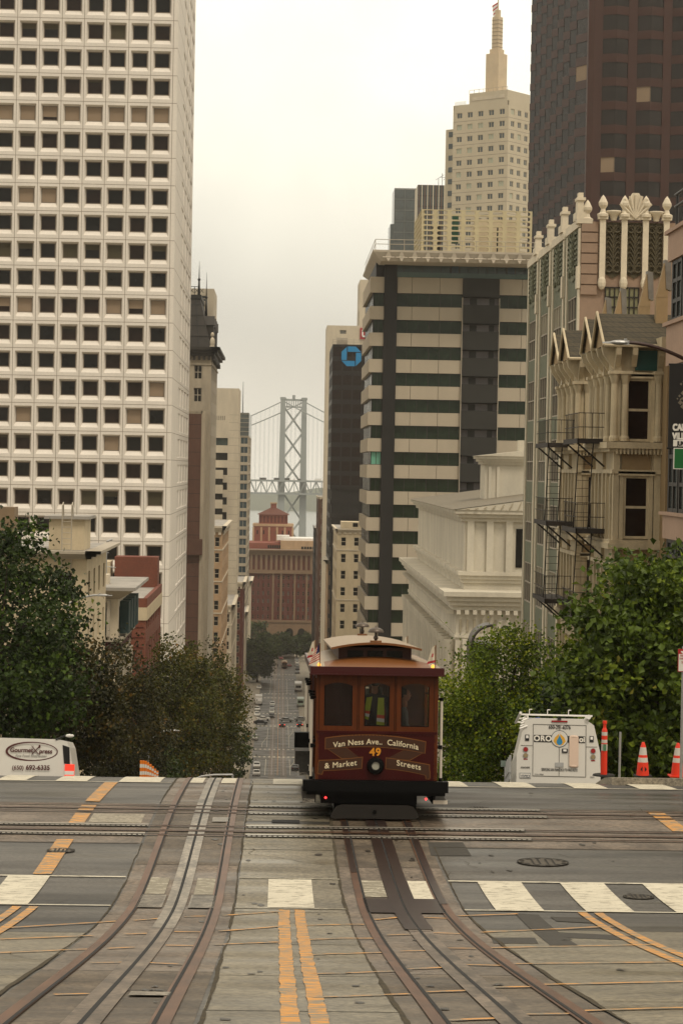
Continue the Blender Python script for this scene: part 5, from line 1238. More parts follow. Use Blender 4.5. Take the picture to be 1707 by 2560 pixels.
r.hexa([(-11,0,zt_-2),(11,9,zt_-2),(11,10,zt_-2),(-11,1,zt_-2)], [(-11,0,zt_),(11,9,zt_),(11,10,zt_),(-11,1,zt_)]); r.box(-1.5,1.5,4,6,zt_,zt_+4)
r.build('tower_crown', M_brg, root)
# deck truss, running roughly across the view
zU, zD = dz[3]+1, dz[4]-1; r = MB(); L0, L1 = -110, 110; sk = .12
yd = lambda x: 4.5+x*sk
for off in (-10, 10):
    for z in (zU, zD): r.hexa([(L0,yd(L0)+off-1,z-.9),(L1,yd(L1)+off-1,z-.9),(L1,yd(L1)+off+1,z-.9),(L0,yd(L0)+off+1,z-.9)], [(L0,yd(L0)+off-1,z+.9),(L1,yd(L1)+off-1,z+.9),(L1,yd(L1)+off+1,z+.9),(L0,yd(L0)+off+1,z+.9)])
    x = L0; k = 0
    while x < L1-5:
        z0_, z1_ = (zD, zU) if k % 2 else (zU, zD); r.tube((x,yd(x)+off,z0_),(x+5.6,yd(x+5.6)+off,z1_),.7,.7,4); r.tube((x,yd(x)+off,zD),(x,yd(x)+off,zU),.35,.35,4); x += 5.6; k += 1
r.build('deck_truss', M_brg, root)
r = MB()
for z in (zU+.2, zD+.2): r.hexa([(L0,yd(L0)-10,z-.4),(L1,yd(L1)-10,z-.4),(L1,yd(L1)+10,z-.4),(L0,yd(L0)+10,z-.4)], [(L0,yd(L0)-10,z),(L1,yd(L1)-10,z),(L1,yd(L1)+10,z),(L0,yd(L0)+10,z)])
r.build('roadway', M_brg, root)
for (lx_, ly_, yo) in ((-10.8, 0, -10), (10.8, 9, 10)):
    for sg_ in (-1, 1):
        r = MB(); hp = MB(); pts = []
        for k in range(25):
            d = k*4.5; sl_ = .52 if sg_ < 0 else .53
            pts.append((lx_+sg_*d, ly_+sg_*d*sk, h-4-d*sl_+d*d*.0009))
        r.path(pts, .55, 6); r.build('main_cable', M_brg, root)
        for p in pts[1:]:
            if p[2] > zU: hp.tube(p, (p[0],p[1],zU), .11, .11, 4)
        hp.build('hanger_cables', M_brg, root)
rv = MB()
vr = random.Random(2)
for k in range(9):
    x = -62+vr.uniform(0,30)+k*9; t = vr.uniform(2, 7)
    v = MB(); v.box(0,t,-1.2,1.2,.3,1.6+ (1.2 if t > 5 else 0)); v.box(t*.25,t*.75,-1,1,1.6,2.3); 
    tag(v.build('vehicle', M_white if k % 2 else M_char, None, (root.location.x+x, D_+yd(x)-5, zW+zU+.2)), 'tiny vehicle crossing the upper deck of the misty bridge', 'vehicle', 'vehicles on the bridge deck')
# ------------------------------------------------------------------ trees
def tree(name, label, X, Y, height, r, cols, leaf, ncl, per, seed, base=.35, group=None, squash=1.15, ragged=.35, flat=False):
    rnd = random.Random(seed); z0 = zg(Y)+.12
    root = thing(name, label, 'tree', (X, Y, z0), 0, group)
    b = MB(); bark = mat('bark', '#3b3127', .9, .35, 5, streak=(3,3,.6))
    cb_ = height*base; cz = (height+cb_)/2; hz = (height-cb_)/2
    tr = max(.1, r*.07); pts = [Vector((0,0,0))]
    for k in range(1, 5): pts.append(Vector((rnd.uniform(-.06,.06)*r, rnd.uniform(-.06,.06)*r, cz*k/4)))
    for k in range(4): b.tube(pts[k], pts[k+1], tr*(1-k*.17), tr*(1-(k+1)*.17), 9, 0, k == 0)
    clumps = []
    for k in range(ncl):
        while True:
            p = Vector((rnd.uniform(-1,1), rnd.uniform(-1,1), rnd.uniform(-1,1))); d = p.length
            if .25 < d < 1 and rnd.random() < d**1.5+.08: break
        if p.z < -.2: p.x *= .92; p.y *= .92
        sc_ = 1+rnd.uniform(-ragged, ragged)*.55
        q = Vector((p.x*r*sc_, p.y*r*sc_, cz+p.z*hz*(1+rnd.uniform(-ragged,.6*ragged)*.4)))
        clumps.append(q)
    for q in clumps[::max(1, ncl//16)]:
        s0 = pts[rnd.choice((2,3,4))]; mid = s0+(q-s0)*.5+Vector((0,0,.1*r)); b.tube(s0, mid, tr*.42, tr*.25, 6, 0, False); b.tube(mid, q, tr*.25, tr*.06, 6, 0, False)
    b.build('trunk', bark, root, smooth=True)
    V = []; Fc = []; Mi = []
    cr = r*.34
    for q in clumps:
        base_m = rnd.random(); c_r = cr*rnd.uniform(.55,1.15); out = (q-Vector((0,0,cz)));
        for k in range(per):
            o = Vector((rnd.gauss(0,.5), rnd.gauss(0,.5), rnd.gauss(0,.38)))*c_r
            c = q+o
            n = Vector((rnd.gauss(0,1), rnd.gauss(0,1)-.3, rnd.gauss(.5,1))).normalized()
            t = n.orthogonal().normalized(); t = (Matrix.Rotation(rnd.uniform(0,6.28), 3, n) @ t); u = n.cross(t)
            L_ = leaf*rnd.uniform(.6,1.25); i = len(V)
            cup = n*L_*.18
            V += [tuple(c-t*L_*.5), tuple(c+u*L_*.42-t*L_*.05+cup), tuple(c+t*L_*.55), tuple(c-u*L_*.42-t*L_*.05+cup)]
            Fc.append((i,i+1,i+2,i+3))
            x = base_m*.55+rnd.random()*.45; Mi.append(0 if x < .38 else 1 if x < .72 else 2 if x < .93 else 3)
    me = bpy.data.meshes.new('crown'); me.from_pydata(V, [], Fc)
    for c in cols: me.materials.append(c)
    me.polygons.foreach_set('material_index', Mi); link('crown', me, root); return root
def pal(n, *c): return [leafmat(n+'_leaf_'+t, h) for t, h in zip(('dark','mid','light','pale'), c)]
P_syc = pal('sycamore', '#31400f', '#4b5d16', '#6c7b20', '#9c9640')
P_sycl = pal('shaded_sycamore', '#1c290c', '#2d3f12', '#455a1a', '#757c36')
P_aut = pal('autumn', '#2b2e0d', '#454813', '#5e5319', '#7f5c20')
P_aut2 = pal('dusky', '#1e200a', '#30300f', '#443c14', '#5c4619')
P_fic = pal('ficus', '#324509', '#5a6c10', '#858f18', '#aba82c')
P_far = pal('far', '#232f13', '#34421a', '#45531f', '#586128')
g = 'street trees along the left pavement'
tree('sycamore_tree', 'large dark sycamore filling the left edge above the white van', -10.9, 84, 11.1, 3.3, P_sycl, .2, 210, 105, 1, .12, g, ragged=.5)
tree('sycamore_tree', 'dark undergrown sycamore just behind the rear of the white van', -9.0, 93, 7.6, 2.3, P_aut2, .17, 130, 100, 2, .08, g)
tree('street_tree', 'dusky brown green tree sloping down right of the big left sycamore', -8.6, 112, 9.0, 2.7, P_aut2, .16, 150, 100, 3, .1, g)
tree('street_tree', 'small olive tree in front of the brick building', -8.9, 128, 7.0, 2.5, P_aut2, .17, 120, 90, 4, .1, g)
tree('street_tree', 'tall brownish autumn tree with a pointed top left of the street', -7.3, 150, 11.0, 2.9, P_aut, .19, 190, 100, 5, .08, g, ragged=.5)
tree('street_tree', 'reddish autumn tree beside the street, right half of the brown clump', -6.1, 172, 11.9, 3.0, P_aut, .2, 170, 95, 6, .08, g, ragged=.5)
tree('street_tree', 'low dark green tree beneath the autumn trees', -7.6, 134, 4.6, 2.3, P_far, .18, 90, 90, 7, .06, g)
tree('street_tree', 'olive tree overhanging the left kerb behind the autumn clump', -5.9, 215, 11.5, 2.8, P_aut, .24, 120, 80, 8, .08, g)
tree('street_tree', 'small dark tree at the kerb just above the crest', -5.9, 280, 10.6, 2.4, P_far, .28, 80, 60, 9, .05, g)
g = 'street trees along the right pavement'
tree('sycamore_tree', 'large bright sycamore on the right in front of the Victorian building', 10.1, 59.5, 6.75, 2.5, P_syc, .19, 230, 120, 11, .08, g, ragged=.45)
tree('sycamore_tree', 'lower sycamore at the right edge behind the traffic cones', 11.9, 60.0, 5.0, 2.3, P_syc, .19, 130, 110, 12, .04, g)
tree('ficus_tree', 'bushy yellow green ficus between the cable car and the white utility van', 7.6, 76, 6.4, 2.2, P_fic, .105, 170, 190, 13, .04, g, ragged=.3)
tree('ficus_tree', 'rounded ficus directly above the white utility van', 9.2, 68, 5.4, 1.9, P_fic, .11, 120, 150, 14, .04, g)
tree('ficus_tree', 'low ficus close beside the cable car poles', 6.4, 84, 5.3, 1.9, P_fic, .12, 110, 130, 15, .03, g)
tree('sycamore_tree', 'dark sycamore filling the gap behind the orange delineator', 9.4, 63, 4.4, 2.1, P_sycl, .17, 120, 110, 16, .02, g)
g = 'far trees at the foot of the street'
tree('round_tree', 'dark round tree at the left kerb far down the street', -8.4, 880, 17.0, 6.4, P_far, 1.0, 110, 60, 21, .08, g, ragged=.2)
for k, (px, Y, t, r, lb) in enumerate(((630, 1030, 17, 7, 'leftmost of the hazy trees before the red brick block'), (668, 1035, 11, 5, 'hazy tree just right of the leftmost one before the brick block'), (700, 1025, 11, 6, 'middle hazy tree before the brick block'), (742, 1020, 10, 5, 'hazy tree under the arches of the brick block'), (778, 1000, 13, 5, 'rightmost hazy tree before the brick block, beside the dark building edge'))):
    tree('round_tree', lb, AT(px, 1600, Y).x, Y, t, r, P_far, 1.1, 60, 45, 30+k, .1, g)

# ------------------------------------------------------------------ vehicles far below
M_tyre = mat('tyre_rubber', (.012,.012,.012), .8, .1); M_red = mat('red_lamp_glass', '#8c0f0c', .2, 0); M_head = mat('headlamp_glass', (.8,.8,.75), .1, 0)
M_body = mat('car_body', (.5,.5,.5), .3, 0, spec=.6)
body_m = {k: mat(k+'_car_paint', v, .3, .03, spec=.6) for k, v in dict(white='#c9c7c0', silver='#8d8f90', dark='#1b1c1f', red='#6b1517', green='#9aa79a').items()}
def car(label, loc, rz, paint, braking=False, group='cars on the lower street'):
    t = thing('parked_car' if 'parked' in label else 'car', label, 'car', loc, rz, group)
    b = MB()                                                 # side profile extruded; car points to -Y
    pr = [(-2.25,.35),(-2.28,.75),(-2.1,.92),(-1.2,1.0),(-.55,1.42),(.75,1.46),(1.55,1.08),(2.2,1.0),(2.28,.6),(2.22,.35)]
    n = len(pr); i = 0
    for s in (-1, 1):
        for y, z in pr: b.v.append((s*(.88 if z < 1.05 else .7), y, z))
    b.f.append(tuple(range(n))); b.f.append(tuple(range(2*n-1, n-1, -1))); b.m += [0,0]
    for k in range(n): b.f.append((k,(k+1) % n,n+(k+1) % n,n+k)); b.m.append(0)
    b.build('body', paint, t)
    g_ = MB(); g_.poly([(-.72,-1.15,1.06),(.72,-1.15,1.06),(.62,-.58,1.42),(-.62,-.58,1.42)]); g_.v = [(x,y-.03,z+.02) for x,y,z in g_.v]; g_.build('windscreen', G_dark, t)
    g_ = MB(); g_.poly([(-.72,1.5,1.12),(.72,1.5,1.12),(.62,.8,1.43),(-.62,.8,1.43)]); g_.v = [(x,y+.03,z+.02) for x,y,z in g_.v]; g_.build('rear_window', G_dark, t)
    for s in (-1,1):
        g_ = MB(); g_.poly([(s*.87,-1.0,1.04),(s*.87,1.3,1.06),(s*.73,.72,1.38),(s*.73,-.5,1.36)]); g_.build('side_window', G_dark, t)
        for y in (-1.42,1.38):
            w_ = MB(); w_.tube((s*.72,y,.33),(s*.93,y,.33),.33,.33,12); w_.build('wheel', M_tyre, t)
        l_ = MB(); l_.box(s*.78-.14,s*.78+.1,-2.31,-2.2,.62,.8) if s > 0 else l_.box(-.88,-.64,-2.31,-2.2,.62,.8); l_.build('headlight', M_head, t)
        l_ = MB(); l_.box(s*.76-.12,s*.76+.12,2.2,2.31,.68,.86); l_.build('tail_light', mat('brake_light', (.9,.05,.03), .3, 0, emit=2.5) if braking else M_red, t)
    return t
def truck(name, label, cat, loc, rz, col, Lt, Wt, Ht, cab=True, win=False):
    t = thing(name, label, cat, loc, rz, 'buses and trucks on the lower street'); b = MB()
    b.box(-Wt/2,Wt/2,-Lt/2+(1.8 if cab else 0),Lt/2,.7,Ht,0); b.build('cargo_box' if cab else 'body', col, t)
    if cab: b = MB(); b.prism([(-Wt/2+.1,-Lt/2,.5),(-Wt/2+.1,-Lt/2,1.4),(-Wt/2+.1,-Lt/2+.6,2.3),(-Wt/2+.1,-Lt/2+1.78,2.3),(-Wt/2+.1,-Lt/2+1.78,.5)],(Wt-.2,0,0)); b.build('cab', col, t)
    b = MB(); yb = -Lt/2-.02 if not cab else -Lt/2+.25; b.poly([(-Wt/2+.25,yb,1.4),(Wt/2-.25,yb,1.4),(Wt/2-.3,yb+(.28 if cab else 0),2.2),(-Wt/2+.3,yb+(.28 if cab else 0),2.2)]); b.build('windscreen', G_dark, t)
    b = MB(); b.box(-Wt/2+.3,Wt/2-.3,Lt/2,Lt/2+.03,1.5,2.4 if win else 1.7); b.build('rear_window' if win else 'rear_door', G_dark if win else M_frame, t)
    for s in (-1,1):
        for y in (-Lt/2+1.2, Lt/2-1.6): w_ = MB(); w_.tube((s*(Wt/2-.3),y,.45),(s*(Wt/2+.01),y,.45),.45,.45,12); w_.build('wheel', M_tyre, t)
        l_ = MB(); l_.box(s*(Wt/2-.25)-.12,s*(Wt/2-.25)+.12,Lt/2,Lt/2+.05,.8,1.0); l_.build('tail_light', M_red, t)
def gp(zx, zy): return G(580+zx/3.095, 1200+zy/3.095, 500)
PI = math.pi
W_, Sv, Dk, Rd = body_m['white'], body_m['silver'], body_m['dark'], body_m['red']
for zx, zy, rz, m, lb in (
    (192,2226,0,W_,'white car parked at the left kerb, nearest but one to the crest'), (190,2286,0,W_,'white car parked lowest in view at the left kerb'),
    (176,2010,0,W_,'white car parked at the left kerb below the side street'), (195,1828,0,W_,'white car parked left, just above the cross traffic'), (196,1786,0,W_,'white car parked left, second above the cross traffic'),
    (210,1618,0,W_,'silver white car parked left beyond the white truck'),
    (308,1838,0,Dk,'dark windowed car leading the queue on the left lane'), (308,1806,0,W_,'second car of the queue on the left lane, white'), (310,1776,0,Sv,'third car of the queue on the left lane, silver'), (313,1746,0,W_,'last white car of the queue on the left lane'),
    (242,1862,PI/2,W_,'white car crossing the intersection, left'), (222,1890,PI/2,Dk,'black car crossing the intersection, left'), (418,1872,PI/2,Sv,'silver car crossing in the middle of the intersection'), (535,1866,PI/2,Sv,'silver car crossing at the right of the intersection'),
    (388,1906,PI,Dk,'dark car with red brake lights waiting in the middle lane'), (524,1904,PI,Dk,'dark car with red brake lights waiting in the right lane'),
    (488,2244,PI,Dk,'dark car with pale windows driving up the right lane near the crest'),
    (506,1500,PI,Sv,'silver car parked at the right kerb, nearest of the far row'), (506,1472,PI,Dk,'dark car parked at the right kerb, second of the far row'), (505,1446,PI,Sv,'silver car parked right, third of the far row'), (504,1424,PI,W_,'white car parked right, fourth of the far row'), (502,1402,PI,Sv,'silver car parked right, farthest of the far row'),
    (445,1446,PI,Rd,'red car in the right lane beside the distant cable car'), (380,1388,0,Rd,'dark red car crossing at the far end of the street')):
    p = gp(zx, zy); car(lb, (p.x, p.y, zg(p.y)+.02), rz, m, 'brake lights' in lb)
for nm, lb, ct, zx, zy, rz, col, Lt, Wt, Ht, cab, win in (
    ('delivery_truck','white box truck parked at the left kerb above the side street','truck',206,1742,0,M_white,7,2.4,3.1,True,False),
    ('bus','white bus in the right lane beyond two crosswalks','bus',513,1640,PI,M_white,11,2.6,3.1,False,True),
    ('delivery_truck','pale green box truck in the right lane behind the cross traffic','truck',530,1760,PI,body_m['green'],7,2.4,3.0,False,True),
    ('bus','red and white bus in the right lane near the crest','bus',521,2190,PI,Rd,10,2.5,2.9,False,True)):
    p = gp(zx, zy); truck(nm, lb, ct, (p.x, p.y+Lt/2, zg(p.y)+.02), rz, col, Lt, Wt, Ht, cab, win)

# ------------------------------------------------------------------ people (skinned bodies)
SKIN = mat('skin', '#8a5a42', .6, .1)
def person(label, loc, rz, cloth, J, E, R, legs, hair='#1c140f', group=None):
    """J joints, E edges, R radii; one continuous skinned surface"""
    root = thing('person', label, 'person', loc, rz, group)
    me = bpy.data.meshes.new('body'); me.from_pydata(J, E, []); me.materials.append(cloth)
    o = link('body', me, root); m = o.modifiers.new('skin', 'SKIN'); m.use_smooth_shade = True
    for i, v in enumerate(me.skin_vertices[0].data): v.radius = (R[i][0], R[i][1]) if isinstance(R[i], tuple) else (R[i], R[i]); v.use_root = (i == 0)
    s = o.modifiers.new('sub', 'SUBSURF'); s.levels = 1; s.render_levels = 1
    return root
def stand(label, loc, rz, cloth, group=None, head=True, h=1.0, arm=(0,0), sit=False):
    k = h
    if sit:
        J = [(0,0,.55),(0,.02,.8),(0,.02,1.08),(0,0,1.2),(.1,0,.52),(.12,-.42,.5),(.12,-.45,.08),(.12,-.58,.03),(-.1,0,.52),(-.12,-.42,.5),(-.12,-.45,.08),(-.12,-.58,.03),(.19,.02,1.05),(.25,-.04,.8),(.16,-.28,.68),(-.19,.02,1.05),(-.25,-.04,.8),(-.16,-.28,.68)]
    else:
        J = [(0,0,.95),(0,0,1.15),(0,.01,1.4),(0,0,1.5),(.1,0,.88),(.11,-.02,.48),(.12,.02,.08),(.13,-.13,.04),(-.1,0,.88),(-.11,.06,.48),(-.12,.12,.09),(-.13,-.02,.04),(.2,.01,1.38),(.25,.03,1.12),(.24,-.08+arm[0],.86),(-.2,.01,1.38),(-.25,.03,1.12),(-.24,-.1+arm[1],.88)]
    J = [(x*k,y*k,z*k) for x,y,z in J]
    E = [(0,1),(1,2),(2,3),(0,4),(4,5),(5,6),(6,7),(0,8),(8,9),(9,10),(10,11),(2,12),(12,13),(13,14),(2,15),(15,16),(16,17)]
    R = [(.15,.11),(.14,.1),(.17,.11),.055,.09,.065,.045,.04,.09,.065,.045,.04,.065,.048,.035,.065,.048,.035]
    r = person(label, loc, rz, cloth, J, E, R, None, group=group)
    z = (1.2 if sit else 1.5)*k
    b = MB(); b.lathe([(.0,-.06),(.052,-.03),(.055,.04),(.05,.1)], 10, 0, (0,0,z)); b.ball((0,-.015,z+.17),.077,.098,.118,14,10)
    b.prism([(-.014,-.11,z+.155),(.014,-.11,z+.155),(0,-.104,z+.20)],(0,-.022,0)); b.ball((.078,0,z+.165),.014,.02,.032,6,4); b.ball((-.078,0,z+.165),.014,.02,.032,6,4)
    hd = b.build('head', SKIN, r, smooth=True)
    e_ = MB(); e_.ball((.03,-.104,z+.19),.012,.008,.008,6,4); e_.ball((-.03,-.104,z+.19),.012,.008,.008,6,4); e_.box(-.024,.024,-.112,-.10,z+.112,z+.12); e_.build('eyes_and_mouth', M_dark, hd)
    b = MB(); b.ball((0,.018,z+.20),.086,.1,.105,12,8); b.build('hair', mat('dark_hair', '#1c140f', .8, .2), r, smooth=True)
    for s, q in ((1, 14), (-1, 17)):
        x, y, zz_ = J[q]; hb = MB(); hb.ball((x,y-.01,zz_-.05),.03,.018,.045,8,6)
        for f in range(4): hb.tube((x-.024+f*.016,y-.012,zz_-.08),(x-.024+f*.015,y-.03,zz_-.15-.01*(f in (1,2))),.0085,.006,5)
        hb.tube((x-s*.028,y-.012,zz_-.04),(x-s*.04,y-.035,zz_-.085),.009,.007,5); hb.build('hand', SKIN, r, smooth=True)
    return r
M_navy = mat('navy_cloth', '#15161c', .85, .15); M_redc = mat('red_cloth', '#6a1c18', .85, .15); M_greyc = mat('grey_cloth', '#4a4a48', .85, .15)
for zx, zy, cl, lb in ((500,2098,M_navy,'pedestrian in dark clothes on the crosswalk behind the red bus'), (354,1452,M_navy,'person in black standing in the road left of the distant cable car'), (296,1534,M_navy,'pedestrian in dark clothes stepping onto the far crosswalk by the round tree')):
    p = gp(zx, zy); stand(lb, (p.x, p.y, zg(p.y)+.03), random.uniform(0,6), cl)
rp = random.Random(9)
for k in range(22):
    zx = rp.uniform(350, 585); p = gp(zx, rp.uniform(1318, 1350)); stand('distant pedestrian in dark or red clothes in the crowd below the brick block', (p.x, p.y, zg(p.y)+.03), rp.uniform(0,6), rp.choice((M_navy, M_redc, M_greyc)), 'crowd at the end of the street')
# ------------------------------------------------------------------ cable car
M_cred = mat('maroon_coachwork', '#360403', .42, .2, 3, spec=.22); M_cor = mat('orange_brown_wood', '#522608', .45, .22, 5, streak=(3,3,.5), spec=.22)
M_rib = mat('ribbon_olive_gold', '#3a1d06', .5, .06, 8); M_redge = mat('ribbon_edge', '#6e4212', .5, 0); M_let = mat('sign_letter', '#d6c8a8', .5, 0); M_gold = mat('gold_numeral', '#c8841a', .45, 0); M_shd = mat('letter_shadow', '#150807', .6, 0)
M_fasc = mat('maroon_fascia', '#3a0808', .35, .08); M_canv = mat('roof_canvas', '#8f7d66', .5, .18, 3, streak=(.6,3,1), spec=.5); M_croof = mat('orange_roof', '#6f431c', .5, .12, 3)
M_blackp = mat('black_paint', '#050505', .5, .1, spec=.15); M_tread = mat('step_tread', '#4a4742', .7, .3, 20); M_pole = mat('white_pole', '#c9c0b0', .35, .04); M_guard = mat('fender_plate', '#1b1610', .6, .3, 2)
M_bell = mat('bell_bronze', '#5a5149', .4, .25, 8, metal=.6); M_woodI = mat('interior_wood', '#3c1a0c', .5, .2, 3); GL = glassmat('window_glass')
def cable_car(label, loc, pitch_deg, people=True):
    t = thing('cable_car', label, 'cable car', loc); t.rotation_euler = (math.radians(pitch_deg), 0, 0)
    LEN = 8.6
    B = lambda nm, b, m, p=None, sm=False: b.build(nm, m, p or t, smooth=sm)
    # dash panels front and back
    for (y0, y1, sgn, isf) in ((0, .07, -1, True), (LEN-.07, LEN, 1, False)):
        b = MB(); b.box(-1.03,1.03,y0,y1,.70,1.53); b.box(-1.05,1.05,y0-.012 if isf else y0,y1,1.50,1.545)
        for k in range(34):
            for z in (.73, 1.475): x = -1.0+k*2.0/33; yy = y0-.004 if isf else y1; b.box(x-.007,x+.007,yy-.003,yy+.006,z-.007,z+.007)
        for k in range(10):
            for x in (-1.0,-.34,.30,1.0): z = .76+k*.075; yy = y0-.004 if isf else y1; b.box(x-.006,x+.006,yy-.003,yy+.006,z-.006,z+.006)
        dash = B('dash_panel', b, M_cred)
        if isf: front_dash = dash
    # ribbon scroll
    Y = -.006
    def band(b, pts_top, pts_bot, m=0, y=Y):
        for i in range(len(pts_top)-1):
            b.quad((pts_top[i][0],y,pts_top[i][1]),(pts_top[i+1][0],y,pts_top[i+1][1]),(pts_bot[i+1][0],y,pts_bot[i+1][1]),(pts_bot[i][0],y,pts_bot[i][1]),m)
    def zx(p): return ((p[0]-797)/548, (2040-p[1])/548)      # enlarged-photo pixels of the front to metres on the dash
    def arc(p0, pm, p1, n=12):
        r = []
        for k in range(n+1):
            u = k/n; x = (1-u)**2*p0[0]+2*u*(1-u)*pm[0]+u*u*p1[0]; z = (1-u)**2*p0[1]+2*u*(1-u)*pm[1]+u*u*p1[1]; r.append(zx((x,z)))
        return r
    b = MB()
    for e_, m, y in ((7, 1, -.004), (0, 0, -.008)):
        band(b, arc((312-e_,1268-e_),(780,1190-e_*2),(1262+e_,1290-e_)), arc((312-e_,1366+e_),(780,1300+e_),(1255+e_,1392+e_)), m, y)
        band(b, arc((255-e_,1480-e_),(450,1475-e_),(662+e_,1443-e_)), arc((262-e_,1572+e_),(450,1565+e_),(655+e_,1544+e_)), m, y)
        band(b, arc((892-e_,1447-e_),(1090,1470-e_),(1300+e_,1508-e_)), arc((890-e_,1545+e_),(1090,1555+e_),(1304+e_,1612+e_)), m, y)
        b.poly([(q[0],y+.001,q[1]) for q in map(zx, ((243-e_,1600+e_),(250-e_,1490),(292+e_,1570),(280+e_,1606+e_)))], m)
        b.poly([(q[0],y+.001,q[1]) for q in map(zx, ((1268-e_,1580),(1305+e_,1560),(1308+e_,1636+e_),(1275-e_,1636+e_)))], m)
    for e_, m, y in ((5, 1, -.002), (0, 0, -.003)):
        b.poly([(q[0],y,q[1]) for q in map(zx, ((325-e_,1362),(505+e_,1352),(642+e_,1448+e_),(470-e_,1455+e_)))], m)
        b.poly([(q[0],y,q[1]) for q in map(zx, ((1055-e_,1370),(1250+e_,1385),(1115+e_,1462+e_),(895-e_,1450+e_)))], m)
    B('ribbon', b, [M_rib, M_redge], front_dash)
    def wtext(s, size, cx, cy, curve, tilt, m, off, bold=.0, sp=1.0):
        c = zx((cx, cy))
        def wp(x, y): return (x, y - curve*x*x + tilt*x)
        for mm, dx, dz, yy in ((M_shd, .008, -.008, off+.001), (m, 0, 0, off)):
            text(s, size, mm, front_dash, (c[0]+dx, yy, c[1]+dz), 0, 'lettering' if mm is m else 'letter_shading', 'CENTER', wp, bold, sp)
    wtext('Van Ness Ave..  California', .135, 790, 1317, .14, -.01, M_let, -.013, .0015, 1.03)
    wtext('49', .19, 785, 1425, 0, 0, M_gold, -.010, .005, 1.08)
    wtext('& Market', .135, 458, 1537, -.05, .12, M_let, -.013, .0015, 1.1)
    wtext('Streets', .135, 1106, 1533, .05, -.18, M_let, -.013, .0015, 1.1)
    for y_, ori in ((-.05, -1), (LEN+.05, 1)):
        b = MB(); n = 24; cx, cz = zx((790, 1520))
        def ring(r, y): return [(cx+r*math.cos(2*PI*k/n), y, cz+r*math.sin(2*PI*k/n)) for k in range(n)]
        prof = [(.15,0),(.15,ori*.05),(.13,ori*.085),(.075,ori*.09),(.066,ori*.05)]
        yb_ = 0 if ori < 0 else LEN
        rings = [ring(r, yb_+yy) for r, yy in prof]
        for a, c in zip(rings, rings[1:]):
            for k in range(n): b.quad(a[k], a[(k+1) % n], c[(k+1) % n], c[k])
        hl = B('headlamp', b, M_blackp, sm=True); b = MB(); b.poly(ring(.068, yb_+ori*.062)); B('lens', b, mat('lamp_lens', '#9b9a8c', .2, .1), hl)
    # end walls with three arched windows
    xs = [(-.92,-.43),(-.225,.215),(.415,.905)]
    for y0, y1 in ((0,.06),(LEN-.06,LEN)):
        b = MB(); zb_, zt_ = 1.63, 2.38
        b.box(-1.03,1.03,y0,y1,1.545,zb_); b.box(-1.03,1.03,y0,y1,zt_,2.56)
        ed = [-1.03]+[v for p in xs for v in p]+[1.03]
        for k in range(0, 8, 2): b.box(ed[k],ed[k+1],y0,y1,zb_,zt_)
        for a, c in xs:                                       # arch fillers
            n = 8
            for k in range(n):
                u0, u1 = k/n, (k+1)/n; d0 = .055*(2*u0-1)**2; d1 = .055*(2*u1-1)**2
                b.prism([(a+(c-a)*u0,y0,zt_),(a+(c-a)*u1,y0,zt_),(a+(c-a)*u1,y0,zt_-d1),(a+(c-a)*u0,y0,zt_-d0)],(0,y1-y0,0))
        w_ = B('end_wall', b, M_cor)
        for a, c in xs:
            f = MB(); yy = y0-.006; f.box(a-.09,a-.083,yy,y0,1.56,2.5); f.box(c+.083,c+.09,yy,y0,1.56,2.5)
            for (p0,p1,q0,q1) in ((a,a+.018,1.63,2.33),(c-.018,c,1.63,2.33),(a,c,1.63,1.648)): f.box(p0,p1,y0+.01,y1-.01,q0,q1)
            fr = B('window_frame', f, M_blackp, w_)
            g_ = MB(); g_.quad((a,y0+.035,1.64),(c,y0+.035,1.64),(c,y0+.035,2.38),(a,y0+.035,2.38)); B('window', g_, GL)
    # floor, frame and running gear
    b = MB(); b.box(-1.05,1.05,.0,LEN,.62,.70); B('floor', b, M_blackp)
    for y0, y1 in ((-.12,.10),(LEN-.10,LEN+.12)): b = MB(); b.box(-1.27,1.25,y0,y1,.50,.69); b.box(-1.2,1.2,y0+.05,y1+.02,.44,.5); B('bumper', b, M_blackp)
    b = MB(); b.box(-.95,.62+.1,.1,LEN-.1,.28,.62); b.box(-.72,.72,.25,LEN-.25,.12,.3); B('underframe', b, M_blackp)
    for yy in (1.2, 2.4, 6.2, 7.4):
        b = MB(); 
        for s in (-1,1): b.tube((s*.5335-.05,yy,.28),(s*.5335+.05,yy,.28),.28,.28,18)
        b.tube((-.6,yy,.28),(.6,yy,.28),.05,.05,8); B('wheelset', b, mat('wheel_iron', '#241d18', .5, .2, metal=.6))
    for y0, s in ((.0,-1),(LEN,1)):
        b = MB(); P_ = [(-.58,.27),(-.68,.24),(-.76,.12),(-.78,.06),(-.74,.03),(.68,.03),(.74,.06),(.74,.12),(.66,.24),(.56,.27)]
        b.prism([(x,y0+s*.02,z) for x, z in P_], (0,s*-.05,0)); b.tube((-.02,y0+s*.04,.15),(-.02,y0,.15),.04,.04,8,1); B('lifeguard', b, [M_guard, M_blackp])
    for y0 in (-.02, LEN+.0):
        for s in (-1,1):
            b = MB(); b.ball((s*.87,y0,.385),.02,.02,.02,8,6); B('tail_light', b, mat('red_lamp_lit', (1,.03,.03), .3, 0, emit=4), sm=True)
            b = MB(); b.ball((s*.99-.03,y0+.06,2.68),.032,.032,.04,8,6); b.tube((s*.99-.03,y0+.06,2.62),(s*.99-.03,y0+.06,2.66),.02); B('marker_light', b, mat('amber_lamp', (1,.42,.06), .3, 0, emit=1.3), sm=True)
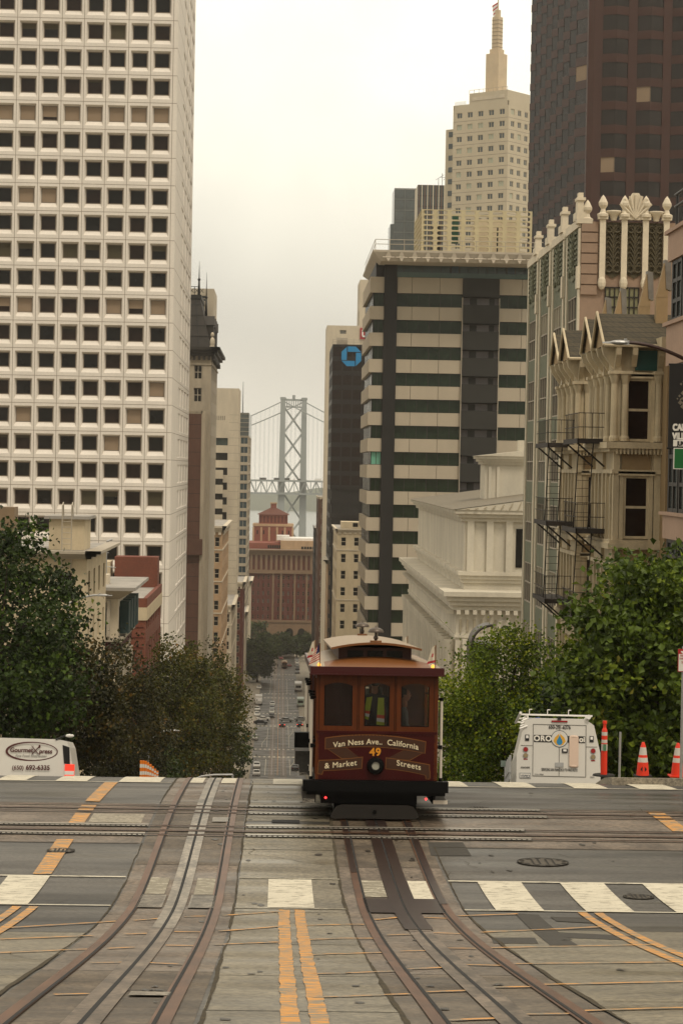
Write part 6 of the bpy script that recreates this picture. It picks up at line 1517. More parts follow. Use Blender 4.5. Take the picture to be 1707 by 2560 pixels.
    # running boards / steps
    for s in (-1,1):
        for y0, y1 in ((.05,2.7),(5.8,LEN-.05)):
            b = MB(); x0, x1 = (-1.27,-1.06) if s < 0 else (1.0,1.25)
            b.hexa([(x0,y0,.30),(x1,y0,.30),(x1,y1,.30),(x0,y1,.30)], [(x0,y0,.345),(x1,y0,.345),(x1,y1,.345),(x0,y1,.345)],0)
            xm = x1 if s < 0 else x0; b.hexa([(xm-.02,y0,.30),(xm+.02,y0,.30),(xm+.02,y1,.30),(xm-.02,y1,.30)], [(s*1.05-.02,y0,.62),(s*1.05+.02,y0,.62),(s*1.05+.02,y1,.62),(s*1.05-.02,y1,.62)],1)
            b.hexa([(x0,y0-.02,.295),(x1,y0-.02,.295),(x1,y0,.295),(x0,y0,.295)],[(x0-.0,y0-.02,.36),(x1,y0-.02,.36),(x1,y0,.36),(x0,y0,.36)],2)
            if s < 0: b.quad((x0,y0-.02,.30),(x1,y0-.02,.30),(x1+.03,y0-.02,.55),(x0-.02,y0-.02,.57),0)
            else: b.quad((x0,y0-.02,.30),(x1,y0-.02,.30),(x1-.08,y0+.3,.5),(x0,y0+.3,.5),0)
            B('step', b, [M_tread, M_blackp, M_pole])
    # posts and grab poles
    for s in (-1,1):
        for yy in (.03,1.2,2.75,5.85,7.4,LEN-.05): b = MB(); b.box(s*1.03-.03,s*1.03+.03,yy-.03,yy+.03,.7,2.56); B('corner_post', b, M_cor)
        for yy in (.15,1.3,2.5,6.0,7.2,LEN-.15):
            b = MB(); x = s*1.13; b.tube((x,yy,.72),(x,yy,2.1),.025,.025,8); b.tube((x,yy,.66),(x,yy,.74),.035,.035,8,1); b.tube((x,yy,2.08),(x,yy,2.14),.035,.035,8,1); b.tube((x,yy,2.11),(s*1.0,yy,2.11),.02,.02,6,1); b.tube((x,yy,1.27),(s*1.0,yy,1.27),.025,.025,6,1); b.box(min(x,x-s*.03)-.02,max(x,x-s*.03)+.02,yy-.03,yy+.03,1.24,1.31,1); B('grab_pole', b, [M_pole, M_blackp])
    # closed middle cabin and side panels
    b = MB()
    for s in (-1,1):
        x0, x1 = (s*1.02-.03, s*1.02+.03)
        b.box(x0,x1,2.8,5.8,.7,1.5); b.box(x0,x1,2.8,5.8,2.35,2.56)
        for k in range(6): b.box(x0,x1,2.8+k*.585,2.9+k*.585-.02,1.5,2.35)
        b.box(x0,x1,.08,2.8,2.42,2.56); b.box(x0,x1,5.8,LEN-.08,2.42,2.56)
    B('cabin_side', b, M_cred)
    for yy in (2.8, 5.76):
        b = MB(); b.box(-1.0,-.35,yy,yy+.04,.7,2.5); b.box(.35,1.0,yy,yy+.04,.7,2.5); b.box(-.35,.35,yy,yy+.04,2.2,2.5); B('bulkhead', b, M_woodI)
    b = MB(); b.box(-.25,.25,.9,2.6,.7,1.15); b.box(-.06,.06,.9,2.6,1.15,1.6); B('bench', b, M_woodI); b = MB(); b.box(-.25,.25,6.0,7.7,.7,1.15); b.box(-.06,.06,6.0,7.7,1.15,1.6); B('bench', b, M_woodI)
    b = MB(); b.tube((-.05,1.0,.7),(-.05,.7,1.85),.025,.02,8); b.tube((.12,1.0,.7),(.12,.85,1.75),.02,.018,8); B('grip_lever', b, M_steel)
    b = MB(); b.box(-1.42,-1.16,.9,1.15,1.18,1.45); b.tube((-1.2,1.0,1.3),(-1.03,1.0,1.3),.03); B('side_lamp_box', b, M_blackp)
    b = MB(); b.box(-1.4,-1.1,1.2,2.6,.86,1.1); B('side_step_panel', b, M_tread)
    # lower roof
    b = MB(); n = 10; hw = 1.15
    def rz_(x): return 2.655+.16*(1-(x/hw)**2)
    XS = [-hw+2*hw*k/n for k in range(n+1)]
    for y0, y1, ends in ((.9, LEN-.9, 0),):
        for a, c in zip(XS, XS[1:]): b.quad((a,y0,rz_(a)),(c,y0,rz_(c)),(c,y1,rz_(c)),(a,y1,rz_(a)),0)
    for ya, yb in ((-.10,.9),(LEN+.10,LEN-.9)):
        for a, c in zip(XS, XS[1:]):
            m = 1 if abs((a+c)/2) < .86 else 0; b.quad((a,ya,2.655),(c,ya,2.655),(c,yb,rz_(c)),(a,yb,rz_(a)),m)
    b.box(-1.1,1.1,-.05,LEN+.05,2.60,2.64,0); B('roof', b, [M_canv, M_croof])
    b = MB(); b.box(-1.17,1.15,-.13,-.09,2.525,2.66); b.box(-1.17,1.15,LEN+.09,LEN+.13,2.525,2.66); b.box(-1.17,-1.13,-.09,LEN+.09,2.525,2.66); b.box(1.11,1.15,-.09,LEN+.09,2.525,2.66)
    b.box(-1.19,1.17,-.15,-.12,2.515,2.535); B('fascia', b, M_fasc)
    # clerestory
    b = MB(); b.box(-.66,.64,1.0,LEN-1.0,2.66,2.97,0)
    for k in range(9): b.box(-.662,.642,1.3+k*.7,1.36+k*.7,2.75,2.93,1)
    cl = B('clerestory', b, [M_woodI, M_cor]); b = MB()
    for x in (-.5,-.15,.2): b.box(x,x+.28,.985,1.0,2.8,2.92)
    B('window', b, G_dark, cl)
    b = MB(); hw2 = .80; n = 10
    XS = [-hw2+2*hw2*k/n for k in range(n+1)]; zf = lambda x: 2.97+.10*(1-(x/hw2)**2)
    for a, c in zip(XS, XS[1:]):
        b.hexa([(a,.62,zf(a)-.03),(c,.62,zf(c)-.03),(c,LEN-.62,zf(c)-.03),(a,LEN-.62,zf(a)-.03)], [(a,.62,zf(a)),(c,.62,zf(c)),(c,LEN-.62,zf(c)),(a,LEN-.62,zf(a))], 0)
        b.quad((a,.615,zf(a)-.035),(c,.615,zf(c)-.035),(c,.615,zf(c)+.004),(a,.615,zf(a)+.004),1)
    B('clerestory_roof', b, [M_canv, M_croof])
    for yy, xx in ((1.0,0.0),(LEN-1.0,0.0)):
        b = MB(); b.box(xx-.1,xx+.1,yy-.08,yy+.08,3.06,3.10,1); b.tube((xx,yy,3.10),(xx,yy,3.27),.025,.02,8); b.ball((xx,yy,3.15),.045,.045,.045,8,5); b.lathe([(.14,0),(.142,.02),(.12,.06),(.07,.085),(.02,.095),(.018,.12),(0,.13)],16,0,(xx,yy,3.24)); B('roof_bell', b, [M_bell, M_croof], sm=True)
    # flags
    fr_, fw, fb = mat('flag_red', '#a8343a', .7, .05), mat('flag_cloth', '#c7bda8', .75, .05), mat('flag_blue', '#18204a', .75, .05)
    def flag(x, y, z, us, s):
        p = MB(); p.tube((x,y,z),(x,y,z+.40),.008,.008,6); fo = p.build('flag_staff', M_croof, t); f = MB(); nx_, nz_ = 8, 7
        W_, H_ = (.20, .30)
        for i in range(nx_):
            for j in range(nz_*2):
                u0, u1 = i/nx_, (i+1)/nx_; v0, v1 = j/(nz_*2), (j+1)/(nz_*2)
                def P(u, v): return (x-s*u*W_*(.4+.6*v)*(1 if us else .75), y+.025*math.sin(u*7+v*3), z+.40-v*H_-u*.10*(1 if us else .4))
                if us: m = 2 if (v0 < .5 and u0 < .5) else (0 if j % 2 == 0 else 1)
                else: m = 0 if v0 > .83 else (0 if (.28 < u0 < .62 and .40 < v0 < .60) else 1)
                f.quad(P(u0,v0), P(u1,v0), P(u1,v1), P(u0,v1), m)
        f.build('flag', [fr_, fw, fb], fo)
    flag(-1.01, -.03, 2.66, True, 1); flag(1.0, -.02, 2.66, False, 1); flag(-1.05, 2.6, 2.66, False, 1); flag(.98, LEN-.4, 2.66, False, 1)
    return t
Yc = 38.75
cc = cable_car('maroon cable car 49 crossing the intersection on the right track', (1.515, Yc, zg(Yc)+.02), -3.2)
mw = cc.matrix_basis.copy()
loc0 = Vector((1.515, Yc, zg(Yc)+.02)); Rx = Matrix.Rotation(math.radians(-3.2), 3, 'X')
def incar(x, y, z): return loc0+Rx @ Vector((x, y, z))
g_man = stand('conductor in dark uniform and open yellow safety vest behind the middle cable car window', incar(-.03, .42, .71), PI, M_navy)
vb = MB()
for s, pts in ((-1, ((-.155,1.42),(-.05,1.42),(-.03,.95),(-.17,.93))), (1, ((.05,1.44),(.15,1.42),(.20,1.06),(.11,1.03)))):
    (a, b_, c, d) = pts
    A = Vector((a[0],.16,a[1])); B_ = Vector((b_[0],.16,b_[1])); C_ = Vector((c[0],.17,c[1])); D__ = Vector((d[0],.17,d[1]))
    for k in range(8):
        t0, t1 = k/8, (k+1)/8; vb.quad(A.lerp(D__,t0), B_.lerp(C_,t0), B_.lerp(C_,t1), A.lerp(D__,t1), 1 if k in (5,) else 2 if k == 6 else 0)
vb.build('safety_vest', [mat('hi_vis_yellow', '#a9b82c', .6, .1, 6), mat('hi_vis_orange', '#d2481c', .6, .05), M_white], g_man)
stand('passenger in a grey top seated behind the right window of the cable car', incar(.50, .62, .82), PI/2, M_greyc, sit=True, h=.97)
stand('passenger in red seated deeper inside the cable car', incar(.1, 2.0, .75), PI*.9, M_redc, sit=True)
# second cable car far down the street
p = gp(395, 1462)
c2 = dup(cc, (p.x+.6, p.y, zg(p.y)+.05), 0, 'small distant brown cable car coming up the street past the round tree'); c2.rotation_euler = (0,0,0)

# ------------------------------------------------------------------ vans
def lathe_x(): pass
# white delivery van, side on, left
M_vw = mat('van_white', '#c8c5bd', .35, .05, 1, spec=.5); M_mtext = mat('maroon_lettering', '#4d2020', .5, 0); M_gtext = mat('grey_lettering', '#8d8a85', .5, 0)
Yv = 60.5; e0 = AT(187, 1900, Yv); ztop = ZZ(100, 1848, Yv); s_ = F/Yv
t = thing('delivery_van', 'white delivery van with maroon oval lettering on its side at the left edge', 'van', (e0.x, Yv, ztop-2.08)); t.rotation_euler[0] = math.radians(-8)
b = MB(); pr = [(0,.45),(-.0,.95),(-.05,1.2),(-.16,1.85),(-.24,2.02),(-.5,2.07),(-3.9,2.12),(-4.4,2.0),(-4.95,1.35),(-5.6,1.12),(-5.75,.9),(-5.75,.45)]
n = len(pr); W2 = 1.95
for y in (0, W2):
    for x, z in pr: b.v.append((x, y+(.10 if y == 0 else -.10)*(max(0, z-1.0)/1.0), z))
b.f += [tuple(range(n)), tuple(range(2*n-1, n-1, -1))]; b.m += [0,0]
for k in range(n): b.f.append((k,(k+1) % n,n+(k+1) % n,n+k)); b.m.append(0)
for k, zq_ in enumerate((1.55,)): b.box(-3.5,-.55,-.004,.05,.80,.83,0)
for xq in (-.52, -1.95, -3.4): b.box(xq-.006,xq+.006,.0,.02,.6,1.0,1)
b.build('body', [M_vw, M_joint], t)
def vy(z): return .10*(max(0, z-1.0))-.008
b = MB(); b.poly([(-.17,vy(1.86)-.004,1.86),(-.36,vy(1.9)-.004,1.92),(-.30,vy(1.3)-.004,1.42),(-.14,vy(1.25)-.004,1.40)]); b.build('rear_window', G_dark, t)
b = MB(); b.box(-.27,-.02,-.025,.12,.98,1.40,0); b.box(-.275,-.02,-.03,.12,1.12,1.22,1); b.build('tail_light', [mat('lit_tail_glass', (.75,.04,.02), .3, 0, emit=.8), M_white], t)
b = MB(); b.path([(-.55,.1,2.06),(-.3,.08,2.17),(-.12,.05,2.2)], .025); b.ball((-.17,.06,2.17),.12,.05,.05,8,5,1); b.build('roof_rack_hook', [M_dark, M_white], t)
for x in (-1.0,-4.7): b = MB(); b.tube((x,.0,.36),(x,.25,.36),.36,.36,18); b.tube((x,-.01,.36),(x,.0,.36),.2,.2,14,1); b.build('wheel', [M_tyre, M_steel], t)
b = MB(); b.poly([(-4.35,.05,1.92),(-4.85,.02,1.38),(-3.9,.02,1.38),(-3.9,.07,1.92)]); b.build('cab_window', G_dark, t)
xo = lambda px: (px-187)/s_; zo = lambda py: 2.08-(py-1848)/s_
b = MB(); n = 40; cx, cz = xo(78), zo(1880)
for k in range(n):
    t0, t1 = 2*PI*k/n, 2*PI*(k+1)/n; w_ = lambda t: .014+.016*max(0, -math.cos(t))
    o = lambda t, e: (cx+(.685+e)*math.cos(t), vy(cz)-.012, cz+(.245+e)*math.sin(t))
    b.quad(o(t0,-w_(t0)), o(t1,-w_(t1)), o(t1,w_(t1)), o(t0,w_(t0)))
b.build('oval_emblem', M_mtext, t)
sh = lambda x, y: (x+y*.12, y)
text('Gourmet', .165, M_mtext, t, (cx-.60, vy(cz)-.014, cz-.02), 0, 'lettering', 'LEFT', sh, .004, 1.0)
text('press', .165, M_mtext, t, (cx+.19, vy(cz)-.014, cz-.045), 0, 'lettering', 'LEFT', sh, .004, 1.0)
text('Fine Food Distributor', .095, M_gtext, t, (cx-.02, vy(cz)-.014, cz-.15), 0, 'lettering', 'CENTER', sh, .001)
text('(650)', .15, M_mtext, t, (cx-.36, vy(.9)-.01, zo(1920)-.06), 0, 'lettering', 'CENTER', None, .003)
text('692-6335', .17, M_mtext, t, (cx+.18, vy(.9)-.01, zo(1920)-.06), 0, 'lettering', 'CENTER', None, .005)
b = MB(); b.tube((cx+.0,vy(cz)-.02,cz-.07),(cx+.20,vy(cz)-.02,cz+.14),.013,.013,5); b.tube((cx+.18,vy(cz)-.02,cz-.07),(cx+.03,vy(cz)-.02,cz+.10),.013,.013,5)
for k in range(3): b.tube((cx+.03,vy(cz)-.02,cz+.09),(cx-.03+k*.03,vy(cz)-.02,cz+.16),.006,.006,4)
b.ball((cx+.20,vy(cz)-.02,cz+.14),.03,.01,.045,8,5); b.build('fork_and_knife_emblem', M_mtext, t)
# white utility van, rear on, right
Yv = 55.6; s_ = F/Yv; c0 = AT(1390, 1946, Yv); zg0 = zg(Yv)+.0
zP = lambda py: ZZ(1390, py, Yv)-zg0; xP = lambda px: (px-1390)/s_
t = thing('utility_van', 'white utility van seen from behind with a water and flame drop emblem and roof rack', 'van', (c0.x, Yv, zg0)); t.rotation_euler = (-math.atan(.19), 0, math.radians(-4))
zr = zP(1797); b = MB(); L_ = 4.8
S0 = [(xP(1290),.25),(xP(1290),zP(1890)),(xP(1310),zP(1803)),(xP(1330),zr),(xP(1462),zr+.0),(xP(1484),zP(1812)),(xP(1500),zP(1880)),(xP(1502),.25)]
b.prism([(x,0,z) for x, z in S0], (0,L_-1.2,0)); b.box(xP(1290),xP(1490),L_-1.2,L_,.25,1.25); b.build('body', M_vw, t)
M_seam = mat('door_seam', '#5f5b54', .8, 0)
b = MB(); z0_, z1_ = zP(1942), zP(1812)
for x in (1331, 1397, 1464): b.box(xP(x)-.006,xP(x)+.006,-.012,0,z0_,z1_)
b.box(xP(1331),xP(1464),-.012,0,z1_-.01,z1_+.0); b.box(xP(1331),xP(1464),-.012,0,z0_,z0_+.012); 
for x0, x1 in ((1300,1331),(1464,1492)): b.box(xP(x0),xP(x1),-.01,0,zP(1866)-.006,zP(1866)+.004)
b.build('door_seams', M_seam, t)
for x in (1316, 1478): b = MB(); b.box(xP(x)-.05,xP(x)+.05,-.02,0,zP(1854),zP(1839),0); b.box(xP(x)-.03,xP(x)+.03,-.03,-.02,zP(1848),zP(1841),1); b.build('door_handle', [M_dark, M_white], t)
def rdisc(x, py, r, m, nm): 
    b = MB(); 
    for rr_, yy, mi_ in ((r*1.2,-.01,1),(r,-.02,0)):
        b.prism([(xP(x)+rr_*math.cos(2*PI*k/16), yy, zP(py)+rr_*math.sin(2*PI*k/16)) for k in range(16)], (0,-.012,0), mi_)
    b.build(nm, [m, M_steel], t)
for x in (1312.5, 1482): rdisc(x, 1876, .058, M_red, 'tail_light'); rdisc(x, 1891, .056, mat('amber_clear_lens', '#8a7a5a', .3, .1), 'reverse_light'); b = MB(); b.box(xP(x)-.05,xP(x)+.05,-.01,0,zP(1901.5),zP(1899)); b.build('reflector', M_red, t)
b = MB(); b.box(xP(1377),xP(1417),-.03,0,zP(1806),zP(1802)); b.build('brake_light', M_red, t); b = MB(); b.box(xP(1392),xP(1401),-.06,.1,zP(1800),zP(1795)); b.build('rear_camera', M_dark, t)
b = MB(); b.box(xP(1404),xP(1418),-.03,0,zP(1882),zP(1872),0); b.box(xP(1407),xP(1415),-.045,-.03,zP(1879),zP(1874),1); b.build('door_handle', [M_dark, M_white], t)
b = MB(); b.box(xP(1387),xP(1408),-.02,0,zP(1918),zP(1907)); b.build('badge_plate', M_steel, t)
b = MB(); b.box(xP(1333),xP(1377),-.008,0,zP(1857),zP(1839)); b.box(xP(1418),xP(1462),-.008,0,zP(1857),zP(1840)); b.build('black_band', mat('black_vinyl', '#22201d', .5, 0), t)
b = MB(); cx, cz, R_ = xP(1397.5), zP(1847.5), 21.5/s_
def circ(r, y, m): b.poly([(cx+r*math.cos(2*PI*k/28), y, cz+r*math.sin(2*PI*k/28)) for k in range(28)], m)
circ(R_, -.012, 0); circ(R_*.93, -.014, 1)
def drop(h_, w_, y, m, dz=0): b.poly([(cx+w_*math.sin(a)*(math.sin(a/2)**1.1), y, cz+dz+h_*math.cos(a)) for a in [2*PI*k/24 for k in range(24)]][::1], m)
for sg in (-1,1): b.poly([(cx+sg*.01,-.016,cz+R_*.6),(cx+sg*R_*.55,-.016,cz+R_*.15),(cx+sg*R_*.72,-.016,cz-R_*.3),(cx+sg*R_*.4,-.016,cz-R_*.72),(cx+sg*R_*.12,-.016,cz-R_*.8),(cx+sg*.02,-.016,cz)], 2); b.poly([(cx,-.017,cz+R_*.55),(cx+sg*R_*.25,-.017,cz+R_*.98),(cx+sg*R_*.10,-.017,cz+R_*.75)],4)
b.poly([(cx+x*R_,-.018,cz+z*R_) for x, z in ((0,.42),(.12,.15),(.3,-.15),(.36,-.42),(.25,-.65),(0,-.76),(-.25,-.65),(-.36,-.42),(-.3,-.15),(-.12,.15))], 3)
b.build('drop_emblem', [mat('emblem_ring', '#3a4a52', .5, 0), M_vw, mat('emblem_yellow', '#c9972e', .5, 0), mat('emblem_blue', '#2277a0', .5, 0), mat('emblem_red', '#b33a22', .5, 0)], t)
M_blt = mat('black_lettering', '#2a2724', .5, 0); M_wlt = mat('white_lettering', '#d8d4ca', .5, 0)
text('ORO', .19, M_wlt, t, (xP(1355), -.012, zP(1854)), 0, 'lettering', 'CENTER', None, .006, 1.1)
text('oi', .19, M_wlt, t, (xP(1454), -.012, zP(1854)), 0, 'lettering', 'CENTER', None, .006, 1.0)
nar = lambda x, y: (x*.72, y)
text('650-291-6376', .135, M_blt, t, (xP(1397.5), -.012, zP(1823)), 0, 'lettering', 'CENTER', nar, .002)
text('SERVICING SAN FRANCISCO TO PALO ALTO', .095, M_blt, t, (xP(1398), -.014, zP(1928)), 0, 'lettering', 'CENTER', lambda x, y: (x*.47, y), .001)
text('CA Lic. 998264', .05, M_blt, t, (xP(1347), -.014, zP(1939)), 0, 'lettering', 'CENTER', nar, 0)
text('ANACHEME', .06, M_blt, t, (xP(1312), -.014, zP(1923)), 0, 'lettering', 'CENTER', nar, .001)
text('DIESEL', .05, M_blt, t, (xP(1481), -.014, zP(1943)), 0, 'lettering', 'CENTER', nar, 0)
b = MB(); z0_, z1_ = zP(1915), zP(1842); b.box(xP(1422),xP(1445),-.05,-.0,z0_,z1_); b.ball(((xP(1422)+xP(1445))/2,-.03,z1_),(xP(1445)-xP(1422))/2,.03,.04,12,6); b.ball(((xP(1422)+xP(1445))/2,-.03,z0_),(xP(1445)-xP(1422))/2,.03,.04,12,6); b.build('rolled_cover', mat('pale_pink_plastic', '#c9b2a0', .5, .05), t)
b = MB(); b.box(xP(1298),xP(1326),-.02,0,zP(1947.5),zP(1934),0); b.box(xP(1300),xP(1324),-.024,-.02,zP(1946),zP(1937),1); pl_ = b.build('licence_plate', [M_steel, M_wlt], t)
text('17372C3', .085, mat('plate_blue', '#26344a', .5, 0), pl_, (xP(1312), -.027, zP(1945.3)), 0, 'lettering', 'CENTER', nar, .002)
b = MB()
for y in (.3, 1.6, 2.8): b.box(xP(1300),xP(1482),y,y+.06,zr+.09,zr+.13); b.tube((xP(1318),y,zr-.0),(xP(1318),y,zr+.12),.02); b.tube((xP(1465),y,zr-.0),(xP(1465),y,zr+.12),.02)
for x in (1322, 1368, 1421): b.path([(xP(x),.3,zr+.1),(xP(x),.3,zr+.24),(xP(x)+.07,.3,zr+.24)], .012)
b.tube((xP(1298),-.2,zr+.11),(xP(1298),3,zr+.11),.035); b.tube((xP(1470),-.1,zr+.05),(xP(1470),2.8,zr+.05),.06); b.build('roof_rack', M_white, t)
b = MB()
for k in range(5): b.tube((xP(1296)+.02*k,-.1+.1*k,zr-.28+.07*k),(xP(1316),.0+.1*k,zr-.2+.07*k),.022); 
b.tube((xP(1322),1,zr+.03),(xP(1352),1,zr+.08),.03,m=1); b.build('ladder_clamp', [M_white, mat('blue_strap','#27406e',.6,.05)], t)
b = MB(); b.box(xP(1260),xP(1276),3.2,3.3,zP(1902),zP(1886)); b.tube((xP(1276),3.25,zP(1895)),(xP(1282),3.25,zP(1895)),.02); b.build('wing_mirror', mat('mirror_green', '#6d7b73', .3, .1), t)
b = MB()
for k in range(5): b.tube((xP(1277)-.02,.2+k*.9,.6),(xP(1277)-.02,.2+k*.9,zP(1890)),.03); 
b.tube((xP(1277)-.03,.1,.8),(xP(1277)-.03,3.6,.8),.03); b.build('side_ladder', M_steel, t)
for s in (-.85,.85):
    for y in (.9, 4.3): b = MB(); b.tube((s-.12,y,.36),(s+.12,y,.36),.36,.36,16); b.build('wheel', M_tyre, t)

# ------------------------------------------------------------------ street furniture
M_cone = mat('orange_cone', '#d9361a', .5, .08, 3); M_refl = mat('reflective_band', '#c2bdb2', .4, .08, 5); M_rub = mat('black_rubber', '#141312', .8, .1)
def cone(label, px, pyb, pyt, Y, base_m, mark):
    p = AT(px, pyb, Y); h = (pyb-pyt)*Y/F; z = zg(Y)+.155
    t = thing('traffic_cone', label, 'traffic cone', (p.x, Y, p.z), 0, 'cones on the right corner')
    b = MB(); r = .145; pr = [(r,0),(r*.80,h*.40),(r*.70,h*.54),(r*.62,h*.62),(r*.45,h*.85),(r*.26,h*.97),(r*.2,h),(0,h)]
    b.lathe(pr, 18, 0, (0,0,.03), [0,1,0,1,0,0,0]); b.build('cone_body', [M_cone, M_refl], t, smooth=False)
    b = MB(); b.box(-.19,.19,-.19,.19,0,.03); b.build('base', base_m, t)
    if mark: b = MB(); y = -r*.9; b.prism([(0,y-.004,h*.12),(.07,y-.002,h*.24),(0,y+.012,h*.36),(-.07,y-.002,h*.24)],(0,.01,0)); b.build('diamond_mark', M_shd, t)
cone('left traffic cone with a black diamond mark, between the thin pole and the sign pole', 1605, 1941, 1858, 49.4, M_rub, True)
cone('right traffic cone with an orange base next to the grey sign pole', 1692, 1941, 1860, 49.4, M_cone, False)
p = AT(1508, 1939, 50.2); t = thing('delineator_post', 'tall orange delineator post with reflective bands beside the white utility van', 'delineator', (p.x, 50.2, p.z)); h = 138*50.2/F
b = MB(); q = lambda f: h*f
b.lathe([(.075,.03),(.07,q(.45)),(.07,q(.46)),(.068,q(.58)),(.068,q(.60)),(.066,q(.66)),(.066,q(.735)),(.064,q(.80)),(.06,q(.83)),(.035,q(.88)),(.035,q(.94)),(.05,q(.95)),(.05,q(1)),(0,q(1))], 14, 0, (0,0,0), [0,0,1,0,1,0,1,0,0,0,0,0,0]); b.build('post', [M_cone, M_refl], t)
b = MB(); b.box(-.035,.035,-.085,-.07,q(.46),q(.58)); b.build('green_sticker', mat('sticker_green', '#4d7a5c', .6, .3, 30), t)
b = MB(); b.lathe([(0,.03),(.24,.03),(.26,.0)], 16); b.build('base', M_rub, t)
def pole(label, px, Y, py_t, r=.03, m=M_steel):
    p = AT(px, 1900, Y); z0_ = zg(Y)+.15; zt_ = ZZ(px, py_t, Y); b = MB(); b.tube((0,0,0),(0,0,zt_-z0_),r,r,10); b.lathe([(r*1.6,0),(r*1.6,.06),(r,.1)],10)
    return tag(b.build('sign_pole', m, None, (p.x, Y, z0_)), label, 'pole')
pole('thin bare grey pole between the orange delineator and the left cone', 1548, 51.5, 1830, .028)
# parking sign on its pole
Yp = 48.9; p = AT(1704, 1800, Yp); z0_ = zg(Yp)+.15; t = thing('parking_sign', 'red and white parking sign on a grey pole at the right edge', 'sign', (p.x, Yp, z0_)); s_ = F/Yp
b = MB(); b.tube((0,0,0),(0,0,ZZ(1704,1622,Yp)-z0_+.05),.035,.035,10); b.build('pole', M_steel, t)
zt_, zb_ = ZZ(1704,1622,Yp)-z0_, ZZ(1704,1679,Yp)-z0_; xl = -15/s_; b = MB(); b.box(xl,xl+.34,-.06,-.045,zb_,zt_,0); b.box(xl+.015,xl+.325,-.064,-.06,zb_+.015,zt_-.11,1); b.build('sign_plate', [mat('sign_red', '#a3201f', .5, 0), M_wlt], t)
M_rl = MC['sign_red']; 
for s, sz, f, cl in (('PASSENGER', .062, .27, M_rl), ('LOADING ONLY', .05, .40, M_rl), ('7AM TO', .07, .56, M_rl), ('DAILY', .05, .68, M_rl), ('<-->', .07, .86, M_rl)): text(s, sz, cl, t, (xl+.17, -.067, zt_-(zt_-zb_)*f-sz*.5), 0, 'lettering', 'CENTER', lambda x, y: (x*.75, y), .001)
b = MB(); b.box(xl+.06,xl+.26,-.064,-.061,zt_-.075,zt_-.045); b.tube((xl+.1,-.06,zt_-.08),(xl+.1,-.066,zt_-.08),.02); b.tube((xl+.2,-.06,zt_-.08),(xl+.2,-.066,zt_-.08),.02); b.build('tow_symbol', M_wlt, t)
# lamps
def lamp(label, px, py, Y, px_pole, arm, h_arm, sc=1.0, grp='cobra head street lamps'):
    p = AT(px, py, Y); q = AT(px_pole, py, Y); z0_ = zg(Y)+.15 if Y > 48 else zg(Y)
    t = thing('street_lamp', label, 'street lamp', (q.x, Y, z0_), 0, grp); H_ = p.z-z0_; dx = p.x-q.x; sg = -1 if dx < 0 else 1
    b = MB(); b.tube((0,0,0),(0,0,H_-h_arm),.13*sc,.08*sc,12); b.lathe([(.22*sc,0),(.22*sc,.35),(.14*sc,.5)],12); b.build('pole', M_steel if sg > 0 else mat('rust_brown_pole','#3a2118',.5,.2,4), t)
    pts = []
    for k in range(9): u = k/8; pts.append((dx*u*.86, 0, H_-h_arm+h_arm*math.sin(u*PI/2)))
    b = MB(); b.path(pts, .055*sc, 8); b.build('arm', M_steel if sg > 0 else MC['rust_brown_pole'], t)
    b = MB(); x0, x1 = dx*.86, dx+sg*.0; L_ = .78*sc; b.hexa([(x0,-.06,H_-.07),(x0,.06,H_-.07),(x0+sg*L_,.03,H_-.03),(x0+sg*L_,-.03,H_-.03)],[(x0,-.05,H_+.07),(x0,.05,H_+.07),(x0+sg*L_,.02,H_+.01),(x0+sg*L_,-.02,H_+.01)],0)
    b.ball((x0+sg*L_*.35,0,H_),L_*.38,.13*sc,.075*sc,12,6); b.box(x0+sg*.1-.04,x0+sg*.1+.04,-.04,.04,H_+.07,H_+.12); b.build('lamp_head', M_steel, t)
lamp('nearest street lamp reaching in over the Victorian gables from the right edge', 1540, 856, 66, 1760, 1, .75, 1.0)
lamp('street lamp with its head against the grey Victorian, out of the big left tree', 258, 1488, 124, 172, 1, .5)
lamp('low street lamp arching in front of the autumn trees on the left', 430, 1826, 126, 372, 1, .7, .8)
# street lamp arm poking above the crest, built as a low bent pipe
p0 = G(482, 1946); b = MB(); L_ = 100*52/F; pts = [(0,3.6,-.55),(.05,3.6,.02),(.2,3.6,.09),(.5,3.6,.13),(L_,3.6,.14),(L_+.02,3.6,-.55)]
zq_ = ZZ(530,1938,52)
b.path([(x, 0, z) for x, y, z in pts], .022, 8)
tag(b.build('lamp_arm_pipe', M_steel, None, (AT(482,1940,52).x, 52, zq_-.12)), 'low curved grey pipe rail at the crest of the left track', 'rail')
# striped barricade stack
t0 = AT(350, 1941, 50.5); s_ = F/50.5
t = thing('striped_barricade', 'orange and white striped barricade panels fanned out at the crest behind the left crosswalk', 'barricade', (t0.x, 50.5, zg(50.5)))
M_or = mat('barricade_orange', '#dc7a1c', .5, .06)
for k in range(8):
    b = MB(); x0 = k*5.6/s_; hh = [43,42,40,36,31,25,18,12][k]/s_; zb0 = ZZ(350,1944,50.5)-zg(50.5)-.1
    nb_ = 6
    for j in range(nb_): b.box(x0,x0+5.2/s_,k*.05,k*.05+.03,zb0+(hh+.1)*j/nb_,zb0+(hh+.1)*(j+1)/nb_,(j+1+0) % 2)
    b.build('panel', [M_or, M_wlt], t)
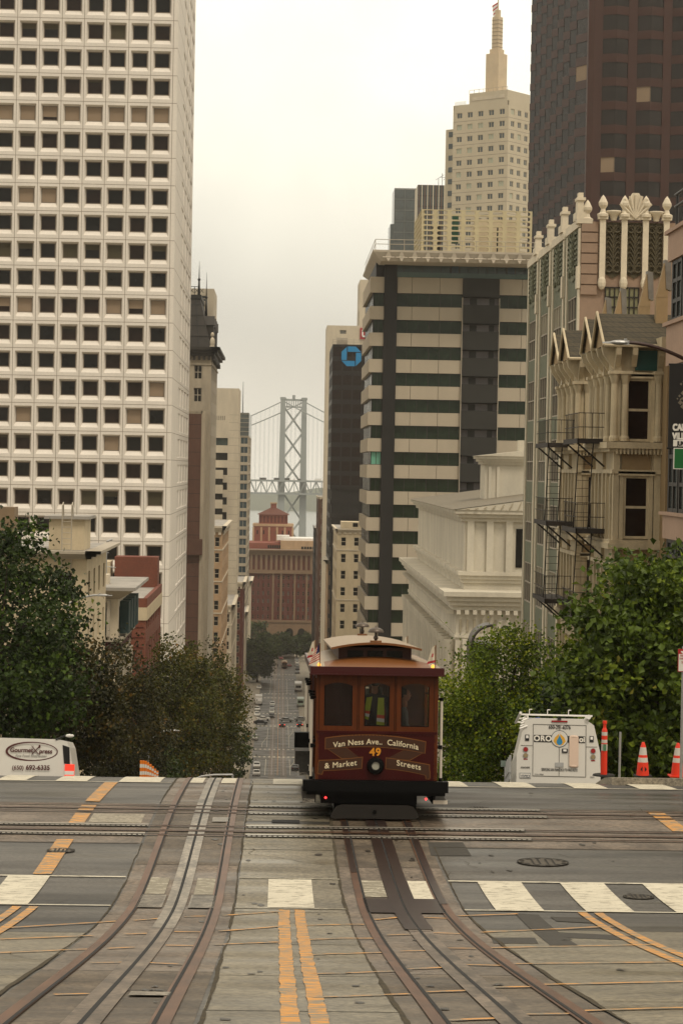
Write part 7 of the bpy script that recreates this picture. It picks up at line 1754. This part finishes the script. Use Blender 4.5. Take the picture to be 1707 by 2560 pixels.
# banner and street sign
Yp = 62.0; s_ = F/Yp; p = AT(1735, 1000, Yp); z0_ = zg(Yp)+.15
t = thing('banner_pole', 'lamp pole with a black event banner and a green street sign at the right edge', 'banner', (p.x, Yp, z0_)); zq = lambda py: ZZ(1700, py, Yp)-z0_; xq = lambda px: (px-1735)/s_
b = MB(); b.tube((0,0,0),(0,0,zq(890)),.09,.07,12); b.build('pole', MC['rust_brown_pole'], t)
b = MB(); b.box(xq(1670),xq(1728),-.02,.02,zq(1122),zq(910),0); b.tube((xq(1668),0,zq(911)),(0,0,zq(911)),.025,.025,6,0); b.tube((xq(1668),0,zq(1121)),(0,0,zq(1121)),.025,.025,6,0); bn = b.build('banner', mat('black_banner', '#120f0d', .7, .15, 3), t)
b = MB(); rr = random.Random(4)
for k in range(26): a = rr.uniform(0,6.28); q_ = rr.random()**.5; cx = xq(1712)+q_*.26*math.cos(a); cz = zq(985)+q_*.4*math.sin(a); w_ = rr.uniform(.02,.07); b.poly([(cx-w_,-.024-k*.0003,cz),(cx+w_*.3,-.024-k*.0003,cz-w_),(cx+w_,-.024-k*.0003,cz+w_*.4),(cx,-.024-k*.0003,cz+w_*1.2)])
b.build('grey_blotch_print', mat('print_grey', '#6b6354', .7, .3, 6), bn)  # random grey blotches made up in place of the banner's face picture
text('CAL', .25, M_wlt, bn, (xq(1681), -.03, zq(1076)), 0, 'lettering', 'LEFT', nar, .012); text('VILLE', .25, M_wlt, bn, (xq(1681), -.03, zq(1098)), 0, 'lettering', 'LEFT', nar, .012)
b = MB(); b.box(xq(1683),xq(1726),-.028,-.02,zq(1116),zq(1100)); b.build('date_strip', M_wlt, bn); text('JUN', .17, M_shd, bn, (xq(1693), -.032, zq(1114)), 0, 'lettering', 'LEFT', nar, .008)
b = MB(); b.box(xq(1684),xq(1790),-.07,-.05,zq(1173),zq(1120),0); b.box(xq(1686),xq(1788),-.074,-.07,zq(1171),zq(1122),1); b.build('street_sign', [M_wlt, mat('sign_green', '#0d5a26', .5, .03)], t)
# dark curved vent hood and hoop beside the bank
p = AT(1190, 1600, 120); t = thing('roof_vent', 'curved dark metal hood with a black hoop rising behind the ficus trees', 'vent', (p.x, 120, zg(120))); zq = lambda py: ZZ(1200, py, 120)-zg(120); xq = lambda px: (px-1190)*120/F
b = MB(); n = 8
for k in range(n):
    a0, a1 = k*PI/2/n, (k+1)*PI/2/n; P = lambda a, y: (xq(1195)+.2-1.15*math.cos(a)*1.0+.6, y, zq(1612)+1.05*math.sin(a))
    b.quad(P(a0,0),P(a1,0),P(a1,2.5),P(a0,2.5)); b.tube(P(a0,0),P(a1,0),.08,.08,6)
b.box(xq(1175),xq(1240),.1,2.4,0,zq(1610)); b.build('hood', [mat('zinc_hood', '#55504a', .4, .2, metal=.4)], t)
b = MB(); b.path([(xq(1246),0,zq(1640)),(xq(1250),0,zq(1580)),(xq(1256),0,zq(1566)),(xq(1268),0,zq(1566)),(xq(1272),0,zq(1580)),(xq(1268),0,zq(1600))], .07, 8); b.build('hoop', M_dark, t)
# ------------------------------------------------------------------ air
hz = MB(); hz.box(-1495, 1495, -79, 5450, -92, 262); ho = hz.build('haze', bpy.data.materials.new('haze_air'), None, kind='stuff')
m = ho.data.materials[0]; m.use_nodes = True; n = m.node_tree.nodes; n.remove(n['Principled BSDF']); v = n.new('ShaderNodeVolumePrincipled')
v.inputs['Color'].default_value = (.95,.94,.90,1); v.inputs['Density'].default_value = .000085; v.inputs['Anisotropy'].default_value = .2
m.node_tree.links.new(v.outputs[0], n['Material Output'].inputs['Volume'])
